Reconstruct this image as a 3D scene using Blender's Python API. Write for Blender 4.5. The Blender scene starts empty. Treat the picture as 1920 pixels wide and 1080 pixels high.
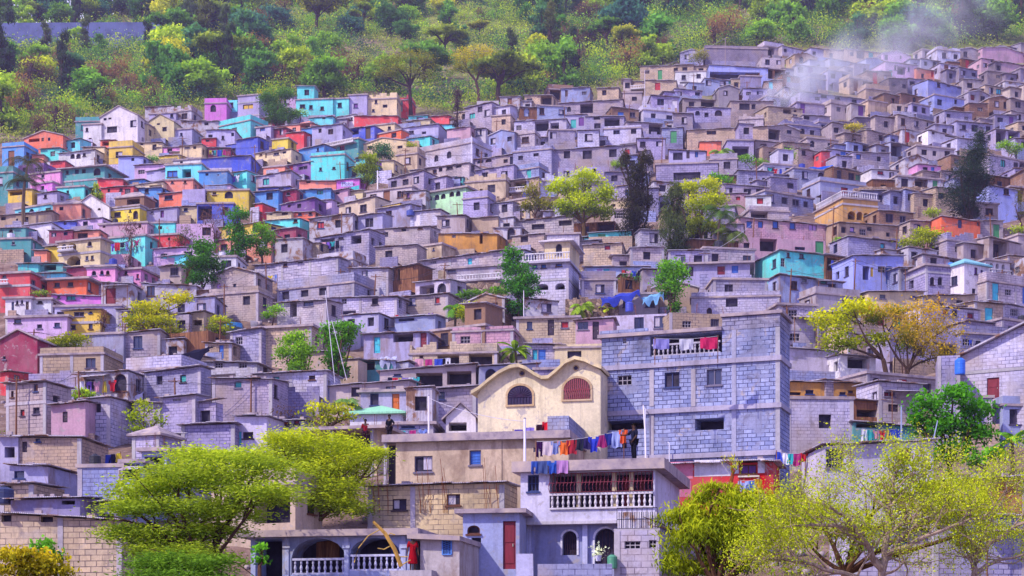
import bpy, math, random, re
import numpy as np
from mathutils import Vector, Matrix
R = math.radians
rnd = random.Random(7)
C = bpy.context.scene.collection
F = 3200.0; CX = 960.0; HY = 1250.0          # focal length in photo pixels, centre column, horizon row

# ------------------------------------------------------------------ hillside profile
SY = [(-420,6.4),(0,8.0),(100,9.5),(200,11.3),(350,14.3),(540,18.5),(700,22.3),(800,26),(880,32),(1000,38),(1080,41),(1200,46)]
def interp(t, x):
    if x <= t[0][0]: return t[0][1]
    for (a,b),(c,d) in zip(t, t[1:]):
        if x <= c: return b+(d-b)*(x-a)/(c-a)
    return t[-1][1]
def scale_at(y): return interp(SY, y)
PROF = [(-400,-40.0),(-60,-4.0),(0,-1.7),(40,-0.9),(66,1.0)] + [(F/scale_at(y), (HY-y)/scale_at(y)) for y in range(1200,-421,-20)]
PY = np.array([p[0] for p in PROF]); PZ = np.array([p[1] for p in PROF])
CREST = [(-600,70),(-200,48),(0,36),(110,34),(240,8),(330,-12),(480,-60),(700,-260),(900,-420)]
def bump(X, Y):
    return 0.45*np.sin(X*0.21+1.3*np.sin(Y*0.07))*np.cos(Y*0.17+0.5*np.sin(X*0.11)) + 0.25*np.sin(X*0.63+Y*0.41)
def ground_z(X, Y):
    X = np.asarray(X, float); Y = np.asarray(Y, float)
    px = CX + F*X/np.maximum(Y, 60)
    yc = np.interp(px, [c[0] for c in CREST], [c[1] for c in CREST])
    ycs = np.interp(yc, [s[0] for s in SY], [s[1] for s in SY])
    Yc = F/ycs
    z = np.interp(np.minimum(Y, Yc), PY, PZ)
    z = z - np.maximum(Y-Yc, 0)*0.10
    return z - 1.3*np.clip((Y-66)/12, 0, 1) + bump(X, Y)*np.clip((Y-60)/60, 0, 1)
def at(x, y, s=None):
    """the point of the hillside seen at a place of the photograph"""
    s = s or scale_at(y)
    Y = F/s
    return Vector(((x-CX)*Y/F, Y, (HY-y)*Y/F))
def on_ground(x, y):
    p = at(x, y); p.z = float(ground_z(p.x, p.y)); return p

# ------------------------------------------------------------------ materials
def srgb(h):
    if isinstance(h, str):
        v = [int(h[i:i+2],16)/255 for i in (0,2,4)]
    else: v = [c/255 for c in h]
    return tuple(c/12.92 if c <= 0.04045 else ((c+0.055)/1.055)**2.4 for c in v)
MATS = {}
class NT:
    def __init__(s, name):
        m = bpy.data.materials.new(name); m.use_nodes = True
        s.m = m; s.t = m.node_tree; s.t.nodes.clear(); MATS[name] = m
        s.out = s.n('ShaderNodeOutputMaterial')
    def n(s, k, **kw):
        n = s.t.nodes.new(k)
        for a, v in kw.items():
            if a.startswith('i_'):
                n.inputs[a[2:].replace('_',' ')].default_value = v
            else: setattr(n, a, v)
        return n
    def l(s, a, b): s.t.links.new(a, b)
    def bsdf(s, rough=0.85, spec=0.25, **kw):
        b = s.n('ShaderNodeBsdfPrincipled'); b.inputs['Roughness'].default_value = rough
        b.inputs['Specular IOR Level'].default_value = spec
        s.l(b.outputs[0], s.out.inputs[0]); return b
    def mix(s, fac, a, b, mode='MIX'):
        m = s.n('ShaderNodeMix', data_type='RGBA', blend_type=mode)
        for sock, v in ((m.inputs[0],fac),(m.inputs[6],a),(m.inputs[7],b)):
            if hasattr(v,'is_linked') or isinstance(v, bpy.types.NodeSocket): s.l(v, sock)
            elif isinstance(v,(int,float)): sock.default_value = v
            else: sock.default_value = (*v[:3],1)
        return m.outputs[2]
    def ramp(s, fac, stops):
        r = s.n('ShaderNodeValToRGB'); e = r.color_ramp.elements
        while len(e) < len(stops): e.new(0.5)
        for k,(p,c) in zip(e, stops):
            k.position = p; k.color = (c,c,c,1) if isinstance(c,(int,float)) else (*c,1)
        s.l(fac, r.inputs[0]); return r.outputs[0]
    def noise(s, vec, scale, detail=4, rough=0.6, dist=0.0):
        n = s.n('ShaderNodeTexNoise'); n.inputs['Scale'].default_value = scale
        n.inputs['Detail'].default_value = detail; n.inputs['Roughness'].default_value = rough
        n.inputs['Distortion'].default_value = dist
        s.l(vec, n.inputs['Vector']); return n.outputs[0]
    def uv(s): return s.n('ShaderNodeTexCoord').outputs['UV']
    def geo(s): return s.n('ShaderNodeNewGeometry').outputs['Position']
    def mapping(s, vec, sc):
        m = s.n('ShaderNodeMapping'); m.inputs['Scale'].default_value = sc; s.l(vec, m.inputs[0]); return m.outputs[0]
    def bump(s, h, b, strength=0.4, dist=0.03):
        n = s.n('ShaderNodeBump'); n.inputs['Strength'].default_value = strength; n.inputs['Distance'].default_value = dist
        s.l(h, n.inputs['Height']); s.l(n.outputs[0], b.inputs['Normal'])
    def objcol(s):
        o = s.n('ShaderNodeObjectInfo'); return o.outputs['Color'], o.outputs['Random']

def weather(t, base, rand, amount=1.0):
    """runs of dirt down the wall, patches and a bit of darkening"""
    P = t.geo()
    big = t.ramp(t.noise(P, 0.35, 5, 0.6), [(0.30,0.50),(0.52,1.0),(0.75,1.18)])
    c = t.mix(0.75*amount, base, big, 'MULTIPLY')
    st = t.noise(t.mapping(t.uv(), (2.2,0.22,1)), 1.0, 5, 0.7)
    c = t.mix(t.ramp(st, [(0.5,0.0),(0.74,0.55*amount)]), c, (0.10,0.075,0.085))
    fine = t.ramp(t.noise(P, 7.0, 4, 0.7), [(0.3,0.80),(0.7,1.14)])
    return t.mix(0.8, c, fine, 'MULTIPLY')

def mk_materials():
    # concrete block wall
    t = NT('block_wall'); col, rnd_ = t.objcol(); b = t.bsdf(0.92, 0.15)
    br = t.n('ShaderNodeTexBrick'); vm = t.n('ShaderNodeVectorMath', operation='SCALE'); mr = t.n('ShaderNodeMapRange'); mr.inputs[3].default_value = .82; mr.inputs[4].default_value = 1.3; t.l(rnd_, mr.inputs[0]); t.l(t.uv(), vm.inputs[0]); t.l(mr.outputs[0], vm.inputs['Scale']); t.l(vm.outputs[0], br.inputs['Vector'])
    br.inputs['Scale'].default_value = 1.0; br.inputs['Brick Width'].default_value = 0.52; br.inputs['Row Height'].default_value = 0.25
    br.inputs['Mortar Size'].default_value = 0.022; br.inputs['Mortar Smooth'].default_value = 0.2; br.inputs['Bias'].default_value = -0.1
    br.inputs['Color1'].default_value = (0.86,0.86,0.92,1); br.inputs['Color2'].default_value = (1.14,1.10,1.06,1); br.inputs['Mortar'].default_value = (0.27,0.25,0.36,1)
    c = t.mix(t.ramp(t.noise(t.geo(), .8, 4, .7), [(.34,.12),(.56,1.0)]), col, t.mix(1.0, col, br.outputs['Color'], 'MULTIPLY'))
    sm = t.noise(t.mapping(t.geo(),(1,1,1.3)), 0.55, 6, 0.68, 0.5)
    c = t.mix(t.ramp(sm, [(0.56,0.0),(0.62,0.75)]), c, t.mix(0.5, col, (0.30,0.27,0.33)))
    dk = t.noise(t.geo(), 1.1, 6, 0.7, 0.7)
    c = t.mix(t.ramp(dk, [(0.55,0.0),(0.68,0.55)]), c, (0.11,0.095,0.14))
    c = weather(t, c, rnd_)
    warm = t.ramp(t.noise(t.geo(), 0.22, 3), [(0.50,0.0),(0.68,0.55)])
    c = t.mix(warm, c, (0.36,0.27,0.20))
    t.l(c, b.inputs['Base Color']); t.bump(br.outputs['Fac'], b, -0.5, 0.03)
    t = NT('aged_block_wall'); col, rnd_ = t.objcol(); b = t.bsdf(0.93, 0.12); P = t.geo()
    wob = t.n('ShaderNodeVectorMath', operation='ADD'); nv = t.n('ShaderNodeTexNoise'); nv.inputs['Scale'].default_value = 1.1; t.l(t.uv(), nv.inputs['Vector']); sv = t.n('ShaderNodeVectorMath', operation='SCALE'); sv.inputs['Scale'].default_value = .07; t.l(nv.outputs[1], sv.inputs[0]); t.l(t.uv(), wob.inputs[0]); t.l(sv.outputs[0], wob.inputs[1])
    br = t.n('ShaderNodeTexBrick'); t.l(wob.outputs[0], br.inputs['Vector']); br.inputs['Scale'].default_value = 1.0; br.inputs['Brick Width'].default_value = 0.50; br.inputs['Row Height'].default_value = 0.24
    br.inputs['Mortar Size'].default_value = 0.024; br.inputs['Mortar Smooth'].default_value = .3; br.inputs['Color1'].default_value = (.72,.72,.80,1); br.inputs['Color2'].default_value = (1.25,1.18,1.10,1); br.inputs['Mortar'].default_value = (.20,.18,.28,1)
    c = t.mix(1.0, col, br.outputs['Color'], 'MULTIPLY')
    c = t.mix(t.ramp(t.noise(t.mapping(P,(1,1,1.6)), .38, 6, .66, .6), [(.52,0.0),(.58,.9)]), c, t.mix(.5, col, (.22,.20,.29)))
    c = t.mix(t.ramp(t.noise(P, .7, 6, .7, .4), [(.58,0.0),(.66,.7)]), c, t.mix(br.outputs['Fac'], (.46,.36,.26), (.2,.16,.15)))
    c = t.mix(t.ramp(t.noise(P, 1.3, 7, .72, .8), [(.54,0.0),(.68,.7)]), c, (.09,.08,.13))
    c = weather(t, c, rnd_, 1.0); t.l(c, b.inputs['Base Color']); t.bump(br.outputs['Fac'], b, -.7, .04)
    # plaster
    t = NT('plaster'); col, rnd_ = t.objcol(); b = t.bsdf(0.85, 0.2)
    c = weather(t, col, rnd_, 1.0)
    pl = t.noise(t.geo(), 1.5, 7, .72, .6)
    c = t.mix(t.ramp(pl, [(.57,0.0),(.63,.75)]), c, (.30,.27,.30))
    c = t.mix(t.ramp(t.noise(t.geo(), .5, 4, .6), [(.4,.12),(.65,0.0)]), c, (.55,.52,.56))
    t.l(c, b.inputs['Base Color']); t.bump(t.noise(t.geo(), 5, 5), b, 0.25, 0.03)
    # stained plaster of old houses
    t = NT('stained_plaster'); col, rnd_ = t.objcol(); b = t.bsdf(0.9, 0.15)
    c = weather(t, col, rnd_, 1.0)
    s2 = t.ramp(t.noise(t.mapping(t.geo(), (1,1,0.45)), 0.9, 6, 0.65, 0.8), [(0.48,0.0),(0.66,0.75)])
    c = t.mix(s2, c, (0.20,0.13,0.10))
    t.l(c, b.inputs['Base Color']); t.bump(t.noise(t.geo(), 5, 5), b, 0.3, 0.03)
    # raw concrete
    t = NT('concrete'); col, rnd_ = t.objcol(); b = t.bsdf(0.9, 0.2)
    c = weather(t, col, rnd_, 0.9)
    t.l(c, b.inputs['Base Color']); t.bump(t.noise(t.geo(), 6, 5), b, 0.3, 0.02)
    # roof slab, weathered (same tone everywhere)
    t = NT('slab_concrete'); b = t.bsdf(0.92, 0.15); P = t.geo()
    c = t.ramp(t.noise(P, 1.3, 6, 0.65), [(0.3,srgb('6b5f72')),(0.5,srgb('9a8d96')),(0.7,srgb('b3a29c'))])
    t.l(c, b.inputs['Base Color']); t.bump(t.noise(P, 4, 5), b, 0.4, 0.04)
    # rusty corrugated sheet
    t = NT('sheet_metal'); b = t.bsdf(0.6, 0.35); P = t.geo()
    col, r_ = t.objcol()
    n = t.noise(P, 0.8, 6, 0.7, 0.6)
    c = t.ramp(n, [(0.28,srgb('5a3c38')),(0.42,srgb('8d6a58')),(0.50,srgb('aea8ba')),(0.75,srgb('d2cede'))])
    t.l(c, b.inputs['Base Color'])
    w = t.n('ShaderNodeTexWave'); w.inputs['Scale'].default_value = 3.2; t.l(t.uv(), w.inputs['Vector'])
    t.bump(w.outputs[1], b, 0.8, 0.05)
    # painted timber / doors / shutters
    t = NT('paint'); col, r_ = t.objcol(); b = t.bsdf(0.6, 0.3)
    n = t.ramp(t.noise(t.mapping(t.geo(), (6,6,1)), 1.5, 4), [(0.3,0.7),(0.7,1.1)])
    t.l(t.mix(0.9, col, n, 'MULTIPLY'), b.inputs['Base Color'])
    t = NT('timber'); b = t.bsdf(0.85, 0.15)
    w = t.noise(t.mapping(t.uv(), (7,0.7,1)), 1.0, 5, 0.7)
    t.l(t.ramp(w, [(0.3,srgb('3b2521')),(0.55,srgb('7d5540')),(0.75,srgb('a57d58'))]), b.inputs['Base Color'])
    # dark room behind an opening
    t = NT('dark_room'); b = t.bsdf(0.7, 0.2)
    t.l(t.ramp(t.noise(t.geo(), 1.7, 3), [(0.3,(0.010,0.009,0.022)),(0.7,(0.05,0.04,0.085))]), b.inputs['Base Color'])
    t = NT('glass'); b = t.bsdf(0.12, 0.6); b.inputs['Base Color'].default_value = (0.03,0.035,0.08,1)
    t = NT('iron'); b = t.bsdf(0.55, 0.4); col, r_ = t.objcol(); t.l(col, b.inputs['Base Color'])
    # cloth
    t = NT('cloth'); col, r_ = t.objcol()
    d = t.n('ShaderNodeBsdfDiffuse'); tr = t.n('ShaderNodeBsdfTranslucent'); mx = t.n('ShaderNodeMixShader'); mx.inputs[0].default_value = 0.25
    n = t.ramp(t.noise(t.geo(), 3.0, 3), [(0.3,0.75),(0.7,1.1)]); c = t.mix(0.8, col, n, 'MULTIPLY')
    t.l(c, d.inputs[0]); t.l(c, tr.inputs[0]); t.l(d.outputs[0], mx.inputs[1]); t.l(tr.outputs[0], mx.inputs[2]); t.l(mx.outputs[0], t.out.inputs[0])
    # leaves: object colour, lighter/darker by tint: painted top light, underside shade, random clumps
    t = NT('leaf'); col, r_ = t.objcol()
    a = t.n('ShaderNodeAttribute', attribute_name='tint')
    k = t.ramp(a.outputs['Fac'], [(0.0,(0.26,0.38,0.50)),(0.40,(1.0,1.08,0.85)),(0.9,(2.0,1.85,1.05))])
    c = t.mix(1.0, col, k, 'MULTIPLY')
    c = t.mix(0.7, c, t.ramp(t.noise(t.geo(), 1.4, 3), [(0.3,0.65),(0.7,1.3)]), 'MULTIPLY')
    d = t.n('ShaderNodeBsdfDiffuse'); tr = t.n('ShaderNodeBsdfTranslucent'); mx = t.n('ShaderNodeMixShader'); mx.inputs[0].default_value = 0.35
    t.l(c, d.inputs[0]); t.l(c, tr.inputs[0]); t.l(d.outputs[0], mx.inputs[1]); t.l(tr.outputs[0], mx.inputs[2]); t.l(mx.outputs[0], t.out.inputs[0])
    t = NT('bark'); b = t.bsdf(0.95, 0.1); col, r_ = t.objcol()
    n = t.ramp(t.noise(t.mapping(t.geo(), (5,5,1.2)), 1.6, 5, 0.7), [(0.3,0.55),(0.7,1.25)])
    t.l(t.mix(1.0, col, n, 'MULTIPLY'), b.inputs['Base Color'])
    # rough stone retaining wall
    t = NT('rough_stone'); b = t.bsdf(0.95, 0.1)
    v = t.n('ShaderNodeTexVoronoi', feature='F1'); v.inputs['Scale'].default_value = 2.6; t.l(t.geo(), v.inputs['Vector'])
    v2 = t.n('ShaderNodeTexVoronoi', feature='DISTANCE_TO_EDGE'); v2.inputs['Scale'].default_value = 2.6; t.l(t.geo(), v2.inputs['Vector'])
    c = t.ramp(v.outputs['Color'], [(0.2,srgb('6b5750')),(0.6,srgb('9c8474')),(0.9,srgb('b8a394'))])
    c = t.mix(t.ramp(v2.outputs['Distance'], [(0.0,0.0),(0.08,1.0)]), (0.06,0.045,0.05), c)
    t.l(c, b.inputs['Base Color']); t.bump(v2.outputs['Distance'], b, 0.7, 0.08)
    # hillside ground: dry earth, scrub and grass
    t = NT('hillside_ground'); b = t.bsdf(0.97, 0.05); P = t.geo()
    earth = t.ramp(t.noise(P, 0.5, 8, 0.7), [(0.3,srgb('4a3c46')),(0.5,srgb('7c665f')),(0.7,srgb('a08c88'))])
    grass = t.ramp(t.noise(P, 0.8, 8, 0.7), [(0.3,srgb('39481f')),(0.5,srgb('6c8030')),(0.72,srgb('aeb044'))])
    m = t.noise(P, 0.028, 6, 0.62, 0.4)
    sep = t.n('ShaderNodeSeparateXYZ'); t.l(P, sep.inputs[0])
    up = t.n('ShaderNodeMapRange'); up.inputs[1].default_value = 78; up.inputs[2].default_value = 120; t.l(sep.outputs[2], up.inputs[0])
    mm = t.n('ShaderNodeMath', operation='MULTIPLY'); t.l(t.ramp(m, [(0.42,0.10),(0.58,.9)]), mm.inputs[0]); t.l(up.outputs[0], mm.inputs[1])
    t.l(t.mix(mm.outputs[0], earth, grass), b.inputs['Base Color'])
    t.bump(t.noise(P, 1.2, 6, 0.7), b, 0.9, 0.4)
    # skin and rock
    t = NT('skin'); b = t.bsdf(0.6, 0.3); b.inputs['Base Color'].default_value = (*srgb('4a2f25'),1)
    t = NT('plastic'); b = t.bsdf(0.45, 0.4); col, r_ = t.objcol(); t.l(col, b.inputs['Base Color'])
mk_materials()

# ------------------------------------------------------------------ mesh builder
class MB:
    def __init__(s): s.v = []; s.f = []; s.m = []; s.mats = []
    def mi(s, mat):
        if mat not in s.mats: s.mats.append(mat)
        return s.mats.index(mat)
    def face(s, pts, mat):
        i = len(s.v); s.v.extend(tuple(p) for p in pts); s.f.append(tuple(range(i, i+len(pts)))); s.m.append(s.mi(mat))
    def box(s, x0,y0,z0,x1,y1,z1, mat, skip=''):
        p = [(x0,y0,z0),(x1,y0,z0),(x1,y1,z0),(x0,y1,z0),(x0,y0,z1),(x1,y0,z1),(x1,y1,z1),(x0,y1,z1)]
        for k, q in (('b',(0,3,2,1)),('t',(4,5,6,7)),('f',(0,1,5,4)),('r',(1,2,6,5)),('k',(2,3,7,6)),('l',(3,0,4,7))):
            if k not in skip: s.face([p[i] for i in q], mat)
    def prism(s, poly, z0, z1, mat):
        """poly: list of (x,y) ccw"""
        s.face([(x,y,z1) for x,y in poly], mat); s.face([(x,y,z0) for x,y in reversed(poly)], mat)
        for (a,b),(c,d) in zip(poly, poly[1:]+poly[:1]): s.face([(a,b,z0),(c,d,z0),(c,d,z1),(a,b,z1)], mat)
    def tube(s, pts, rad, mat, n=6, cap=True):
        rings = []
        for i, p in enumerate(pts):
            p = Vector(p); a = Vector(pts[max(i-1,0)]); b = Vector(pts[min(i+1,len(pts)-1)])
            d = (b-a); d = d.normalized() if d.length > 1e-9 else Vector((0,0,1))
            u = d.cross(Vector((0,0,1)) if abs(d.z) < 0.95 else Vector((1,0,0))).normalized(); w = d.cross(u)
            r = rad[i] if isinstance(rad,(list,tuple)) else rad
            rings.append([p + (u*math.cos(t)+w*math.sin(t))*r for t in [2*math.pi*k/n for k in range(n)]])
        for a, b in zip(rings, rings[1:]):
            for k in range(n): s.face([a[k],a[(k+1)%n],b[(k+1)%n],b[k]], mat)
        if cap: s.face(rings[0], mat); s.face(rings[-1][::-1], mat)
    def lathe(s, prof, cx, cy, mat, n=8):
        rings = [[(cx+r*math.cos(2*math.pi*k/n), cy+r*math.sin(2*math.pi*k/n), z) for k in range(n)] for r,z in prof]
        for a, b in zip(rings, rings[1:]):
            for k in range(n): s.face([a[k],a[(k+1)%n],b[(k+1)%n],b[k]], mat)
        s.face(rings[0][::-1], mat); s.face(rings[-1], mat)
    def build(s, name, parent=None, color=None, smooth=False):
        me = bpy.data.meshes.new(name); me.from_pydata(s.v, [], s.f)
        for m in s.mats: me.materials.append(MATS[m])
        me.polygons.foreach_set('material_index', s.m)
        uvl = me.uv_layers.new(name='UVMap'); uv = []
        V = s.v
        for f in s.f:
            a, b, c = Vector(V[f[0]]), Vector(V[f[1]]), Vector(V[f[2]])
            n = (b-a).cross(c-a)
            if n.length < 1e-12 and len(f) > 3: n = (c-a).cross(Vector(V[f[3]])-a)
            n = n.normalized() if n.length > 1e-12 else Vector((0,0,1))
            if abs(n.z) > 0.75:
                for i in f: uv.extend((V[i][0], V[i][1]))
            else:
                t = Vector((-n.y, n.x, 0)).normalized()
                for i in f: uv.extend((V[i][0]*t.x+V[i][1]*t.y+3.1*(abs(n.x) > 0.7), V[i][2]))
        uvl.data.foreach_set('uv', uv)
        if smooth: me.polygons.foreach_set('use_smooth', [True]*len(s.f))
        me.update()
        o = bpy.data.objects.new(name, me); C.objects.link(o)
        if parent: o.parent = parent
        if color: o.color = (*color[:3],1)
        return o

def empty(name, loc, rz=0.0):
    o = bpy.data.objects.new(name, None); C.objects.link(o); o.location = loc; o.rotation_euler = (0,0,rz)
    o.empty_display_size = 0.5
    return o
def tag(o, label, cat, group=None, kind=None):
    if label: o['label'] = label
    if cat: o['category'] = cat
    if group: o['group'] = group
    if kind: o['kind'] = kind
    return o
# things whose label is written at the end: (object, photo x, photo y, noun phrase, category)
LANDMARKS = []     # (short name, x, y)
PENDING = []
def landmark(short, x, y): LANDMARKS.append((short, x, y))
# ------------------------------------------------------------------ colours (albedo, sRGB)
COL = dict(gr='9c98be', gd='8480a6', gl='b8b4d2', gb='8f98c6', tn='ac9686', tl='bfaa96', br='8a6a58', cr='cfbb96', ye='d3b23c', yb='d8bf1f', oc='c48f45',
 tq='52d0d0', te='2f8c92', cy='60d0e4', bl='3f86cc', rb='3b4fc0', nv='2e3a86', pk='d88ac4', mg='c86ac8', sa='d9826c', co='dd6a4c', OR='e0602c', rd='cc2f3c',RR='c0141f',CR='d3c6aa', mr='8a2048',
 lv='a39bc8', lb='8f9be0', wh='d4d0dc', mn='a5d6a8', pu='6f3f92', pp='b890a8', lp='c0a0cc', dk='5a5068')
CNAME = dict(gr='grey', gd='dark grey', gl='pale grey', gb='blue-grey', tn='tan', tl='light tan', br='brown', cr='cream', ye='yellow', yb='bright yellow', oc='ochre',
 tq='turquoise', te='teal', cy='cyan', bl='blue', rb='royal blue', nv='navy', pk='pink', mg='magenta', sa='salmon', co='coral', OR='orange', rd='red',RR='red',CR='cream', mr='maroon',
 lv='lavender', lb='periwinkle', wh='white', mn='mint green', pu='purple', pp='dusty pink', lp='pale lilac', dk='dim grey')
SH = dict(b='3a68c0', r='b02a38', t='3aa6a6', p='6a3a8c', m='7a2338', y='c9a23a', w='cfc8d8', k='7a4a34', g='3f8a5c', c='3fb7d0', o='c4622c', l='b48fd0')
SHN = dict(b='blue', r='red', t='teal', p='purple', m='maroon', y='yellow', w='white', k='brown', g='green', c='turquoise', o='orange', l='lilac')
MATN = dict(b='block_wall', p='plaster', s='stained_plaster', c='concrete', w='timber', m='sheet_metal')
MATWORD = dict(b='block', p='painted', s='stained plaster', c='concrete', w='plank', m='sheet-iron')
TOK = re.compile(r'(>?)([a-zA-Z])([a-z]?)([\d.]+),([\d.]+)(?:,([\d.]+),([\d.]+))?')
DEF = dict(w=(1.0,1.0), x=(0.9,0.9), a=(0.95,1.3), A=(1.9,1.9), o=(2.6,2.1), d=(0.9,2.0), v=(0.9,0.7), c=(1.0,1.05), g=(1.0,1.1))
LIGHT_CONC = srgb('a8a2b0')
FADE = set('ye yb oc tq te cy bl rb nv pk mg sa co OR rd mr lv lb mn pu'.split())
def lin(code):
    c = srgb(COL[code])
    return tuple(x*.98+.02*f for x,f in zip(c,(.60,.56,.62))) if code in FADE else c
def vary(c, r, a=0.08):
    k = 1+r.uniform(-a,a); return tuple(max(0,min(1, x*k*(1+r.uniform(-a*0.4,a*0.4)))) for x in c)

def arch_pts(u0,u1,z0,z1,n=8):
    """top outline of an arched opening, left to right; springing height so that the crown touches z1"""
    w = (u1-u0)/2; rise = min(w, (z1-z0)*0.55); cz = z1-rise; cu = (u0+u1)/2
    return [(cu-w*math.cos(math.pi*i/n), cz+rise*math.sin(math.pi*i/n)) for i in range(n+1)], cz

class Panel:
    """a wall face in the house's own frame: origin O, direction U along it, outward normal N"""
    def __init__(s, O, U, N, L): s.O, s.U, s.N, s.L = Vector(O), Vector(U), Vector(N), L
    def p(s, u, z, out=0.0):
        q = s.O + s.U*u + s.N*out; return (q.x, q.y, z)
    def quad(s, mb, u0,u1,z0,z1, out, mat): mb.face([s.p(u0,z0,out),s.p(u1,z0,out),s.p(u1,z1,out),s.p(u0,z1,out)], mat)
    def box(s, mb, u0,u1,z0,z1,o0,o1, mat):
        P = s.p
        a = [P(u0,z0,o1),P(u1,z0,o1),P(u1,z1,o1),P(u0,z1,o1)]; b = [P(u0,z0,o0),P(u1,z0,o0),P(u1,z1,o0),P(u0,z1,o0)]
        mb.face(a, mat)
        mb.face([b[1],b[0],b[3],b[2]], mat)
        for i in range(4):
            j = (i+1)%4; mb.face([a[j],a[i],b[i],b[j]], mat)
    def wall(s, mb, z0, z1, ops, mat, inner='dark_room'):
        us = sorted({0.0, s.L, *[o['u0'] for o in ops], *[o['u1'] for o in ops]})
        zs = sorted({z0, z1, *[o['z0'] for o in ops], *[o['z1'] for o in ops]})
        for a, b in zip(us, us[1:]):
            run = None
            for c, d in zip(zs, zs[1:]):
                cu, cz = (a+b)/2, (c+d)/2
                hole = any(o['u0'] < cu < o['u1'] and o['z0'] < cz < o['z1'] for o in ops)
                if hole:
                    if run: s.quad(mb, a,b,run[0],run[1],0,mat); run = None
                else: run = (run[0], d) if run else (c, d)
            if run: s.quad(mb, a,b,run[0],run[1],0,mat)
        for o in ops:
            u0,u1,y0,y1,r = o['u0'],o['u1'],o['z0'],o['z1'],o['r']
            P = s.p
            side = o.get('imat', mat)
            mb.face([P(u0,y0,0),P(u1,y0,0),P(u1,y0,-r),P(u0,y0,-r)], side)
            if o['arch']:
                pts, cz = arch_pts(u0,u1,y0,y1)
                h = len(pts)//2
                for i in range(h): mb.face([P(u0,y1), P(*pts[i]), P(*pts[i+1])], mat)
                for i in range(h, len(pts)-1): mb.face([P(u1,y1), P(*pts[i]), P(*pts[i+1])], mat)
                mb.face([P(u0,y1),P(*pts[h]),P(u1,y1)], mat) if abs(pts[h][1]-y1) > 1e-4 else None
                for (a,b),(c,d) in zip(pts, pts[1:]): mb.face([P(a,b,0),P(a,b,-r),P(c,d,-r),P(c,d,0)], side)
                top = cz
            else:
                mb.face([P(u0,y1,0),P(u0,y1,-r),P(u1,y1,-r),P(u1,y1,0)], side); top = y1
            mb.face([P(u0,y0,0),P(u0,y0,-r),P(u0,top,-r),P(u0,top,0)], side)
            mb.face([P(u1,y0,-r),P(u1,y0,0),P(u1,top,0),P(u1,top,-r)], side)
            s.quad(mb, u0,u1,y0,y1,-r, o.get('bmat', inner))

def clean_ops(ops, L, z0, z1):
    out = []
    for o in ops:
        o['u0'] = max(0.08, o['u0']); o['u1'] = min(L-0.08, o['u1']); o['z0'] = max(z0+0.02, o['z0']); o['z1'] = min(z1-0.06, o['z1'])
        if o['u1']-o['u0'] < 0.15 or o['z1']-o['z0'] < 0.15: continue
        if any(o['u0'] < q['u1']+0.04 and q['u0'] < o['u1']+0.04 and o['z0'] < q['z1']+0.04 and q['z0'] < o['z1']+0.04 for q in out): continue
        out.append(o)
    return out

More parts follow.
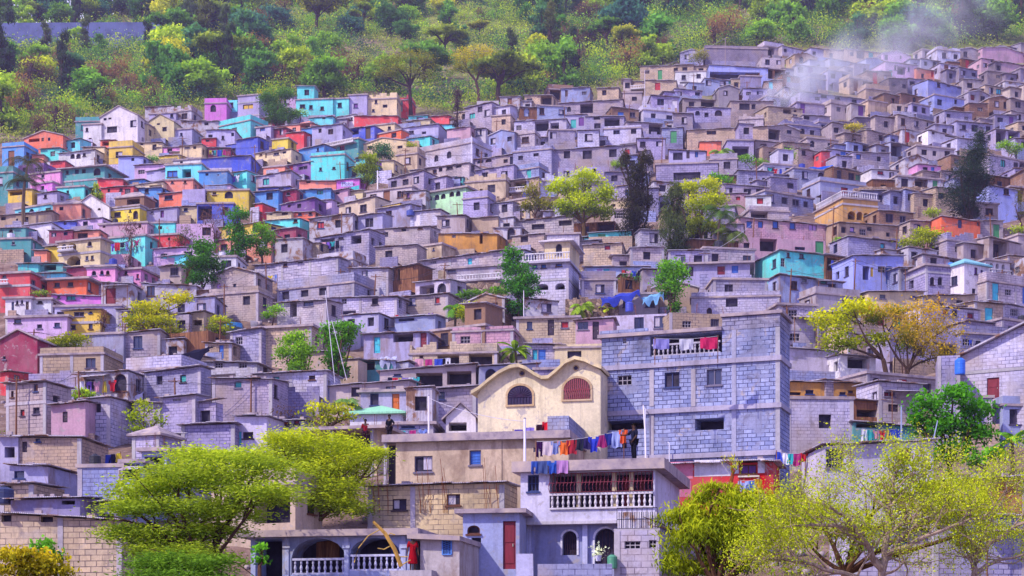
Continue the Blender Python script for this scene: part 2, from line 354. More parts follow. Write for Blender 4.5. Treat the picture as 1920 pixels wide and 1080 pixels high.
def fit_opening(pn, mb_holder, o, root, near, r):
    """the joinery that sits in one opening, as parts of the house"""
    k, c = o['k'], o['c']; u0,u1,z0,z1 = o['u0'],o['u1'],o['z0'],o['z1']
    rec = -min(0.10, o['r']*0.6); P = pn
    w, h = u1-u0, z1-z0
    if k in 'wcga':
        f = MB(); t = 0.055 if near else 0.07
        if o['arch']:
            pts, cz = arch_pts(u0,u1,z0,z1); cu = (u0+u1)/2
            inn = [(cu+(a-cu)*(1-2*t/w), z0+(b-z0)*(1-t/h)) for a,b in pts]
            for (a,b),(a2,b2),(i1,j1),(i2,j2) in zip(pts, pts[1:], inn, inn[1:]): f.face([P.p(a,b,rec),P.p(i1,j1,rec),P.p(i2,j2,rec),P.p(a2,b2,rec)], 'paint')
            P.box(f, u0,u0+t,z0,cz,rec-0.05,rec,'paint'); P.box(f, u1-t,u1,z0,cz,rec-0.05,rec,'paint'); P.box(f, u0+t,u1-t,z0,z0+t,rec-0.05,rec,'paint')
        else:
            P.box(f, u0,u0+t,z0,z1,rec-0.05,rec,'paint'); P.box(f, u1-t,u1,z0,z1,rec-0.05,rec,'paint')
            P.box(f, u0+t,u1-t,z0,z0+t,rec-0.05,rec,'paint'); P.box(f, u0+t,u1-t,z1-t,z1,rec-0.05,rec,'paint')
        if k == 'g':
            n = max(3, int(w/0.16))
            for i in range(1,n): u = u0+w*i/n; P.box(f, u-0.014,u+0.014,z0+t,z1-t,rec-0.03,rec-0.005,'paint')
            P.box(f, u0+t,u1-t,(z0+z1)/2-0.015,(z0+z1)/2+0.015,rec-0.045,rec-0.031,'paint')
        elif w > 0.8 and k != 'c' and not o['arch']: P.box(f, (u0+u1)/2-0.03,(u0+u1)/2+0.03,z0+t,z1-t,rec-0.05,rec-0.004,'paint')
        fc = srgb(SH[c]) if c and k in 'ga' else srgb(r.choice(['4b4160','6d6680','3a2a3c','5a3428','2c3a70']))
        if near or (k != 'a' and r.random() < .5): P.box(f, u0-.07,u1+.07,z0-.09,z0-.004,.004,.09,'paint')
        fo = f.build('window', root, fc)
        pm = MB()
        if c and k == 'w':
            P.quad(pm, u0+t,u1-t,z0+t,z1-t,rec-0.06,'paint')
            if near:
                n = max(3,int(h/0.14))
                for i in range(1,n): zz = z0+h*i/n; P.box(pm, u0+t+0.02,u1-t-0.02,zz-0.012,zz+0.012,rec-0.058,rec-0.035,'paint')
            pm.build('shutter', fo, srgb(SH[c]))
        else:
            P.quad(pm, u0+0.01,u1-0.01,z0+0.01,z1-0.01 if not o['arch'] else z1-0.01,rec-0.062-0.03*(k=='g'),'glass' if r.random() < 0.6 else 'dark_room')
            if near and not o['arch']: pm.build('pane', fo)
            if k == 'c':
                cm = MB(); n = 6; side = r.random()
                a, b = (u0+t, u0+t+w*r.uniform(0.35,0.6)) if side < 0.5 else (u0+w*r.uniform(0.3,0.5), u1-t)
                top = z1-t; bot = z0+t+h*r.uniform(0.0,0.15)
                for i in range(n):
                    ua, ub = a+(b-a)*i/n, a+(b-a)*(i+1)/n
                    oa, ob = (0.02 if i%2 else 0.0), (0.0 if i%2 else 0.02)
                    cm.face([P.p(ua,bot,rec-0.055+oa),P.p(ub,bot,rec-0.055+ob),P.p(ub,top,rec-0.055+ob),P.p(ua,top,rec-0.055+oa)], 'cloth')
                cm.build('curtain', fo, srgb(SH[c] if c else 'c8c0d8'))
    elif k == 'd':
        d = MB(); P.box(d, u0+0.01,u1-0.01,z0,z1-0.01,rec-0.06,rec,'paint')
        if near:
            for a,b in ((0.12,0.48),(0.56,0.92)): P.box(d, u0+w*0.15,u1-w*0.15,z0+h*a,z0+h*b,rec+0.003,rec+0.025,'paint')
        do = d.build('door', root, srgb(SH[c]) if c else srgb(r.choice(['3a2c40','4a3030','3b4470'])))
        if near:
            hm = MB(); P.box(hm, u1-0.16,u1-0.12,z0+h*0.47,z0+h*0.53,rec+0.001,rec+0.06,'iron'); hm.build('handle', do, (0.3,0.28,0.25))
    elif k == 'v':
        g = MB(); n, m = max(2,round(w/0.28)), max(2,round(h/0.28)); t = 0.035
        for i in range(n+1): u = u0+(w-t)*i/n; P.box(g, u,u+t,z0,z1,rec-0.05,rec+0.02,'concrete')
        for j in range(m+1): z = z0+(h-t)*j/m; P.box(g, u0,u1,z,z+t,rec-0.045,rec+0.014,'concrete')
        g.build('vent_block', root, LIGHT_CONC)

def balustrade(rail, pn, u0,u1,z, h=0.85, out=0.0, step=0.26, mat='concrete', n=6, single=False):
    """top and bottom rail and turned balusters; with single=True returns one mesh builder per baluster"""
    pn.box(rail, u0,u1,z+h-0.10,z+h,out-0.16,out,mat); pn.box(rail, u0,u1,z,z+0.08,out-0.16,out,mat)
    k = max(2, int((u1-u0)/step)); out_l = []
    prof = [(0.045,0.08),(0.06,0.12),(0.035,0.2),(0.075,0.38),(0.06,0.48),(0.03,0.62),(0.055,0.7),(0.045,0.9)]
    f = (h-0.18)/0.82
    for i in range(k):
        u = u0+(u1-u0)*(i+0.5)/k; q = pn.p(u, 0, out-0.08); b = MB() if single else rail
        b.lathe([(r_, z+0.08+(zz-0.08)*f) for r_,zz in prof], q[0], q[1], mat, n); out_l.append(b)
    return out_l
def railing(name, pn, parent, u0,u1,z,h,out,near,color,step=0.3):
    rail = MB(); l = balustrade(rail, pn, u0,u1,z,h,out,step if not near else 0.26,'plaster',8 if near else 5, near)
    ro = rail.build(name, parent, color)
    if near:
        for b in l: b.build('baluster', ro, color)
    return ro

HOUSES = []       # records for labels
ALLRECT = []
def house(x0,y0,x1,y1, xs=None, mat='b', col='gr', roof='m', ops='', opts='', name=None, short=None, seed=None, s=None, fill=False, label=None):
    r = random.Random(seed if seed is not None else int(x0*31+y0*17+x1))
    O = dict(kv.split('=') for kv in opts.split() if '=' in kv); flags = set(opts.split())
    cx = (x0+x1)/2
    base = 15 - 25*(cx/1920.0) if cx < 1400 else -8
    yaw = float(O['yaw']) if 'yaw' in O else (base + (r.uniform(-7,7) if not fill else r.uniform(-15,15)))
    hero = roof == 'x' or 'drop' in O or y1 > 800
    if not hero:
        if 'yaw' not in O:
            if cx > 1450: yaw = -21+r.uniform(-9,9)
            elif 430 < cx < 1000 and 225 < y1 < 720: yaw = 25+r.uniform(-10,8)
            elif cx > 1250: yaw = r.uniform(-12,12)
        elif cx > 1450: yaw = yaw*2.1
        elif 430 < cx < 1000 and 225 < y1 < 720: yaw = min(32, yaw*1.8)
    if abs(yaw) < 3: yaw = 3 if yaw >= 0 else -3
    if xs is not None and 'yaw' not in O: yaw = (abs(base)+8 if xs > x1 else -abs(base)-10)
    th = R(yaw); c, sn = math.cos(th), math.sin(th)
    s = s or (float(O['s']) if 's' in O else scale_at(y1))
    xa = x1 if yaw > 0 else x0; xo = x0 if yaw > 0 else x1
    A = at(xa, y1, s); k = (xo-CX)/F
    if yaw > 0:
        w = (A.x - k*A.y)/(c+k*sn); P0 = Vector((A.x-w*c, A.y+w*sn, A.z))
    else:
        w = (k*A.y - A.x)/(c+k*sn); P0 = A.copy()
    w = max(w, 0.8)
    Xn = (HY-y0)/F*A.y
    h = Xn - A.z
    d = float(O['d']) if 'd' in O else (min(6.5, max(4.0, w*0.8)) if abs(yaw) < 17 else min(4.2, max(2.8, w*.6)))
    if xs is not None:
        k2 = (xs-CX)/F; B = A
        den = (sn - k2*c); d2 = (k2*B.y - B.x)/den if abs(den) > 0.02 else d
        if 1.0 < d2 < 14: d = d2
    fd = 5.0 if not fill else 3.5
    if 'drop' in O: fd = None
    gz = float(ground_z(A.x, A.y)); drop = float(O['drop']) if fd is None else max(fd, A.z-gz+2.5)
    small = name is None and roof in ('m','n') and w*h < 17 and h < 3.6 and s < 30
    root = empty(O.get('nm','shack' if small else 'house'), P0, -th)
    near = s >= 24; mid = s >= 17.5
    colr = vary(lin(col), r)
    if col in ('gr','gl','gd','gb') and not hero:
        q = max(0, r.uniform(-.35,.75)); colr = tuple(a*(1-q)+b*q for a,b in zip(colr, srgb('b09a84' if col != 'gd' else '8a7868')))
        if q > .4: col = 'tn' if col != 'gl' else 'tl'
    M = O.get('wm', MATN[mat])
    front = Panel((0,0,0),(1,0,0),(0,-1,0), w)
    right = Panel((w,0,0),(0,1,0),(1,0,0), d)
    left = Panel((0,d,0),(0,-1,0),(-1,0,0), d)
    def u_of(px): 
        k = (px-CX)/F; return (k*P0.y-P0.x)/(c+k*sn)
    def z_of(u, py): return (HY-py)/F*(P0.y-u*sn) - P0.z
    def v_of(px):
        k = (px-CX)/F; den = sn-k*c; return (k*A.y-A.x)/den if abs(den) > 0.02 else d/2
    def zs_of(v, py): return (HY-py)/F*(A.y+v*c) - P0.z
    fo, so = [], []
    for sd,kk,cc,px,py,pw,ph in TOK.findall(ops):
        px, py = float(px), float(py)
        if sd:
            v = v_of(px); z = zs_of(v, py); loc = F/(A.y+v*c)
            dw, dh = DEF[kk]
            W_ = abs(v_of(px+float(pw)/2)-v_of(px-float(pw)/2)) if pw else dw
            H_ = float(ph)/loc if ph else dh
            uu = v if yaw > 0 else d-v
        else:
            uu = u_of(px); z = z_of(uu, py); loc = F/(P0.y-uu*sn)
            dw, dh = DEF[kk]
            W_ = float(pw)/loc/c if pw else dw; H_ = float(ph)/loc if ph else dh
        rec = dict(o=1.5, A=1.5).get(kk, 0.24)
        o = dict(k=kk, c=cc, u0=uu-W_/2, u1=uu+W_/2, z0=z-H_/2, z1=z+H_/2, r=rec, arch=kk in 'aA')
        if kk in 'oA': o['imat'] = 'stained_plaster' if mat != 'b' else 'block_wall'
        (so if sd else fo).append(o)
    if 'rand' in flags:
        n = max(1, int(w/1.9)); st = max(1, round(h/2.9))
        for l in range(st):
            for i in range(n):
                if r.random() < 0.12: continue
                uu = w*(i+0.5+r.uniform(-.2,.2))/n; zc = h*(l+0.62)/st
                kk = r.choices(['w','x','c','a','d','v','o','g'], [4,3,2,1,1.6,1,1,0.8])[0]
                W_, H_ = DEF[kk]; W_ *= r.uniform(0.75,1.15); H_ *= r.uniform(0.75,1.1)
                if kk in 'dA': zc = h*l/st + 1.05
                if kk == 'o': zc = h*l/st+1.15; W_ = min(w/n*0.85, W_)
                cc = r.choice('brtpmkcwg') if (kk in 'd' or (kk == 'w' and r.random() < 0.35)) else ''
                fo.append(dict(k=kk, c=cc, u0=uu-W_/2, u1=uu+W_/2, z0=zc-H_/2, z1=zc+H_/2, r=1.3 if kk == 'o' else 0.24, arch=kk == 'a'))
        if r.random() < 0.5:
            uu = d*r.uniform(0.3,0.6); so.append(dict(k='w', c='', u0=uu-.45,u1=uu+.45,z0=h*0.62-.5,z1=h*0.62+.5,r=0.16,arch=False))
    if not hero and not fill and not name and w > 2.8:
        st = max(1, round(h/2.9)); n = max(1, int(w/2.1))
        for l in range(st):
            for i in range(n):
                if r.random() < .35: continue
                uu = w*(i+.5+r.uniform(-.25,.25))/n; kk = r.choice('wxxcdgvo'); W_, H_ = DEF[kk]; W_ *= r.uniform(.7,1.1); H_ *= r.uniform(.75,1.05); zc = h*(l+.62)/st
                if kk == 'd': zc = h*l/st+1.0
                if kk == 'o': W_ = min(W_, w/n*.8); H_ = 1.5
                fo.append(dict(k=kk, c=r.choice('brtpmkcg') if kk == 'd' or (kk == 'w' and r.random() < .3) else '', u0=uu-W_/2,u1=uu+W_/2,z0=zc-H_/2,z1=zc+H_/2,r=1.3 if kk == 'o' else .24,arch=False))
    if not hero and not so and d > 2.2:
        for l in range(max(1,round(h/2.9))):
            for q in range(1 if d < 3.6 else 2):
                if r.random() < .3: continue
                uu = d*(q+.5)/(1 if d < 3.6 else 2)+r.uniform(-.3,.3); zc = h*(l+.62)/max(1,round(h/2.9)); kk = r.choice('wxcgv'); W_, H_ = DEF[kk]
                so.append(dict(k=kk,c='',u0=uu-W_*.45,u1=uu+W_*.45,z0=zc-H_*.45,z1=zc+H_*.45,r=.24,arch=False))
    par = 0.55 if roof in ('p','r') else 0.0
    fo = clean_ops(fo, w, -drop, h); so = clean_ops(so, d, -drop, h)
    mb = MB()
    front.wall(mb, -drop, h, fo, M)
    sidep = right if yaw > 0 else left
    oth = left if yaw > 0 else right
    sidep.wall(mb, -drop, h, so, M); oth.wall(mb, -drop, h, [], M)
    mb.face([(w,d,-drop),(0,d,-drop),(0,d,h),(w,d,h)], M)
    mb.face([(0,0,h-0.03),(w,0,h-0.03),(w,d,h-0.03),(0,d,h-0.03)], 'slab_concrete')
    if roof == 'g' or roof == 'G':       # gable to the front
        rise = float(O.get('rise', 0.9)); half = w/2
        mb.face([(0,0,h),(w,0,h),(half,0,h+rise)], M); mb.face([(w,d,h),(0,d,h),(half,d,h+rise)], M)
    side = tilt = 0.0
    if roof == 'm':
        tilt = float(O['tilt']) if 'tilt' in O else r.uniform(-0.04,0.10); side = r.uniform(-0.075,0.075) if 'tilt' not in O else .01
        if abs(side)*w > .45: side *= .45/(abs(side)*w)
        mb.v = [(x,y,z+x*side+y*tilt) if z > h-0.031 else (x,y,z) for x,y,z in mb.v]
    wall = mb.build('wall', root, colr)
    for pn, ol in ((front,fo),(sidep,so)):
        for o in ol: fit_opening(pn, None, o, root, mid, r)
    # storeys: concrete ring beams, columns
    bz = []
    if 'st' in O:
        for y in O['st'].split(','): bz.append(z_of(w/2, float(y)))
    elif h > 4.6 and roof != 'G' and mat in 'bcs': bz = [h*i/max(2,round(h/2.8)) for i in range(1, max(2,round(h/2.8)))]
    def clear(z0,z1, u0=0, u1=1e9): return not any(o['z0'] < z1 and z0 < o['z1'] and o['u0'] < u1 and u0 < o['u1'] for o in fo)
    for z in bz:
        if not clear(z-0.11, z+0.11): continue
        b = MB(); e = 0.05 if mat == 'b' else 0.07
        b.box(-e,-e,z-0.11,w+e,d+e,z+0.11,'concrete'); b.build('floor_band', root, vary(LIGHT_CONC, r))
    if (mat == 'b' and mid) or 'colm' in flags:
        n = int(O.get('ncol', max(1, round(w/3.6))))
        for i in range(n+1):
            u = w*i/n; a, b_ = max(0.0,u-0.13), min(w, u+0.13)
            if i == 0: a, b_ = -0.012, 0.24
            if i == n: a, b_ = w-0.24, w+0.012
            if clear(-1e3, 1e3, a-0.02, b_+0.02):
                m = MB(); m.box(a,-0.03,-drop+0.2,b_,0.1,h-0.012+min(0,side*b_)-.01,'concrete'); m.build('column', root, vary(LIGHT_CONC, r))
    # roofs
    rb = MB(); ov = float(O.get('ov', 0.16 if fill or not mid else 0.26)); sheet_tilt = None
    if roof == 'f':
        rb.box(-ov,-ov,h,w+ov,d+ov,h+0.20,'slab_concrete')
        rb.build('roof', root)
        if r.random() < 0.6 and s > 13:
            m = MB()
            for (a,b_) in ((0.2,0.2),(w-0.2,0.2),(w-0.2,d-0.4),(0.2,d-0.4),(w/2,0.25)):
                for q in range(3): 
                    dx,dy = r.uniform(-.09,.09), r.uniform(-.09,.09); m.tube([(a+dx,b_+dy,h+0.18),(a+dx*1.3,b_+dy*1.5,h+0.2+r.uniform(.4,.9))], 0.012, 'iron', 4)
            m.build('rebar', root, srgb('6a3a28'))
    elif roof == 'm':
        n = max(3, int(w/0.85))
        for i in range(n):
            a, b_ = -ov+(w+2*ov)*i/n, -ov+(w+2*ov)*(i+1)/n - 0.012
            dz = r.uniform(-0.02,0.05); fr = -ov-r.uniform(0,0.25)
            def zz(x,y): return h+0.05+dz+x*side+(y)*tilt
            p = [(a,fr,zz(a,fr)),(b_,fr,zz(b_,fr)),(b_,d+ov,zz(b_,d+ov)),(a,d+ov,zz(a,d+ov))]
            q = [(x,y,z+0.045) for x,y,z in p]
            rb.face(q,'sheet_metal'); rb.face(p[::-1],'sheet_metal')
            rb.face([p[0],p[1],q[1],q[0]],'sheet_metal'); rb.face([p[1],p[2],q[2],q[1]],'sheet_metal'); rb.face([p[3],p[0],q[0],q[3]],'sheet_metal')
        ro = rb.build('roof', root)
        if mid:
            for q in range(r.randint(1,4)):
                m = MB(); a, b_ = r.uniform(0.3,w-0.3), r.uniform(0.1,0.8); g = r.uniform(.1,.2); z = h+0.14+max(0,b_*tilt)+abs(a*side)
                if a*side < 0: z = h+0.10+b_*tilt+a*side+0.05
                m.box(a-g,b_-g*.6,z-0.02,a+g,b_+g*.6,z+r.uniform(.1,.18),'slab_concrete'); m.build('roof_weight', ro)
    elif roof in ('p','r'):
        m = MB(); t = 0.16; ph = float(O.get('ph', r.uniform(0.45,0.85)))
        rb.box(-0.14,-0.14,h,w+0.14,d+0.14,h+0.16,'slab_concrete'); rb.build('roof', root)
        z = h+0.16; nseg = max(1,int(w/0.55))
        for i in range(nseg):
            hh = ph if roof == 'p' else ph*r.choice([0.4,0.7,1.0,1.0,1.3])
            m.box(w*i/nseg,0.0,z,w*(i+1)/nseg,t,z+hh,M)
        m.box(0,t,z,t,d,z+ph,M); m.box(w-t,t,z,w,d,z+ph,M)
        m.build('parapet', root, colr)
    elif roof == 'b':
        rb.box(-0.2,-0.2,h,w+0.2,d+0.2,h+0.18,'slab_concrete'); rb.build('roof', root)
        railing('roof_railing', front, root, 0, w, h+0.18, 0.8, 0.02, False, lin('wh'))
        railing('roof_railing', sidep, root, 0.2, d-0.2, h+0.18, 0.8, 0.02, False, lin('wh'))
    elif roof in ('g','G'):
        rise = float(O.get('rise', 0.9)); t = 0.12; a = -ov; hw = w/2; sl = rise/hw
        for sgn in (-1,1):
            e = hw+ov
            p = [(hw,a,h+rise+0.03),(hw+sgn*e,a,h+rise+0.03-sl*e),(hw+sgn*e,d+ov,h+rise+0.03-sl*e),(hw,d+ov,h+rise+0.03)]
            q = [(x,y,z+t) for x,y,z in p]
            mt = 'slab_concrete' if roof == 'G' else 'sheet_metal'
            rb.face(q,mt); rb.face(p[::-1],mt)
            for i in range(4): j = (i+1)%4; rb.face([p[i],p[j],q[j],q[i]],mt)
        rb.build('roof', root, srgb(O['rc']) if 'rc' in O else None)
    elif roof == 'h':
        rise = float(O.get('rise', 0.9)); mt = 'paint' if 'rc' in O else 'slab_concrete'
        a0,b0,a1,b1 = -ov,-ov,w+ov,d+ov; cx_, cy_ = w/2, d/2; rl = max(0.01,(w-d)/2)
        A_,B_ = (cx_-rl,cy_,h+rise+.14),(cx_+rl,cy_,h+rise+.14)
        e = [(a0,b0,h+.14),(a1,b0,h+.14),(a1,b1,h+.14),(a0,b1,h+.14)]; g_ = [(x,y,h) for x,y,z in e]
        rb.face([e[0],e[1],B_,A_],mt); rb.face([e[1],e[2],B_],mt); rb.face([e[2],e[3],A_,B_],mt); rb.face([e[3],e[0],A_],mt)
        for i in range(4): j = (i+1)%4; rb.face([g_[i],g_[j],e[j],e[i]],mt)
        rb.face(g_[::-1],mt); rb.build('roof', root, srgb(O['rc']) if 'rc' in O else None)
    elif roof == 'n':
        m = MB()
        for i in range(max(2,round(w/2.5))+1):
            a = 0.15+(w-0.3)*i/max(2,round(w/2.5))
            for q in range(3): m.tube([(a+r.uniform(-.1,.1),0.12,h-0.05),(a+r.uniform(-.16,.16),0.12+r.uniform(-.1,.1),h+r.uniform(.4,1.0))], 0.014, 'iron', 4)
        m.build('rebar', root, srgb('7a4530'))
    free = 'bal' not in O and roof != 'x' and 'drop' not in O and not (name and y1 > 780)
    if free and (r.random() < (.62 if fill or not name else .3)) and s < 30:
        m = MB(); of = r.uniform(.7,1.5); zt = r.uniform(-.5,.55); a, b_ = sorted((w*r.uniform(-.15,.3), w*r.uniform(.6,1.15))); n = max(1,int((b_-a)/.8)); jag = r.random() < .5
        for i in range(n):
            q0, q1 = a+(b_-a)*i/n, a+(b_-a)*(i+1)/n
            m.box(q0,-of-.16,-drop-1.5,q1,-of,zt+(r.choice([0,0,.2,-.2]) if jag else 0),'block_wall' if r.random() < 2 else '')
        m.face([(a,-of,min(-.06,zt-.1)),(b_,-of,min(-.06,zt-.1)),(b_,0,min(-.06,zt-.1)),(a,0,min(-.06,zt-.1))],'slab_concrete')
        m.build('yard_wall', root, vary(lin(r.choice(['gr','gl','tn','gd','gb'])), r))
    if free and not name and roof in 'mfn' and w > 2.6 and r.random() < (.5 if fill else .25):
        up = roof == 'f' and r.random() < .6; m = MB(); aw = w*r.uniform(.35,.6); M2 = M if r.random() < .6 else r.choice(['block_wall','timber','sheet_metal','stained_plaster']); hh = r.uniform(1.8,2.4)
        if up: a, y0_, zb_, zt_ = (0.1 if r.random() < .5 else w-aw-.1), r.uniform(.2,.8), h+.2, h+.2+hh
        else: a, y0_, zb_, zt_ = (-aw+.02 if yaw < 0 or r.random() < .6 else w-.02), r.uniform(.25,1.6), -drop-1, h*r.uniform(.62,.92)
        pn = Panel((a,y0_,0),(1,0,0),(0,-1,0),aw); uu = aw*r.uniform(.35,.65)
        oo = clean_ops([dict(k='x',c='',u0=uu-.4,u1=uu+.4,z0=zt_-1.5,z1=zt_-.55,r=.25,arch=False)], aw, zb_, zt_)
        pn.wall(m, zb_, zt_, oo, M2); y1_ = min(d-.1, y0_+3.0)
        m.face([(a+aw,y0_,zb_),(a+aw,y1_,zb_),(a+aw,y1_,zt_),(a+aw,y0_,zt_)],M2); m.face([(a,y1_,zb_),(a,y0_,zb_),(a,y0_,zt_),(a,y1_,zt_)],M2)
        ao = m.build('upper_room' if up else 'annexe', root, vary(lin(r.choice(['gr','gl','tn','tl','gb','lv']) if not (fill and mat == 'p') else r.choice(['pk','sa','tq','cy','ye','lp','bl','wh','cr'])), r) if M2 != M else colr)
        m = MB(); t1, t2 = r.uniform(-.15,.2), r.uniform(-.15,.2); o_ = r.uniform(.12,.4)
        p = [(a-o_,y0_-o_,zt_+.02),(a+aw+o_,y0_-o_,zt_+.02+t1),(a+aw+o_,y1_,zt_+.02+t1+t2),(a-o_,y1_,zt_+.02+t2)]; q = [(x,y,z+.05) for x,y,z in p]
        m.face(q,'sheet_metal'); m.face(p[::-1],'sheet_metal'); m.face([p[0],p[1],q[1],q[0]],'sheet_metal'); m.face([p[1],p[2],q[2],q[1]],'sheet_metal'); m.face([p[3],p[0],q[0],q[3]],'sheet_metal'); m.build('roof', ao)
    if free and mid and r.random() < .28 and h > 2.2:
        m = MB(); L = min(w*.8, r.uniform(1.4,3.2)); a = r.uniform(.1, max(.11,w-L-.1)); z1 = min(h-.15, 2.35); pr = r.uniform(.7,1.2); sg = r.uniform(.1,.3)
        m.face([(a,-.02,z1),(a+L,-.02,z1),(a+L+.1,-pr,z1-sg),(a-.1,-pr,z1-sg-.06)],'sheet_metal'); m.face([(a,-.02,z1-.03),(a-.1,-pr,z1-sg-.09),(a+L+.1,-pr,z1-sg-.03),(a+L,-.02,z1-.03)],'sheet_metal')
        m.face([(a-.1,-pr,z1-sg-.09),(a-.1,-pr,z1-sg-.06),(a+L+.1,-pr,z1-sg),(a+L+.1,-pr,z1-sg-.03)],'sheet_metal')
        ao = m.build('awning', root)
        for x in (a,a+L): m = MB(); m.tube([(x,-pr+.05,-2.0),(x,-pr+.05,z1-sg-.05)],.035,'timber',5); m.build('post', ao)
    # balcony front: projecting slab with balustrade  bal=x0,ytop,x1,ybottom
    if 'bal' in O:
        a0,b0,a1,b1 = [float(q) for q in O['bal'].split(',')]
        u0,u1 = sorted((u_of(a0),u_of(a1))); z0 = z_of((u0+u1)/2,b1); z1 = z_of((u0+u1)/2,b0)
        sl = MB(); front.box(sl, u0,u1,z0-0.16,z0,0.004,0.75,'concrete'); so_ = sl.build('balcony', root, vary(LIGHT_CONC, r))
        railing('balcony_railing', front, so_, u0,u1,z0+0.003, max(0.4,z1-z0), 0.74, near, lin('wh'))
    rec = dict(kind=root.name.split('.')[0], o=root, x0=x0,y0=y0,x1=max(x1,xs or 0),y1=y1, x=(min(x0,xs or x0)+max(x1,xs or 0))/2, y=(y0+y1)/2, col=col, mat=mat, roof=roof, fo=fo, so=so, h=h, w=w, name=name, short=short, seed=r.random(), bz=len(bz), label=label)
    HOUSES.append(rec); ALLRECT.append((min(x0,xs or x0),y0,max(x1,xs or 0),y1))
    if short: landmark(short, rec['x'], rec['y'])
    return dict(root=root, front=front, side=sidep, w=w, d=d, h=h, u_of=u_of, z_of=z_of, v_of=v_of, zs_of=zs_of, P0=P0, th=th, s=s, col=colr, rec=rec, r=r, drop=drop)
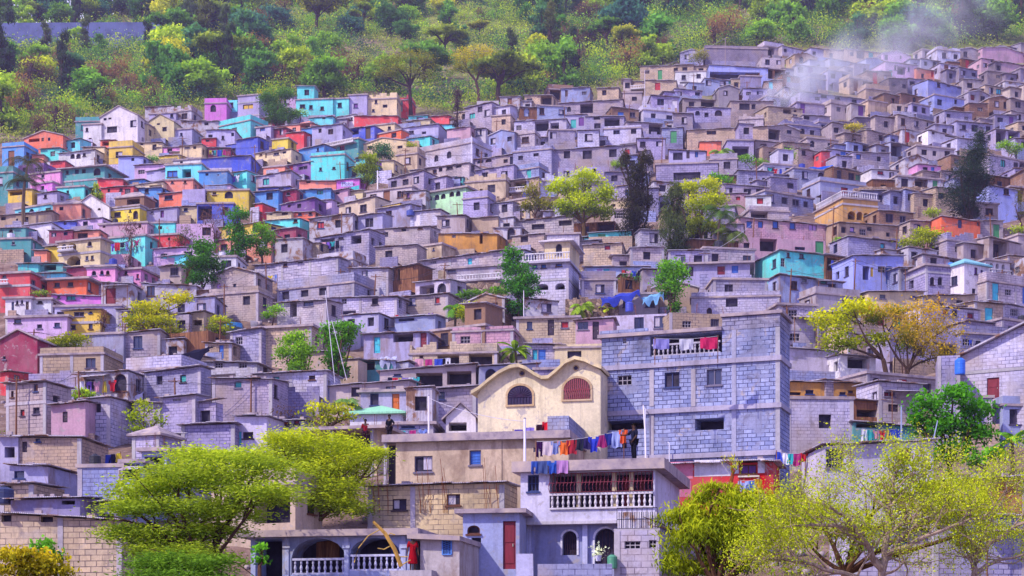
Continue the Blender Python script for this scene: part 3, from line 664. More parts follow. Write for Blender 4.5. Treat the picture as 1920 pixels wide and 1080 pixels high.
# x0 y0 x1 y1 [xs] | material colour | roof | openings | options | noun phrase / short name
DATA = '''
188 216 258 272 | p wh | G | w197,222,6,8 w206,220,6,8 w228,213,6,7 w210,243,20,12 c250,232 d200,243,8,14 | rise=1.5 yaw=12 d=3.5 rc=b8b0c0 | tall white house with a low gable below the forest/tall white gabled house
156 233 190 270 | p wh | f | w163,243,5,7 w169,262,6,7 | yaw=10 |
188 262 216 275 | p co | m | o202,269,22,8 | |
216 233 276 266 | p cr | f | w234,246,8,10 w250,242,6,8 w262,240,7,10 w224,247,5,6 | yaw=15 |
274 228 326 262 | p cr | G | w297,231,6,7 | rise=1.2 yaw=12 |
280 212 330 232 | p lv | f | w293,218,6,6 w322,217,6,7 | |
272 200 320 214 | m rd | m | | | small red sheet-iron shed above the white gabled house
45 254 118 285 | p co | G | o64,262,22,8 d80,260,5,10 w92,261,5,6 | rise=0.9 yaw=16 | coral gabled house with a wide veranda opening/coral veranda house
118 262 150 284 | p cy | m | | |
340 226 410 246 | m bl | m | w387,232,8,6 | | bright blue tin-roofed cabin by the forest edge
387 243 440 276 | p lv | m | w418,258,5,7 w437,252,7,7 | |
378 260 405 276 | p rd | m | w389,263,7,6 | |
304 242 360 262 | p lv | f | w318,255,6,6 w340,252,5,6 | |
252 264 304 292 | p cr | m | w266,268,6,9 | |
446 178 486 232 | p lv | f | wy465,200,20,9 | st=192,217 yaw=8 | tall narrow lilac house with one yellow shuttered window/tall lilac house
480 218 515 236 | p mr | m | | |
555 186 624 217 | p tq | f | w567,199,10,7 w583,201,7,8 w604,203,7,7 | yaw=6 |
622 185 654 217 | p tq | f | w637,197,8,9 | yaw=10 | turquoise cube house with one square window/turquoise cube house
654 178 688 217 | p lv | f | wp667,198,8,8 | yaw=8 |
686 185 744 217 | p cr | r | w705,190,5,8 w722,199,9,6 w700,207,5,5 | |
580 217 624 232 | p cy | m | w607,220,6,7 w585,221,5,5 | |
623 218 666 230 | p wh | m | w633,222,6,6 c657,223,9,6 | |
664 214 746 234 | p rd | m | | yaw=5 | long red house front under the tin roofs/long red front
766 218 802 224 | p tq | m | | |
802 214 842 226 | p rd | m | | |
754 224 806 236 | p cr | m | | |
480 237 508 256 | p lv | f | wb492,242,10,8 | |
508 238 537 257 | p mr | m | | |
536 246 570 266 | p rd | m | | | red flat-fronted house beside a yellow one
565 240 586 262 | p bl | m | w583,255,4,8 | |
585 234 642 270 | p lv | m | w600,245,6,8 w620,247,10,10 | |
648 236 702 258 | p rb | m | o662,246,22,14 d690,248 | | royal blue porch house below the red front/royal blue porch house
700 244 752 262 | p OR | f | | |
700 232 740 246 | p cr | f | w730,240,6,6 | |
744 236 822 260 | p lv | m | w771,248,10,6 w795,249,8,5 d757,250,5,9 | yaw=8 |
750 256 806 272 | p tq | m | | |
820 232 852 246 | p cy | m | | |
838 240 882 264 | p pp | m | | |
510 260 540 277 | p yb | f | | | small bright yellow flat-roofed house
604 260 672 288 | p te | f | | bal=612,266,668,272 |
672 264 762 292 | p cr | G | w694,276,9,6 w750,276,10,6 w742,272,6,8 | rise=0.8 yaw=12 rc=c08040 | cream house under an orange gabled roof/cream orange-roofed house
872 194 922 236 | b gr | m | x900,205 | rand |
76 276 112 304 | p tq | m | w88,298,4,5 | |
110 284 178 308 | p wh | m | a136,293,9,10 a147,293,9,10 w101,295,6,8 w158,290,6,6 | yaw=14 | white house with two little arched windows
60 290 82 306 | p sa | m | | |
94 303 122 318 | p rd | m | | |
117 312 196 350 | p te | h | w126,323,6,7 w144,321,8,10 w157,321,8,8 a182,322,14,14 | rise=1.0 yaw=16 ov=0.6 st=338 | teal two-storey house with a white hipped roof/teal hipped house
118 350 180 372 | p te | n | | |
57 322 113 346 | p pk | f | w80,330,6,7 | yaw=20 | pink boxy house over a magenta one/pink boxy house
60 342 98 364 116 | p mg | f | w80,352,6,7 | | magenta house directly beneath the pink boxy one
15 354 60 378 | p ye | m | o32,362,30,8 | |
107 350 158 374 | p tq | f | w127,360,5,6 | |
70 360 107 380 | p lv | m | w85,368,6,7 | |
294 275 338 293 | p pk | m | | |
298 290 336 304 | p ye | m | | |
337 272 378 300 | p cr | m | w351,275,10,6 w365,276,6,7 | |
390 277 432 297 | p mr | m | c399,287,10,8 | |
222 292 268 318 | p lb | m | w249,299,6,6 | |
325 298 376 312 | p wh | f | w340,304,6,6 | |
310 308 378 346 | p cy | f | wb323,326,20,12 o350,325,17,16 | yaw=8 | wide cyan house with a dark doorway/wide cyan house
252 306 314 338 | p lp | m | w271,310,4,5 w298,325,6,7 | |
275 320 310 340 | p lv | m | | |
378 296 470 320 | p rb | m | | yaw=5 | wide royal blue house under tin sheets
373 321 426 351 | p bl | f | w388,327,6,5 w409,328,3,3 | yaw=7 |
425 320 463 346 | p tq | m | w436,325,6,7 w448,330,7,8 | |
183 334 230 360 | p rd | m | | | red tin-roofed house above a pinkish red one
190 351 250 372 | p rd | m | w204,357,5,7 w227,355,6,6 | |
208 340 240 352 | p cr | m | w220,345,4,5 | |
240 337 270 352 | p bl | m | | |
248 345 306 364 | p cr | m | | |
260 351 302 370 | p bl | m | w275,358,8,9 | |
306 337 362 362 | p sa | f | w323,341,5,5 w347,341,5,5 | yaw=8 |
342 354 384 382 | p lv | n | | |
298 362 342 380 | p co | m | w316,370,16,8 | |
388 357 466 380 | p yb | f | a429,365,16,14 w402,363,7,6 | yaw=4 | bright yellow house with a central arch/bright yellow arched house
392 347 432 358 | p lp | m | | |
99 382 152 420 | p sa | h | w115,391,8,7 | rise=1.0 |
135 388 205 412 | p wh | G | a146,398,12,14 a162,396,10,12 a186,391,6,7 | rise=1.5 yaw=10 rc=b0a8b8 | white gabled house with two dark arches/white gabled arch house
140 410 192 434 | p lp | m | w160,421,10,12 | |
203 386 262 414 276 | p yb | f | w220,402,14,9 a254,403,10,16 w244,395,4,4 | st=392 colm | vivid yellow two-storey house with an open top room/vivid yellow house
216 368 270 388 | c br | h | o250,378,26,10 | rise=0.9 |
275 392 332 412 | p lv | m | wp304,401,7,14 w285,396,6,8 | |
330 388 372 410 | p cr | m | w348,392,8,8 | |
0 400 98 424 | s tn | m | w32,412,4,4 x4,406 | yaw=12 |
44 422 96 446 | p wh | m | dr48,433 w63,433,5,7 | yaw=12 |
92 432 136 454 | p mr | m | c101,440,10,8 w123,438,8,7 | |
0 424 48 452 | p te | m | a20,434,9,9 | |
0 448 58 474 | p te | f | w25,456,6,5 | yaw=6 |
134 434 186 454 | p sa | m | w155,442,20,10 | |
95 413 142 432 | p rb | m | w122,418,6,7 | |
186 418 276 448 | p pp | f | a195,423,6,8 a262,423,6,9 | yaw=10 | dusty pink house with an arch at each end/dusty pink arched house
275 418 328 442 | p tq | f | w300,427,8,6 w312,418,9,6 | yaw=8 |
206 442 272 476 | p tq | f | | |
275 440 336 468 | p rd | f | w317,448,5,5 | yaw=12 | low red house with a flat roof among bare trees
110 448 188 507 208 | p cr | f | a120,464,9,13 A135,463,18,15 a168,457,9,9 w163,484,6,8 w173,483,6,8 A138,489,28,18 >193,461,4,9 | st=475 bal=115,466,145,471 | large cream two-storey house with arched verandas/large cream arcaded house
84 462 114 492 | p yb | m | | |
64 470 88 494 | p sa | m | | |
163 500 216 534 | p pk | f | a176,512,9,9 a191,511,7,8 a202,511,7,8 | yaw=8 st=502 ph=0.4 | pink house with three arched windows in a row/pink three-arch house
220 505 264 530 | p pk | f | w236,511,6,7 wr258,518,5,9 | |
125 502 164 522 | p mr | m | | |
74 492 118 512 | p te | m | o94,502,24,10 | |
34 494 72 512 | p tq | m | | |
0 512 56 560 | p rd | f | w8,518,8,6 | bal=0,528,22,534 st=536 yaw=12 | large red house with a balcony at the slope's edge/large red balcony house
76 512 122 526 | p cy | m | | |
88 524 162 552 | p OR | f | w107,534,11,8 w132,533,11,8 w78,532,11,9 | yaw=12 ov=0.6 | orange house with two shuttered windows under a white roof/orange white-roofed house
194 476 242 500 | p pp | n | | |
294 480 348 500 | p cy | m | | |
300 500 340 520 | p gr | m | | rand |
583 290 646 332 | p tq | p | w601,317,5,6 w626,315,6,4 | yaw=8 ph=0.4 | big pale turquoise house like a plain block/big pale turquoise house
560 274 608 304 | p bl | m | w596,280,4,6 | |
644 296 692 314 | p tq | m | w658,298,7,7 w670,298,6,7 | |
644 310 700 332 | p te | m | | |
500 281 546 306 | p cr | m | w518,287,11,7 w533,285,7,6 | |
478 284 506 302 | p cr | m | w489,289,5,5 d500,290,6,12 | |
494 312 534 326 | p sa | h | w516,319,6,5 | rise=0.8 |
533 302 588 328 | p pu | m | w568,315,18,7 | |
561 337 630 356 | p sa | m | w578,341,8,5 | yaw=5 | long salmon house with one small high window
631 337 674 358 | p mg | m | | yaw=5 | magenta shop wall with painted lettering/magenta lettered wall
555 355 620 374 | p bl | m | wt600,360,12,9 w569,358,6,5 | yaw=5 |
522 358 556 378 | p mr | m | w540,363,8,7 | |
527 377 590 396 | p pu | m | w561,386,8,8 w542,386,6,6 | |
480 326 546 352 | s gr | m | | |
484 348 544 362 | p rb | m | | |
478 358 522 380 | p bl | m | | |
620 356 652 370 | p pp | m | w633,362,8,5 | |
500 396 546 408 | p cr | m | w508,400,6,6 w534,400,12,6 | |
545 396 590 408 | p co | m | w562,401,7,5 w582,400,6,6 | |
497 408 562 432 | p tq | m | w554,413,8,8 | | turquoise house above the bright shrubs at the colour border
653 356 680 370 | p cr | m | | |
588 372 622 386 | p lp | m | | |
478 382 492 398 | p rd | m | | |
764 268 886 302 | b gl | p | a818,297,8,12 a842,290,9,13 w777,312,9,10 | yaw=22 d=5 | long grey house stepping uphill with dark upper windows/long stepped grey house
768 300 880 334 | b gl | m | w792,324,18,12 w815,322,8,8 w826,317,7,10 w843,313,12,8 w860,310,11,9 | yaw=20 |
886 285 1000 312 | b gr | m | a900,302,11,9 a916,299,12,11 w948,302,8,7 | yaw=14 |
795 352 874 390 | p mn | f | a805,372,10,9 a819,370,10,11 a831,368,9,10 a847,364,9,10 a859,363,9,10 | yaw=16 ov=0.4 | mint green house with five arched windows/mint green five-arch house
838 330 868 344 | p te | m | v853,337,26,8 | yaw=14 |
872 338 948 374 | s tl | r | o902,360,6,12 | yaw=8 |
756 356 798 386 | m gb | m | wp765,366,6,10 | |
700 300 738 328 | p cr | m | w727,322,6,6 | |
694 420 806 455 826 | b gl | m | w723,440,10,10 x757,428,9,12 w788,424,9,11 | yaw=12 | grey block house with three dark windows and a blue flank
590 438 692 468 | b gr | m | w639,443,10,10 o668,444,20,26 | yaw=12 |
704 458 782 494 | b gb | m | | yaw=10 |
782 458 828 482 | s tl | f | w813,467,3,5 | |
822 432 932 470 | s oc | m | v851,443,7,6 o902,446,6,22 | yaw=8 | ochre plastered house with a tall dark slit/ochre slit house
478 478 634 528 | b gl | m | w535,495,8,9 x563,489,10,9 x592,483,8,10 | yaw=16 | long pale block house with three small dark windows/long three-window block house
396 512 480 552 | b gl | g | w440,537,6,10 dl410,540,8,16 | rise=0.7 yaw=9 |
520 530 664 556 | b gb | p | | yaw=14 ph=0.9 |
658 498 728 538 | b gl | m | c684,513,12,12 | yaw=12 xs=781 | pale block house with a plank side and curtained window/plank-sided block house
728 498 784 540 | w br | m | o737,514,5,26 ot748,515,5,22 | yaw=16 |
792 478 948 512 | b gl | m | w844,482,9,7 dc881,486,8,20 x908,478,15,11 v812,489,12,10 | yaw=10 | grey block house with a bright blue door/blue-door block house
836 498 948 540 | s gr | f | w847,507,16,8 o893,507,90,18 | yaw=9 bal=860,516,942,526 | low grey veranda house with a long white balustrade/long white balustrade house
530 452 598 472 | b tl | m | | rand |
1034 276 1192 322 | b gr | m | x1063,290,12,14 x1101,290,17,16 x1149,287,14,15 dr1176,289,9,18 x1203,286,14,15 | yaw=8 | wide grey block house with three square black windows and a red door/wide red-door block house
1046 312 1142 346 | s gr | n | w1114,322,8,12 | yaw=6 |
962 280 1034 320 | b gr | r | x976,296,9,8 x1005,290,10,6 | yaw=10 |
958 336 1010 372 | b tl | m | o978,346,30,14 | yaw=10 bal=958,352,1006,360 |
1094 458 1166 494 | b tl | m | wr1139,464,11,9 | yaw=9 | tan block house with a small red window/red-window tan house
1104 436 1184 458 | p tq | m | | yaw=6 |
1096 498 1216 530 | p gb | m | dl1124,514,10,20 dc1137,514,11,20 x1170,511,10,10 | yaw=8 | low blue-grey house with lilac and turquoise doors/low two-door house
1290 494 1406 530 | p lv | f | dm1352,507,14,16 db1378,505,12,14 d1296,509,8,18 | yaw=7 ov=0.5 |
1398 368 1446 394 | p wh | m | wr1425,377,12,11 | yaw=4 | white house with one red-shuttered window
1358 364 1400 392 | b pp | m | wr1384,372,8,7 | yaw=5 |
1384 408 1548 448 | b pp | m | wb1405,421,11,13 wb1426,421,10,13 wb1454,421,11,14 wb1486,423,11,13 wl1524,426,16,13 | yaw=-5 | long dusty pink block house with a row of blue shutters/long pink block house
1386 444 1548 476 | p pp | n | x1400,460,12,10 w1500,466,20,6 | yaw=-5 |
1230 306 1346 346 | b gr | f | x1288,330,50,14 | yaw=6 |
1384 320 1450 346 | b gr | m | w1432,338,6,9 v1408,336,8,5 | yaw=-5 |
1148 350 1186 376 | b gl | m | wb1177,361,10,12 | yaw=8 |
1126 374 1184 394 | p cr | f | w1150,385,8,5 | yaw=8 |
1146 394 1184 424 | p gl | f | v1162,404,20,10 | yaw=8 |
960 410 1086 440 | b gl | m | x969,429,8,7 x1009,425,24,10 x1060,418,24,10 | yaw=12 |
960 438 1020 466 | b gr | m | x983,446,14,16 | yaw=12 |
1254 280 1324 306 | p lv | m | w1271,293,18,14 d1290,290,6,14 wb1306,289,6,12 | yaw=5 |
1462 470 1548 520 1416 | p tq | m | w1503,480,9,9 w1478,478,6,9 >1449,488,10,17 v1468,492,8,16 | d=6 | bright turquoise house on a corner above the slope/turquoise corner house
1462 516 1580 560 1440 | s gb | m | w1508,525,10,10 wt1545,527,12,10 | |
1548 478 1600 514 | w br | m | o1560,496,20,24 | yaw=-12 |
1580 372 1646 418 1528 | p oc | b | A1597,404,16,16 A1612,405,12,16 A1624,407,10,16 >1548,400,18,20 >1569,398,14,20 | d=7 st=385 | orange two-storey house with a white roof balustrade/orange balustraded house
1496 278 1542 306 | b gr | m | w1507,286,8,9 | yaw=-12 |
1540 284 1556 308 | p rd | m | | yaw=-10 |
1554 280 1602 304 | p lv | m | x1571,294,8,12 w1590,291,8,8 | yaw=-10 |
1600 286 1668 316 | b gr | m | wb1610,294,10,10 w1648,298,8,9 | yaw=-9 |
1634 318 1682 346 1612 | p wh | m | wr1651,323,12,8 c1672,328,10,16 | | white cabin with a maroon shutter and raised floor/raised white cabin
1720 308 1764 332 | p pk | m | db1749,321,7,16 w1735,318,10,10 | yaw=-9 | small pink house with a blue door
1765 406 1838 452 | p OR | m | o1838,418,14,12 d1800,420,8,16 | yaw=-8 | bright orange house under the dark leaning conifer/bright orange house
1855 348 1908 396 | p lb | m | w1887,358,12,14 | yaw=-10 |
1572 418 1724 450 | s tn | m | wl1598,430,9,9 x1630,428,10,10 x1690,432,14,10 w1665,440,8,8 | yaw=-10 |
1590 444 1690 474 | b gr | m | wc1655,461,9,10 | yaw=-9 | block house with one turquoise shutter beside the yellow-green tree
1600 480 1694 540 | p lb | m | dy1635,510,6,18 o1624,512,14,26 v1653,505,14,12 db1667,516,12,34 | yaw=-8 | periwinkle house with a blue door and yellow shutter/periwinkle blue-door house
1686 502 1732 545 | b gb | m | wb1702,509,8,10 wb1720,512,9,12 | yaw=-8 |
1730 478 1812 505 | b gl | m | x1786,487,12,14 | yaw=-9 |
1736 498 1810 562 | b gr | f | a1748,527,9,15 a1763,527,10,16 a1786,530,8,15 | yaw=-8 st=512 | grey block house with three narrow arched windows/grey triple-arch house
1808 494 1854 566 | p wh | h | wp1830,508,7,13 wp1841,512,6,12 w1826,546,8,10 w1838,548,6,10 | yaw=-14 rise=0.8 rc=7ab8c8 | narrow white two-storey house with purple shutters/narrow white house
1848 488 1894 532 | p wh | f | A1859,501,8,16 A1870,502,7,16 A1881,504,7,16 | yaw=-12 bal=1850,508,1888,519 | white arcaded house with a balcony at the slope's far side/white arcade house
1890 480 1925 510 | b tl | m | wr1906,495,8,10 | yaw=-12 |
236 690 340 742 388 | b gl | p | w275,693,8,10 x308,685,9,11 x327,682,8,12 >362,683,12,14 | ph=0.9 | grey block house with a tall parapet draped in black sheeting/black-draped parapet house
270 694 376 748 396 | b gr | m | x299,713,12,16 wt343,710,12,14 >384,712,3,10 | | block house with overhanging floor and two windows, one teal
300 744 366 802 388 | b gr | m | v332,747,16,10 w367,750,6,12 | |
388 674 482 712 | b gl | m | v410,684,16,12 v455,684,16,12 | yaw=10 |
398 706 510 770 | b gr | m | wt446,721,14,12 | yaw=11 | grey block house with a single teal shutter/teal-shutter block house
75 664 194 706 | b tn | p | | yaw=8 ph=0.5 |
12 716 86 800 134 | b gr | m | w23,739,6,12 wk67,727,9,14 w105,725,10,10 wr42,774,9,12 w68,770,14,12 | st=756 | tall grey block house of two floors with a receding flank/tall two-floor block house
158 748 206 808 | b gl | m | x181,765,17,17 | yaw=10 |
96 758 160 812 | p pp | m | d122,782,10,20 w150,770,10,3 | yaw=12 |
200 750 300 800 | b gr | m | | yaw=8 |
14 594 126 632 | p lp | f | w33,602,14,8 w74,612,10,8 w107,609,11,8 w10,625,18,4 | yaw=8 st=597 | long pale lilac house with three small windows/long lilac house
120 582 188 628 | p ye | m | w148,588,20,10 w170,585,6,5 w137,613,10,8 w170,612,8,10 | yaw=8 st=605 |  yellow ochre house of two floors with upper balcony opening/yellow two-floor house
10 560 58 590 | p wh | f | d24,575,5,18 a32,567,5,8 a41,566,5,8 d51,573,6,16 | yaw=6 |
58 562 96 588 | p wh | f | a75,565,10,8 a60,568,4,8 | yaw=6 |
96 550 192 574 | p mg | m | wt133,558,18,9 w110,557,6,5 w157,555,5,5 | yaw=10 | violet-pink long house with one teal window/violet-pink house
0 636 70 696 | p mr | G | w8,671,6,6 | rise=0.8 yaw=12 | maroon gabled house in a corner of the slope/maroon gabled house
25 662 82 686 | p cy | m | w37,666,6,7 | |
0 698 16 712 | p rd | m | | |
305 590 382 624 | s tl | m | o370,605,18,10 w318,615,6,12 | yaw=12 |
392 548 484 584 | b gb | p | | yaw=10 |
385 642 434 676 | b tn | m | db415,660,9,26 w402,662,3,14 | yaw=12 |
432 620 490 668 | b gr | m | v448,639,14,14 | yaw=12 |
520 560 612 604 | b gl | m | w578,567,20,14 o550,580,14,28 | yaw=13 |
608 550 744 592 | b gl | m | w703,565,12,12 v645,565,10,10 o648,590,40,14 | yaw=10 | wide pale block house with a single square window/wide single-window house
746 552 840 584 | b gl | m | c773,565,12,14 wr820,563,9,12 | yaw=11 | block house with a white curtain and red shutter
740 592 816 628 | p gb | m | o762,596,30,12 wg764,596,14,14 | yaw=10 |
682 622 802 662 | s gr | m | dc707,647,12,30 o756,632,38,18 dm794,640,12,32 w678,640,14,14 | yaw=8 | plastered house with turquoise and maroon doors/turquoise-maroon door house
848 620 962 656 | b pp | p | x875,622,30,9 x893,620,14,10 | yaw=6 ph=0.3 |
478 612 584 670 | b tl | f | v490,650,14,10 | yaw=8 |
478 700 612 746 | b gl | m | wt518,715,12,18 w585,708,12,8 | yaw=8 |
668 672 736 700 | p te | m | o688,684,30,20 | yaw=9 |
768 662 932 692 | b tl | r | w790,665,7,14 | yaw=4 ph=0.7 |
712 694 892 734 | p gr | m | o805,712,50,26 o861,706,46,30 w745,703,14,4 | yaw=6 |
595 722 766 748 | c gl | m | | yaw=9 |
676 734 792 790 | s gr | f | do742,755,14,34 w775,742,8,14 w702,748,16,24 | yaw=8 | stained grey house with an orange door/stained orange-door house
656 776 752 800 | p wh | h | a692,776,24,12 v724,778,3,12 | rise=0.8 yaw=8 rc=8fcfae ov=0.4 | small white house with a mint green hipped roof/mint hipped-roof house
788 732 892 782 | b gr | m | g827,742,14,14 | yaw=4 |
836 782 892 830 | p wh | G | o858,800,34,16 | rise=0.9 yaw=5 rc=c8c0d8 | little white gabled porch beside the cream twin-gabled house/little white gabled porch
478 786 570 822 | b gr | m | wr535,790,14,14 wr556,788,10,14 | yaw=9 |
724 796 812 832 | b gr | f | w765,800,26,6 | yaw=5 |
1296 556 1462 596 | b gl | p | a1330,584,10,14 x1372,566,22,18 | yaw=6 ph=0.4 |
968 596 1084 642 | b tl | f | w993,610,10,14 wr1059,609,14,12 d1033,614,12,30 | yaw=7 |
1080 600 1150 650 | p pp | m | w1093,610,20,16 d1117,620,12,34 | yaw=8 |
1040 652 1132 694 | p cr | p | x1077,665,26,14 x1105,663,28,14 | yaw=7 ph=0.2 ov=0.1 | cream house with two black openings behind the twin gables/cream black-opening house
988 644 1056 690 | b gl | m | db1016,670,14,30 wc1003,665,10,20 w1030,660,16,16 | yaw=7 |
1460 572 1528 640 | b gl | f | v1484,590,22,18 v1490,632,20,14 | yaw=-5 st=618 |
1464 716 1660 752 | s oc | m | x1490,738,24,6 w1518,735,16,8 w1580,738,12,6 w1595,735,10,6 | yaw=-4 | long low ochre shack with a ragged tin roof/long ochre shack
1476 748 1600 838 | b gl | f | x1547,790,24,26 | yaw=-4 ov=0.1 ncol=1 | pale block house with one broken black window/broken-window block house
1600 750 1668 790 | w br | m | o1630,775,50,14 | yaw=-5 |
1648 716 1730 790 | b gl | m | wm1668,739,22,9 d1675,765,20,14 | yaw=-6 |
1600 792 1720 838 | p te | m | o1625,795,40,14 | yaw=-5 |
1726 574 1838 632 | b gl | m | wr1773,583,11,13 w1790,587,12,12 wm1820,592,14,11 | yaw=-10 | pale block house with red and maroon shutters behind the orange tree/red-shutter block house
1828 566 1884 610 | b tl | m | | yaw=-10 |
1628 548 1732 584 | p cr | m | w1655,556,12,8 wb1712,555,12,8 | yaw=-7 |
1730 555 1828 582 | b tl | m | w1760,570,20,6 | yaw=-8 |
1576 666 1642 712 | p wh | m | o1610,680,44,22 | yaw=-6 | white porch under a pale tin sheet beside the orange tree/white tin-roofed porch
1460 652 1570 704 | p gl | m | | yaw=-5 |
0 960 228 1062 | b tl | m | x11,970,22,16 x88,968,24,22 v170,962,16,20 | yaw=9 | very long tan block house with two black windows in a corner/long tan block house
146 876 230 950 | b gb | f | | yaw=7 colm ov=0.1 |
230 868 268 950 | p gb | f | o247,884,30,28 w247,930,30,16 | yaw=7 ov=0.2 |
266 846 312 930 | p gb | f | o288,876,36,40 | yaw=8 |
310 846 358 905 404 | b gl | f | >365,862,4,12 >382,860,4,12 | ov=0.3 |
34 818 152 874 | b tn | m | w71,822,10,12 d46,838,10,20 | yaw=10 |
18 872 90 918 | s gr | m | w36,890,20,14 | yaw=10 |
0 908 62 950 | b tl | m | x16,918,12,14 | yaw=9 |
20 936 150 968 | s gd | m | o128,938,26,16 | yaw=8 |
248 816 298 856 340 | b gl | h | | rise=0.7 |
340 796 440 838 | b gr | m | x384,812,10,4 | yaw=9 |
440 780 500 836 | p gl | m | dc448,822,10,26 w465,816,20,12 | yaw=9 |
0 818 34 872 | p gr | m | o18,848,20,20 wg5,850,8,16 | yaw=9 |
1546 836 1750 945 | p gl | m | g1565,860,36,36 wm1695,852,28,26 | yaw=-5 | pale plaster house behind the bare tree with one maroon shutter/pale maroon-shutter house
1790 900 1925 975 | b oc | m | | yaw=-12 |
1600 990 1760 1080 | b gl | m | w1690,1010,24,16 | yaw=-5 |
1750 970 1925 1085 | b gr | m | v1860,995,20,12 | yaw=-8 |
1322 90 1440 116 | b gd | p | | yaw=-4 ph=0.4 | long dark grey wall-like house below the forest/long dark wall house
1330 122 1440 150 | p lb | m | o1370,142,110,14 | yaw=-3 | low periwinkle house with a wide shaded veranda/wide veranda house
1266 134 1324 164 | p wh | f | w1282,145,8,9 w1310,143,8,9 v1284,155,18,4 | yaw=4 ov=0.1 | white cube house with two dark windows high on the slope/white cube house
1178 152 1212 176 | b tn | m | o1183,158,10,8 | yaw=10 bal=1176,162,1210,168 |
1210 148 1268 184 | b tl | m | dr1233,162,10,14 | yaw=9 |
1200 118 1300 146 | b tl | m | | yaw=12 |
1052 164 1106 190 | s gb | m | d1062,175,5,12 | yaw=10 |
1120 164 1160 190 | b tl | m | w1133,174,8,10 | yaw=12 |
1048 190 1168 218 | b gr | m | a1067,205,8,10 | yaw=7 |
1098 216 1170 250 | b gr | m | x1119,220,12,9 x1120,236,12,10 | yaw=8 |
1132 240 1202 272 | b gl | p | w1156,248,12,8 x1188,246,10,10 | yaw=8 ph=0.3 |
1288 200 1370 238 | b gr | m | a1308,212,9,9 a1347,212,14,11 | yaw=4 |
1288 242 1440 272 | b tl | m | w1334,246,18,13 | yaw=4 | tan block house with one wide blue-paned window
1312 266 1352 278 | p co | m | | yaw=4 | tiny coral red front under a tin roof
1370 190 1450 222 | b gr | m | w1396,200,20,12 w1413,200,8,10 | yaw=-4 |
964 222 1062 252 | b gl | m | o1040,240,16,20 | yaw=12 |
1062 214 1100 246 | p gr | m | dt1075,232,10,16 dp1090,228,10,16 | yaw=10 |
1740 150 1810 180 | p lb | m | w1760,159,7,9 w1778,157,6,9 w1798,160,6,10 | yaw=-12 | periwinkle blue upper house beside the rising smoke/periwinkle smoke-side house
1752 178 1808 210 | p lb | f | w1792,191,6,9 | yaw=-12 |
1655 100 1708 118 | p lp | g | w1689,106,4,9 | rise=0.8 yaw=-8 |
1660 116 1720 150 | p lp | m | w1679,127,5,9 w1704,130,4,8 | yaw=-8 |
1842 90 1925 112 | p pp | g | w1886,94,6,6 w1914,88,8,10 | rise=0.8 yaw=-10 | dusty pink house beside the forest at the slope's far end/far dusty pink house
1840 110 1925 140 | p pp | m | w1860,116,5,8 w1875,115,6,9 | yaw=-9 |
1718 128 1752 148 | p sa | m | w1730,142,6,8 dr1748,138,5,14 | yaw=-9 |
1520 90 1584 114 | p lv | m | | yaw=-8 |
1584 92 1660 112 | s tl | m | | yaw=-7 |
1500 172 1640 198 | p lv | m | w1545,177,12,12 w1570,179,10,14 | yaw=-7 |
1440 200 1505 232 | b tl | m | o1476,208,16,10 w1491,206,6,9 | yaw=-8 |
1506 216 1556 230 | b gr | m | w1512,218,12,12 w1573,218,6,6 | yaw=-8 |
1740 245 1800 272 | p wh | m | d1750,246,6,12 o1785,252,30,12 w1796,253,4,5 | yaw=-12 | white house with a dark red veranda near a small yellow tree
1560 230 1632 265 | b gr | m | | yaw=-8 |
1440 238 1500 272 | b gr | g | w1480,246,10,10 | rise=0.6 yaw=-10 |
'''
def load_houses():
    for line in DATA.strip().splitlines():
        f = [q.strip() for q in line.split('|')]
        n = [float(q) for q in f[0].split()]
        mc = f[1].split(); name = f[5] if len(f) > 5 and f[5] else None
        short = None
        if name and '/' in name: name, short = name.split('/')
        house(*n[:4], xs=n[4] if len(n) > 4 else None, mat=mc[0], col=mc[1], roof=f[2] or 'm', ops=f[3], opts=f[4], name=name, short=short)
def local_tube(root, name, pts, rad, mat, color, n=6):
    m = MB(); m.tube(pts, rad, mat, n); return m.build(name, root, color)
def iron_grille(H, pn, root, u0,u1,z0,z1, color, bulge=0.0, out=0.02, step=0.15, arch=False):
    m = MB(); n = max(3, int((u1-u0)/step))
    for i in range(n+1):
        u = u0+(u1-u0)*i/n; top = z1
        if arch:
            t = (u-(u0+u1)/2)/((u1-u0)/2); top = z0+(z1-z0)*(0.45+0.55*math.sqrt(max(0,1-t*t)))-0.02
        pts = []
        for k in range(7):
            f = k/6; z = z0+(top-z0)*f
            o = out + bulge*math.sin(min(1,f/0.55)*math.pi)*(f < 0.55)
            pts.append(pn.p(u, z, o))
        m.tube(pts, 0.016, 'iron', 4)
    for f in ((0.03,0.5,0.97) if not arch else (0.03,0.45)):
        z = z0+(z1-z0)*f; o = out+bulge*math.sin(min(1,f/0.55)*math.pi)*(f < 0.55)
        m.tube([pn.p(u0,z,o), pn.p(u1,z,o)], 0.018, 'iron', 4)
    return m.build('window_grille', root, color)

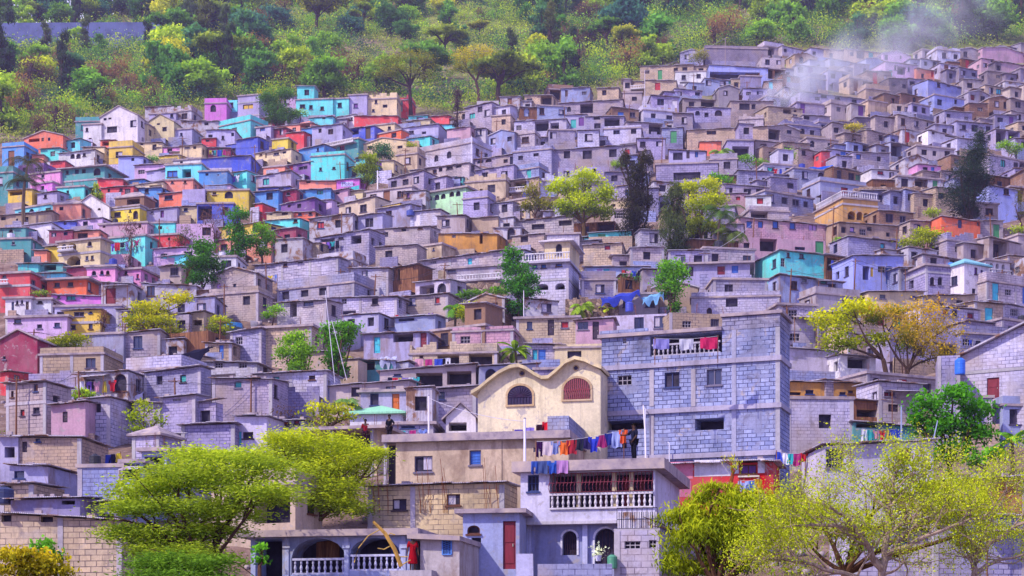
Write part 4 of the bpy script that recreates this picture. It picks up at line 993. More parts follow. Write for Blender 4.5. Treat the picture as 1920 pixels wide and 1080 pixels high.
def heroes():
    # --- the unfinished grey block building -----------------------------------------------------------
    H = house(1128,612,1462,880, mat='b', col='gb', roof='x', s=33, seed=11,
        ops='v1171,636,7,16 o1286,644,130,41 v1171,713,26,18 w1260,712,27,28 w1339,707,27,30 o1170,797,74,18 o1330,795,52,22 x1165,835,20,12',
        opts='yaw=20 d=3 ncol=4 wm=aged_block_wall', name='tall unfinished grey block building of three storeys with a balustraded top bay', short='unfinished grey block building')
    H['root'].children[0].color = (*srgb('9696b2'),1)
    root, fr, r = H['root'], H['front'], H['r']; w,d,h = H['w'],H['d'],H['h']; u,z = H['u_of'],H['z_of']
    m = MB(); m.box(-0.2,-0.22,h,u(1354),d+0.2,h+0.2,'slab_concrete'); m.build('roof', root)
    m = MB(); ua = u(1354)+0.006; m.box(ua,-0.02,h-0.02,w+0.012,d+0.1,h+0.75,'aged_block_wall'); m.build('parapet', root, srgb('9696b2'))
    m = MB(); m.box(ua-0.08,-0.16,h+0.75,w+0.18,d+0.2,h+0.93,'slab_concrete'); m.build('parapet_cap', root)
    m = MB(); m.box(-0.1,-0.1,h+0.2,u(1215),0.1,h+0.42,'block_wall'); m.box(-0.1,0.1,h+0.2,0.1,d,h+0.42,'block_wall'); m.build('parapet', root, H['col'])
    for y in (681,768,855):
        zz = z(w/2,y); m = MB(); m.box(-.12,-.14,zz-.15,w+.12,d,zz+.13,'concrete'); m.build('floor_slab', root, srgb('a29cb4'))
    a, b = u(1222), u(1350); zb = z(u(1286), 665)
    railing('balustrade', fr, root, a, b, zb, 0.72, -0.02, True, srgb('a7a4b8'))
    for x in (1222,1300,1356):
        for k,(ya,yb) in enumerate(((692,762),(778,860))):
            uu = u(x)
            if any(o['u0']-0.15 < uu < o['u1']+0.15 and o['z0'] < z(uu,ya) and z(uu,yb) < o['z1'] for o in H['rec']['fo']): continue
            m = MB(); m.box(uu-0.13,-0.03,z(uu,yb),uu+0.13,0.1,z(uu,ya),'concrete'); m.build('column', root, LIGHT_CONC)
    for x,y,hh in ((1213,765,2.6),(1258,830,1.6)):
        p = fr.p(u(x), z(u(x),870), 0.35); local_tube(root, 'drain_pipe', [p,(p[0],p[1],z(u(x),y)-.1),(p[0]-0.1,p[1],z(u(x),y))], 0.035, 'plastic', srgb('cfcde0'))
    # --- the cream house with two curved gables ---------------------------------------------------------
    H = house(896,736,1126,812, mat='p', col='CR', roof='x', s=32.6, seed=12, ops='', opts='yaw=13 d=8',
        name='cream plastered house with twin rounded gables and two arched windows', short='cream twin-gabled house')
    root, fr = H['root'], H['front']; w,d,h = H['w'],H['d'],H['h']; u,z = H['u_of'],H['z_of']
    H['rec']['extra'] = True
    prof = [(886,741),(900,733),(918,718),(938,703),(958,693),(974,690),(988,695),(1004,706),(1018,713),(1030,712),(1046,699),(1062,684),(1080,676),(1098,680),(1114,688),(1130,694)]
    P = [(u(x), z(u(x),y)) for x,y in prof]
    m = MB()
    Q = [(max(0,min(w,a)), b) for a,b in P]
    for (a,b),(c_,e) in zip(Q, Q[1:]):
        if c_-a > 1e-4: m.face([(a,0,h),(c_,0,h),(c_,0,e),(a,0,b)], 'plaster'); m.face([(c_,d,h),(a,d,h),(a,d,b),(c_,d,e)], 'plaster')
    m.face([(w,0,h),(w,d,h),(w,d,Q[-1][1]),(w,0,Q[-1][1])],'plaster'); m.face([(0,d,h),(0,0,h),(0,0,Q[0][1]),(0,d,Q[0][1])],'plaster')
    m.build('gable_wall', root, H['col'])
    m = MB(); t = 0.2; y0,y1 = -0.45, d+0.3
    for (a,b),(c_,e) in zip(P, P[1:]):
        m.face([(a,y0,b+t),(c_,y0,e+t),(c_,y1,e+t),(a,y1,b+t)],'slab_concrete'); m.face([(a,y0,b+.005),(a,y1,b+.005),(c_,y1,e+.005),(c_,y0,e+.005)],'plaster')
        m.face([(a,y0,b+.005),(c_,y0,e+.005),(c_,y0,e+t),(a,y0,b+t)],'plaster')
    a,b = P[0]; m.face([(a,y0,b),(a,y0,b+t),(a,y1,b+t),(a,y1,b)],'plaster')
    a,b = P[-1]; m.face([(a,y0,b),(a,y1,b),(a,y1,b+t),(a,y0,b+t)],'plaster')
    m.build('roof', root, srgb('d0bd94'))
    for (x,y,ww,hh,col,col2) in ((975,741,46,36,'2a2148','5a4a90'),(1082,729,50,40,'7a4a52','8a3a48')):
        uu = u(x); k = F/(H['P0'].y-uu*math.sin(H['th'])); W,Hh = ww/k/math.cos(H['th']), hh/k; zc = z(uu,y)
        u0,u1,z0,z1 = uu-W/2,uu+W/2,zc-Hh/2,zc+Hh/2
        pts, cz = arch_pts(u0,u1,z0,z1,14)
        f = MB(); e = 0.12
        out = [(uu+(a-uu)*(1+2*e/W), z0+(b-z0)*(1+e/Hh)) for a,b in pts]
        for (a,b),(c_,g),(i,j),(i2,j2) in zip(pts, pts[1:], out, out[1:]):
            f.face([fr.p(i,j,0.06),fr.p(i2,j2,0.06),fr.p(c_,g,0.06),fr.p(a,b,0.06)],'plaster'); f.face([fr.p(i,j,0),fr.p(i2,j2,0),fr.p(i2,j2,.06),fr.p(i,j,.06)],'plaster')
            f.face([fr.p(a,b,.06),fr.p(c_,g,.06),fr.p(c_,g,.005),fr.p(a,b,.005)],'plaster')
        fr.box(f, u0-e,u1+e,z0-0.1,z0,0.003,0.1,'plaster'); fr.box(f,u0-e,u0,z0,cz,0.003,0.06,'plaster'); fr.box(f,u1,u1+e,z0,cz,0.003,0.06,'plaster')
        fo = f.build('window', root, srgb('b59a78'))
        g = MB(); g.face([fr.p(u0,z0,.012)]+[fr.p(u1,z0,.012)]+[fr.p(a,b,.012) for a,b in pts[::-1]],'paint'); g.build('pane', fo, srgb(col))
        if x < 1000:
            q = MB(); c0 = fr.p(uu, cz-0.05, 0.045)
            for i in range(13):
                t_ = math.pi*i/12; q.tube([c0, fr.p(uu-math.cos(t_)*W*0.47, cz-0.05+math.sin(t_)*(z1-cz)*0.95, 0.045)], 0.02, 'iron', 4)
            for i in range(1,8): q.tube([fr.p(u0+W*i/8,z0,0.045),fr.p(u0+W*i/8,cz-0.06,0.045)],0.018,'iron',4)
            q.build('grille', fo, srgb('3a2448'))
        else:
            q = MB()
            for i in range(1,13):
                uu2 = u0+W*i/13; tt = (uu2-uu)/(W/2); top = cz+(z1-cz)*math.sqrt(max(0,1-tt*tt))-0.03
                q.tube([fr.p(uu2,z0,.05),fr.p(uu2+.05,z0+(top-z0)*.35,.16),fr.p(uu2-.03,z0+(top-z0)*.7,.1),fr.p(uu2,top,.05)],0.024,'iron',4)
            q.tube([fr.p(u0,cz,.08),fr.p(u1,cz,.08)],0.02,'iron',4)
            q.build('grille', fo, srgb('9a4a58'))
    for x,y in ((979,700),(1080,690)):
        uu = u(x); zc = z(uu,y); g = MB()
        ring = [fr.p(uu+0.15*math.cos(t_),zc+0.15*math.sin(t_),0.03) for t_ in [2*math.pi*i/14 for i in range(14)]]
        g.tube(ring+[ring[0]],0.035,'plaster',5,False); o = g.build('round_vent', root, srgb('a58d68'))
        g = MB(); g.face([fr.p(uu+0.15*math.cos(t_),zc+0.15*math.sin(t_),0.012) for t_ in [2*math.pi*i/14 for i in range(14)]],'dark_room'); g.build('vent_opening', o)
    # --- stained tan house under the terrace -----------------------------------------------------------
    H = house(742,822,1066,915,1128, mat='s', col='tl', roof='x', s=34.5, seed=13, ops='c794,870,34,30 wb891,858,22,28 v1010,843,20,9 v978,858,5,8', opts='yaw=11 ncol=1',
        name='stained tan plaster house under a thick roof terrace with two windows', short='stained tan house')
    root = H['root']; w,d,h = H['w'],H['d'],H['h']; u,z = H['u_of'],H['z_of']
    m = MB(); m.box(-0.7,-0.4,h,w+0.15,d+0.3,h+0.42,'slab_concrete'); m.build('roof_terrace', root)
    m = MB(); a = u(1028); m.box(a,-0.25,h+0.42,w+0.05,-0.08,h+1.2,'block_wall'); m.box(w-0.12,-0.08,h+0.42,w+0.05,d,h+1.2,'block_wall'); m.build('parapet', root, srgb('8f96b8'))
    m = MB(); m.box(-0.66,-0.1,-H['drop'],-0.5,0.1,h,'concrete'); m.build('column', root, LIGHT_CONC)
    m = MB(); m.box(-0.49,0.3,-1.0,-0.02,0.36,h-0.1,'paint'); m.build('door', root, srgb('241a28'))
    m = MB(); uu = w*0.62; m.box(uu-0.02,-0.012,-H['drop'],uu+0.02,0.05,h-0.02,'iron'); m.build('wall_joint', root, srgb('5a4a48'))
    # --- yellow block house --------------------------------------------------------------------------
    H = house(690,908,945,972,970, mat='b', col='cr', roof='m', s=36.5, seed=14, ops='cw749,946,27,21 cw850,937,26,21', opts='yaw=12 tilt=0.03 ncol=3',
        name='yellowish block house with two brown-framed windows under a ragged tin roof', short='yellowish block house')
    root, fr = H['root'], H['front']; u,z = H['u_of'],H['z_of']; m = MB(); r = H['r']
    for x in (703,713,728,790,798,806,833,838,912,920,934):
        for q in range(2):
            uu = u(x)+r.uniform(-.06,.06); m.tube([fr.p(uu,z(uu,962),0.05),fr.p(uu+r.uniform(-.05,.05),z(uu,940),0.09),fr.p(uu+r.uniform(-.12,.12),z(uu,930)+r.uniform(.3,2.0),0.5)],0.013,'iron',4)
    m.build('rebar', root, srgb('8a5030'))
    # --- porch house at the foot of the slope -----------------------------------------------------------
    H = house(470,1004,772,1118, mat='p', col='gb', roof='x', s=42, seed=15,
        ops='A597,1040,104,74 A703,1033,98,74 o504,1048,52,92', opts='yaw=11 d=6 ncol=1',
        name='blue-grey porch house with two wide arches and a white balustrade', short='blue-grey porch house')
    root, fr = H['root'], H['front']; w,d,h = H['w'],H['d'],H['h']; u,z = H['u_of'],H['z_of']
    m = MB(); m.box(-0.5,-0.45,h,w+0.4,d+0.3,h+0.30,'slab_concrete'); m.build('roof', root)
    for o in [q for q in H['rec']['fo'] if q['k'] == 'A']:
        railing('balustrade', fr, root, o['u0']+0.01,o['u1']-0.01, o['z0']+0.0, 0.74, -0.03, True, srgb('b9bbe0'))
    for x in (538,650,757):
        uu = u(x); m = MB(); m.box(uu-0.10,-0.06,-0.3,uu+0.10,-0.004,h-0.02,'plaster'); 
        m.box(uu-0.17,-0.12,z(uu,1028),uu+0.17,-0.063,z(uu,1024),'plaster'); m.box(uu-0.17,-0.12,z(uu,1023.5),uu+0.17,-0.063,z(uu,1018),'plaster'); m.build('column', root, srgb('a4add6'))
    uu = u(597); m = MB()
    m.box(uu-0.55,1.42,z(uu,1046),uu+0.55,1.47,z(uu,1010),'timber')
    for i in range(4): m.box(uu-0.5+i*0.26,1.395,z(uu,1044),uu-0.3+i*0.26,1.418,z(uu,1012),'timber')
    m.build('shutter', root)
    uu = u(730); m = MB(); m.box(uu-0.3,1.42,z(uu,1040),uu+0.3,1.47,z(uu,1002),'paint'); m.build('door', root, srgb('3a4a90'))
    a, b = u(793), u(866); m = MB(); m.box(a,-0.5,-H['drop'],b,d*0.8,h-0.2,'stained_plaster'); m.build('wing_wall', root, srgb('a8a0a8'))
    m = MB(); pn = Panel((0,-0.5,0),(1,0,0),(0,-1,0),w); c0 = u(843); W = 0.2
    for s_ in (-1,1): pn.box(m, c0+s_*W-0.03,c0+s_*W+0.03,z(c0,1041),z(c0,1008),0.003,0.06,'paint')
    pn.box(m, c0-W,c0+W,z(c0,1041)-.03,z(c0,1041)+.03,0.004,0.07,'paint'); pn.box(m, c0-W,c0+W,z(c0,1008)-.03,z(c0,1008)+.03,0.004,0.07,'paint')
    for k in range(9):
        zz = z(c0,1041)+(z(c0,1008)-z(c0,1041))*k/9
        m.tube([pn.p(c0-W,zz,.03),pn.p(c0+W,zz+0.12,.03)],0.012,'paint',4); m.tube([pn.p(c0-W,zz+.12,.035),pn.p(c0+W,zz,.035)],0.012,'paint',4)
    wo = m.build('window', root, srgb('4f7ed0')); m = MB(); pn.quad(m, c0-W,c0+W,z(c0,1041),z(c0,1008),0.006,'dark_room'); m.build('pane', wo)
    m = MB(); m.face([(a-0.5,-0.9,h+.05),(b+0.1,-0.9,h-0.12),(b+0.1,d*.8,h-0.08),(a-0.5,d*.8,h+.09)],'slab_concrete'); m.face([(a-0.5,-0.9,h-.2),(b+0.1,-0.9,h-0.32),(b+0.1,-0.9,h-.12),(a-0.5,-0.9,h+.05)],'slab_concrete')
    m.face([(a-0.5,d*.8,h-.2),(b+0.1,d*.8,h-0.32),(b+0.1,-0.9,h-0.32),(a-0.5,-0.9,h-.2)],'slab_concrete'); m.face([(b+.1,-.9,h-.32),(b+.1,d*.8,h-.32),(b+.1,d*.8,h-.08),(b+.1,-.9,h-.12)],'slab_concrete')
    m.build('wing_roof', root)
    PORCH.update(H)
    # --- house in the gap with the maroon door ---------------------------------------------------------
    H = house(868,962,974,1095, mat='p', col='gb', roof='f', s=40.5, seed=16, ops='dm955,1022,24,90 a888,993,24,16 x893,1016,18,16', opts='yaw=8 ov=0.35',
        name='blue-grey house with a tall maroon door beside the balcony house', short='tall maroon door house')
    # --- balcony house -------------------------------------------------------------------------------
    H = house(976,880,1228,973,1274, mat='p', col='gl', roof='x', s=40, seed=17, ops='g1000,906,21,31 o1129,917,196,74', opts='yaw=13 drop=0.02',
        name='pale house with a long balcony behind a curved maroon iron grille', short='pale iron-grille balcony house')
    root, fr = H['root'], H['front']; w,d,h = H['w'],H['d'],H['h']; u,z = H['u_of'],H['z_of']
    m = MB(); m.box(-0.35,-0.4,h,w+0.5,d+0.4,h+0.5,'slab_concrete'); m.build('roof', root)
    m = MB(); m.box(-0.08,-0.12,-0.17,w+0.12,d,-0.022,'plaster'); m.build('floor_slab', root, srgb('b3aebc'))
    op = [q for q in H['rec']['fo'] if q['k'] == 'o'][0]
    zr = op['z0']+0.78
    railing('balustrade', fr, root, op['u0']+.01,op['u1']-.01, op['z0']+0.004, 0.76, 0.10, True, srgb('c9c3cf'))
    iron_grille(H, fr, root, op['u0']+.02,op['u1']-.02,zr,op['z1']-0.01, srgb('7a3548'), 0.32, 0.03, 0.17)
    for x,wd,cc in ((1118,26,'4a2030'),(1170,20,'7a1f30'),(1195,10,'6a2c30')):
        uu = u(x); W = wd/80; m = MB(); m.box(uu-W,1.40,op['z0']+0.01,uu+W,1.47,op['z1']-0.1,'paint'); m.build('door', root, srgb(cc))
    for x in (1083,1150,1182):
        uu = u(x); m = MB(); m.box(uu-0.1,0.25,op['z0'],uu+0.1,0.45,op['z1'],'plaster'); m.build('column', root, srgb('b8a888'))
    lw = Panel((0.35,0.55,0),(1,0,0),(0,-1,0), w-0.5); du = 0.35; zf = -H['drop']-0.16
    zlo = z(w/2,1110)
    ops = []
    for x,y,ww,hh in ((1064,1017,28,46),(1132,1024,42,70)):
        uu = u(x)-du; ops.append(dict(k='a',c='',u0=uu-ww/80,u1=uu+ww/80,z0=z(uu,y)-hh/80,z1=z(uu,y)+hh/80,r=0.3,arch=True))
    ops = clean_ops(ops, w-0.5, zlo, -0.2)
    m = MB(); lw.wall(m, zlo, -0.172, ops, 'plaster')
    m.face([(w-.15,.55,zlo),(w-.15,d,zlo),(w-.15,d,-.172),(w-.15,.55,-.172)],'plaster'); m.face([(.35,d,zlo),(.35,.55,zlo),(.35,.55,-.172),(.35,d,-.172)],'plaster')
    m.build('lower_wall', root, srgb('8288b4'))
    for o in ops:
        m = MB(); pts, cz = arch_pts(o['u0'],o['u1'],o['z0'],o['z1'],12); e = 0.09; uu = (o['u0']+o['u1'])/2; W = o['u1']-o['u0']; Hh = o['z1']-o['z0']
        out = [(uu+(a-uu)*(1+2*e/W), o['z0']+(b-o['z0'])*(1+e/Hh)) for a,b in pts]
        for (a,b),(c_,g),(i,j),(i2,j2) in zip(pts, pts[1:], out, out[1:]):
            m.face([lw.p(i,j,.05),lw.p(i2,j2,.05),lw.p(c_,g,.05),lw.p(a,b,.05)],'plaster'); m.face([lw.p(i,j,0),lw.p(i2,j2,0),lw.p(i2,j2,.05),lw.p(i,j,.05)],'plaster')
        lw.box(m,o['u0']-e,o['u0'],o['z0'],cz,0.003,.05,'plaster'); lw.box(m,o['u1'],o['u1']+e,o['z0'],cz,0.003,.05,'plaster')
        wo = m.build('window', root, srgb('c8c8dc')); g = MB()
        for i in range(1,6):
            uu2 = o['u0']+W*i/6; g.tube([lw.p(uu2,o['z0'],-.1),lw.p(uu2,o['z1']-abs(i-3)*0.1,-.1)],0.014,'iron',4)
        g.build('grille', wo, srgb('3a2030'))
    m = MB(); uu = u(1094); m.box(uu-0.12,.35,zlo,uu+.12,.54,-.175,'plaster'); m.build('column', root, srgb('a6aad0')); m = MB(); m.box(0.2,.35,zlo,.42,.54,-.175,'plaster'); m.build('column', root, srgb('a6aad0'))
    BALC.update(H)
    # terrace wall, block annexe and steps in front of it
    H2 = house(1152,994,1236,1100, mat='b', col='gl', roof='x', s=43, seed=18, ops='v1186,1022,30,15 v1224,1020,14,15', opts='yaw=8 d=3 ncol=1', name='pale block annexe with two perforated vents under a cage-like iron shed', short='pale vented block annexe')
    w2,h2 = H2['w'],H2['h']
    m = MB(); m.box(-0.03,0.02,h2,w2+.03,2.6,h2+0.08,'concrete'); m.build('roof', H2['root'], LIGHT_CONC)
    m = MB(); m.box(0.1,0.5,h2+.08,w2-.1,2.3,h2+0.85,'sheet_metal'); m.build('tin_shed', H2['root'])
    m = MB()
    for i in range(9): a = 0.1+(w2-.2)*i/8; m.tube([(a,.15,h2+.08),(a,.15,h2+1.0)],0.014,'iron',4)
    for zz in (.1,.5,1.0): m.tube([(0.1,.15,h2+.0+zz),(w2-.1,.15,h2+zz)],0.016,'iron',4)
    m.build('cage', H2['root'], srgb('2a2438'))
    # --- red house ------------------------------------------------------------------------------------
    H = house(1254,868,1450,942, mat='p', col='RR', roof='m', s=35.5, seed=19, ops='wp1403,874,30,29', opts='yaw=12 tilt=0.05 d=6 ov=0.4', name='red painted house with a white wall panel and purple shuttered window', short='red white-panel house')
    root, fr = H['root'], H['front']; u,z = H['u_of'],H['z_of']
    def patch(nm,x0,x1,y0,y1,col,out=0.012):
        a,b = u(x0),u(x1); m = MB(); fr.box(m, a,b,z((a+b)/2,y1),z((a+b)/2,y0),0.003,out,'plaster'); return m.build(nm, root, col)
    patch('painted_panel',1302,1376,862,893,srgb('cfcbd8')); patch('painted_panel',1256,1299,866,898,srgb('d97a98')); patch('painted_panel',1262,1296,902,932,srgb('c05a84'))
    patch('shutter',1376,1385,862,888,srgb('d8d4e0'),0.05); patch('shutter',1421,1434,860,887,srgb('d8d4e0'),0.05); patch('sill',1384,1424,892,895,srgb('d0c8c0'),0.12)
    # --- gabled block house at the far right edge --------------------------------------------------------
    H = house(1792,650,2060,788, mat='b', col='gl', roof='g', s=27.5, seed=20, ops='ar1843,641,19,22 dm1862,728,20,40 o1842,730,18,36', opts='yaw=14 d=8 rise=2.0 st=690 ncol=2 ov=0.5', name='large gabled block house with a red arched window cut by the photo edge', short='large gabled block house')
    house(1758,666,1800,706, mat='b', col='gr', roof='x', s=27.3, seed=21, ops='', opts='yaw=12')
    # --- porch roof above the stained tan house ---------------------------------------------------------
    H = house(586,806,708,860, mat='p', col='tl', roof='f', s=30, seed=22, ops='o645,832,100,44', opts='yaw=14 d=5 ov=0.9', name='open porch house with a thick slanting concrete roof above the yellow-green tree', short='slanting-roof porch house')
    for x in (627,703):
        uu = H['u_of'](x); m = MB(); m.box(uu-.09,-.6,-2,uu+.09,-.42,H['h']-0.01,'concrete'); m.build('column', H['root'], LIGHT_CONC)
    # --- pavilion tower --------------------------------------------------------------------------------
    H = house(984,492,1066,572,1086, mat='b', col='gl', roof='x', seed=23, ops='wb1003,496,9,13 wb1019,496,9,13 wb1048,493,11,13 >1072,496,4,14 >1079,505,4,16 A1017,538,22,12 A1050,537,18,12', opts='yaw=13 st=525 ncol=2', name='pale block tower house topped by a cream hip-roofed pavilion', short='cream pavilion tower house')
    root, fr = H['root'], H['front']; w,d,h = H['w'],H['d'],H['h']; u,z = H['u_of'],H['z_of']
    m = MB(); m.box(-.3,-.5,h,w+.25,d+.2,h+.22,'plaster'); m.build('roof_terrace', root, srgb('a9a2b8'))
    railing('balustrade', fr, root, -.25,w+.2,h+.22,0.75,0.46,False,lin('wh'),0.28)
    a,b = u(1019),w; zt = z(u(1040),452); pn = Panel((a,0.5,0),(1,0,0),(0,-1,0),b-a)
    m = MB(); ops = clean_ops([dict(k='a',c='',u0=(b-a)*.45,u1=(b-a)*.7,z0=h+.9,z1=h+2.0,r=.15,arch=True)], b-a, h, zt); pn.wall(m, h+.225, zt, ops, 'plaster')
    m.face([(b,.5,h+.225),(b,d,h+.225),(b,d,zt),(b,.5,zt)],'plaster'); m.face([(a,d,h+.225),(a,.5,h+.225),(a,.5,zt),(a,d,zt)],'plaster'); m.build('pavilion_wall', root, lin('cr'))
    fit_opening(pn, None, ops[0], root, True, random.Random(3))
    m = MB(); e = .5; cx_,cy_ = (a+b)/2,(d+.5)/2; ap = (cx_,cy_,zt+1.0); q = [(a-e,.5-e,zt),(b+e,.5-e,zt),(b+e,d+e,zt),(a-e,d+e,zt)]; q2 = [(x,y,zz+.12) for x,y,zz in q]
    m.face(q[::-1],'plaster')
    for i in range(4): j=(i+1)%4; m.face([q[i],q[j],q2[j],q2[i]],'plaster'); m.face([q2[i],q2[j],ap],'plaster')
    m.build('pavilion_roof', root, srgb('c9c0d0'))
PORCH, BALC = {}, {}
# ------------------------------------------------------------------ foliage
def fast_mesh(name, V, Q, mats, tint=None, smooth=False):
    """V (n,3), Q (m,4) int faces"""
    me = bpy.data.meshes.new(name)
    me.vertices.add(len(V)); me.vertices.foreach_set('co', np.asarray(V, np.float32).ravel())
    m, k = Q.shape
    me.loops.add(m*k); me.loops.foreach_set('vertex_index', np.asarray(Q, np.int32).ravel())
    me.polygons.add(m); me.polygons.foreach_set('loop_start', np.arange(0, m*k, k, dtype=np.int32)); me.polygons.foreach_set('loop_total', np.full(m, k, np.int32))
    for x in mats: me.materials.append(MATS[x])
    if tint is not None:
        a = me.attributes.new('tint', 'FLOAT', 'FACE'); a.data.foreach_set('value', np.asarray(tint, np.float32))
    if smooth: me.polygons.foreach_set('use_smooth', np.ones(m, bool))
    me.update(calc_edges=True); return me
def link(name, me, parent=None, color=None):
    o = bpy.data.objects.new(name, me); C.objects.link(o)
    if parent: o.parent = parent
    if color is not None: o.color = (*color[:3],1)
    return o
def leaves(P, size, g, style, up=0.3):
    """leaf quads at P"""
    n = len(P); d = g.normal(size=(n,3)); d /= np.linalg.norm(d,axis=1,keepdims=True)
    asp = 0.55
    if style == 'feather': d[:,2] *= 0.25; d[:,2] -= 0.12; asp = 0.28
    elif style == 'droop': d[:,2] = -np.abs(d[:,2])*1.2-0.3; asp = 0.22
    elif style == 'needle': d[:,2] = d[:,2]*0.5+0.1; asp = 0.16
    d /= np.linalg.norm(d,axis=1,keepdims=True)
    q = g.normal(size=(n,3))
    if style == 'feather': q[:,2] *= 0.3
    w = np.cross(d, q); w /= np.linalg.norm(w,axis=1,keepdims=True)+1e-9
    L = (size*g.uniform(0.45,1.0,n)**1*g.uniform(.8,1.7,n))[:,None]; W = L*asp
    a = P-d*L*0.5; b = P+w*W*0.5; c = P+d*L*0.5; e = P-w*W*0.5
    V = np.stack([a,b,c,e],1).reshape(-1,3); Q = np.arange(4*n).reshape(n,4)
    return V, Q
def crown_points(clumps, dens, g, sub=7, spread=0.42, shell=0.75):
    """clumps: (centre, radii). Returns points and a tint with lit tops and shaded undersides painted in"""
    P, T = [], []
    zs = [c[2]+r[2] for c,r in clumps]; z1 = max(zs); z0 = min(c[2]-r[2] for c,r in clumps)
    for c,r in clumps:
        c = np.array(c); r = np.array(r)
        n = max(60, int(dens*1.7*(r[0]*r[2])))
        k = max(3, int(sub*g.uniform(.8,1.3)))
        d = g.normal(size=(k,3)); d /= np.linalg.norm(d,axis=1,keepdims=True)
        d[:,2] = np.where(d[:,2] < -0.55, -d[:,2]*0.5, d[:,2])
        bc = c + d*r*shell*g.uniform(0.65,1.05,(k,1)); bt = g.uniform(-0.22,0.22,k)
        i = g.integers(0,k,n); o = g.normal(size=(n,3))*r*spread*0.62
        p = bc[i]+o
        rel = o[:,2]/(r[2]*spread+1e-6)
        t = 0.47+bt[i]+0.20*np.clip(rel,-1.2,1.2)+0.22*(2*(p[:,2]-z0)/(z1-z0+1e-6)-1)+g.normal(0,0.10,n)  # light from above painted in: tint rises with height in clump and crown
        P.append(p); T.append(t)
    return np.concatenate(P), np.clip(np.concatenate(T),0,1)
def limb_mesh(mb, pts, r0, r1, n=6):
    k = len(pts); mb.tube(pts, [r0+(r1-r0)*i/(k-1) for i in range(k)], 'bark', n)
def curve_pts(a, b, g, bend=0.12, k=5):
    a, b = Vector(a), Vector(b); L = (b-a).length; o = Vector(g.normal(size=3))*L*bend
    return [a.lerp(b,i/(k-1)) + o*math.sin(math.pi*i/(k-1)) + Vector((0,0,1))*L*0.06*math.sin(math.pi*i/(k-1)) for i in range(k)]
TREES = []; TRECT = []
def tree(bx, by, clumps, col, size=0.3, dens=260, style='leaf', label=None, short=None, bark='5a4038', name='tree', s=None, seed=1, trunk_r=None, sub=12, spread=0.46, limbs=True, kind='tree', depth=1.0, lift=0.0, shell=0.75):
    """clumps in photo pixels (x,y,rx,ry); trunk foot at (bx,by)"""
    g = np.random.default_rng(seed); s = s or scale_at(by)
    B = at(bx, by, s); B.z -= 0.15
    root = empty(name, B)
    Cl = []
    for q in clumps:
        x,y,rx,ry = q[:4]; dy = (q[4] if len(q) > 4 else g.uniform(-.35,.35)*rx*depth)/s
        Y = B.y+dy; k = Y/F
        Cl.append((np.array([(x-CX)*k-B.x, dy, (HY-y)*k-B.z]), np.array([1.1*rx*k, max(0.25,1.1*rx*k*0.85*depth), 1.1*ry*k])))
    P, T = crown_points(Cl, dens, g, sub, spread, shell)
    V, Q = leaves(P, size, g, style)
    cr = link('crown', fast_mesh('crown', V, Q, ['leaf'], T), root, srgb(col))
    top = max(c[2] for c,_ in Cl); H = max(0.6, top)
    r = trunk_r or min(0.35, 0.05+0.028*H)
    m = MB(); lowest = min(Cl, key=lambda q: q[0][2]-q[1][2])
    cen = sum((c for c,_ in Cl), np.zeros(3))/len(Cl)
    fork = Vector((cen[0]*0.35, 0, max(0.3,(min(c[2]-rr[2] for c,rr in Cl))*0.8 + 0.25)))
    if fork.z > H*0.8: fork.z = H*0.6
    limb_mesh(m, curve_pts((0,0,-3.0), fork, g, 0.06), r*1.25, r*0.85, 7)
    if limbs:
        for c,rr in Cl:
            limb_mesh(m, curve_pts(fork, Vector(c), g, 0.1), r*0.6, r*0.18, 5)
            for q in range(2):
                e = c+g.normal(size=3)*rr*0.5; limb_mesh(m, curve_pts(Vector(c)*0.7+fork*0.3, e, g, 0.1, 4), r*0.25, 0.015, 4)
    m.build('trunk', root, srgb(bark), True)
    TRECT.append((min(c[0]-c[2] for c in clumps), min(c[1]-c[3] for c in clumps), max(c[0]+c[2] for c in clumps), max(max(c[1]+c[3] for c in clumps), by-8), by if s == scale_at(by) else 1085))
    xs = [c[0] for c in clumps]; ys = [c[1] for c in clumps]
    rec = dict(o=root, x=sum(xs)/len(xs), y=sum(ys)/len(ys), label=label, short=short, kind=kind, col=col)
    TREES.append(rec)
    if label: tag(root, label, kind)
    if short: landmark(short, rec['x'], rec['y'])
    return root
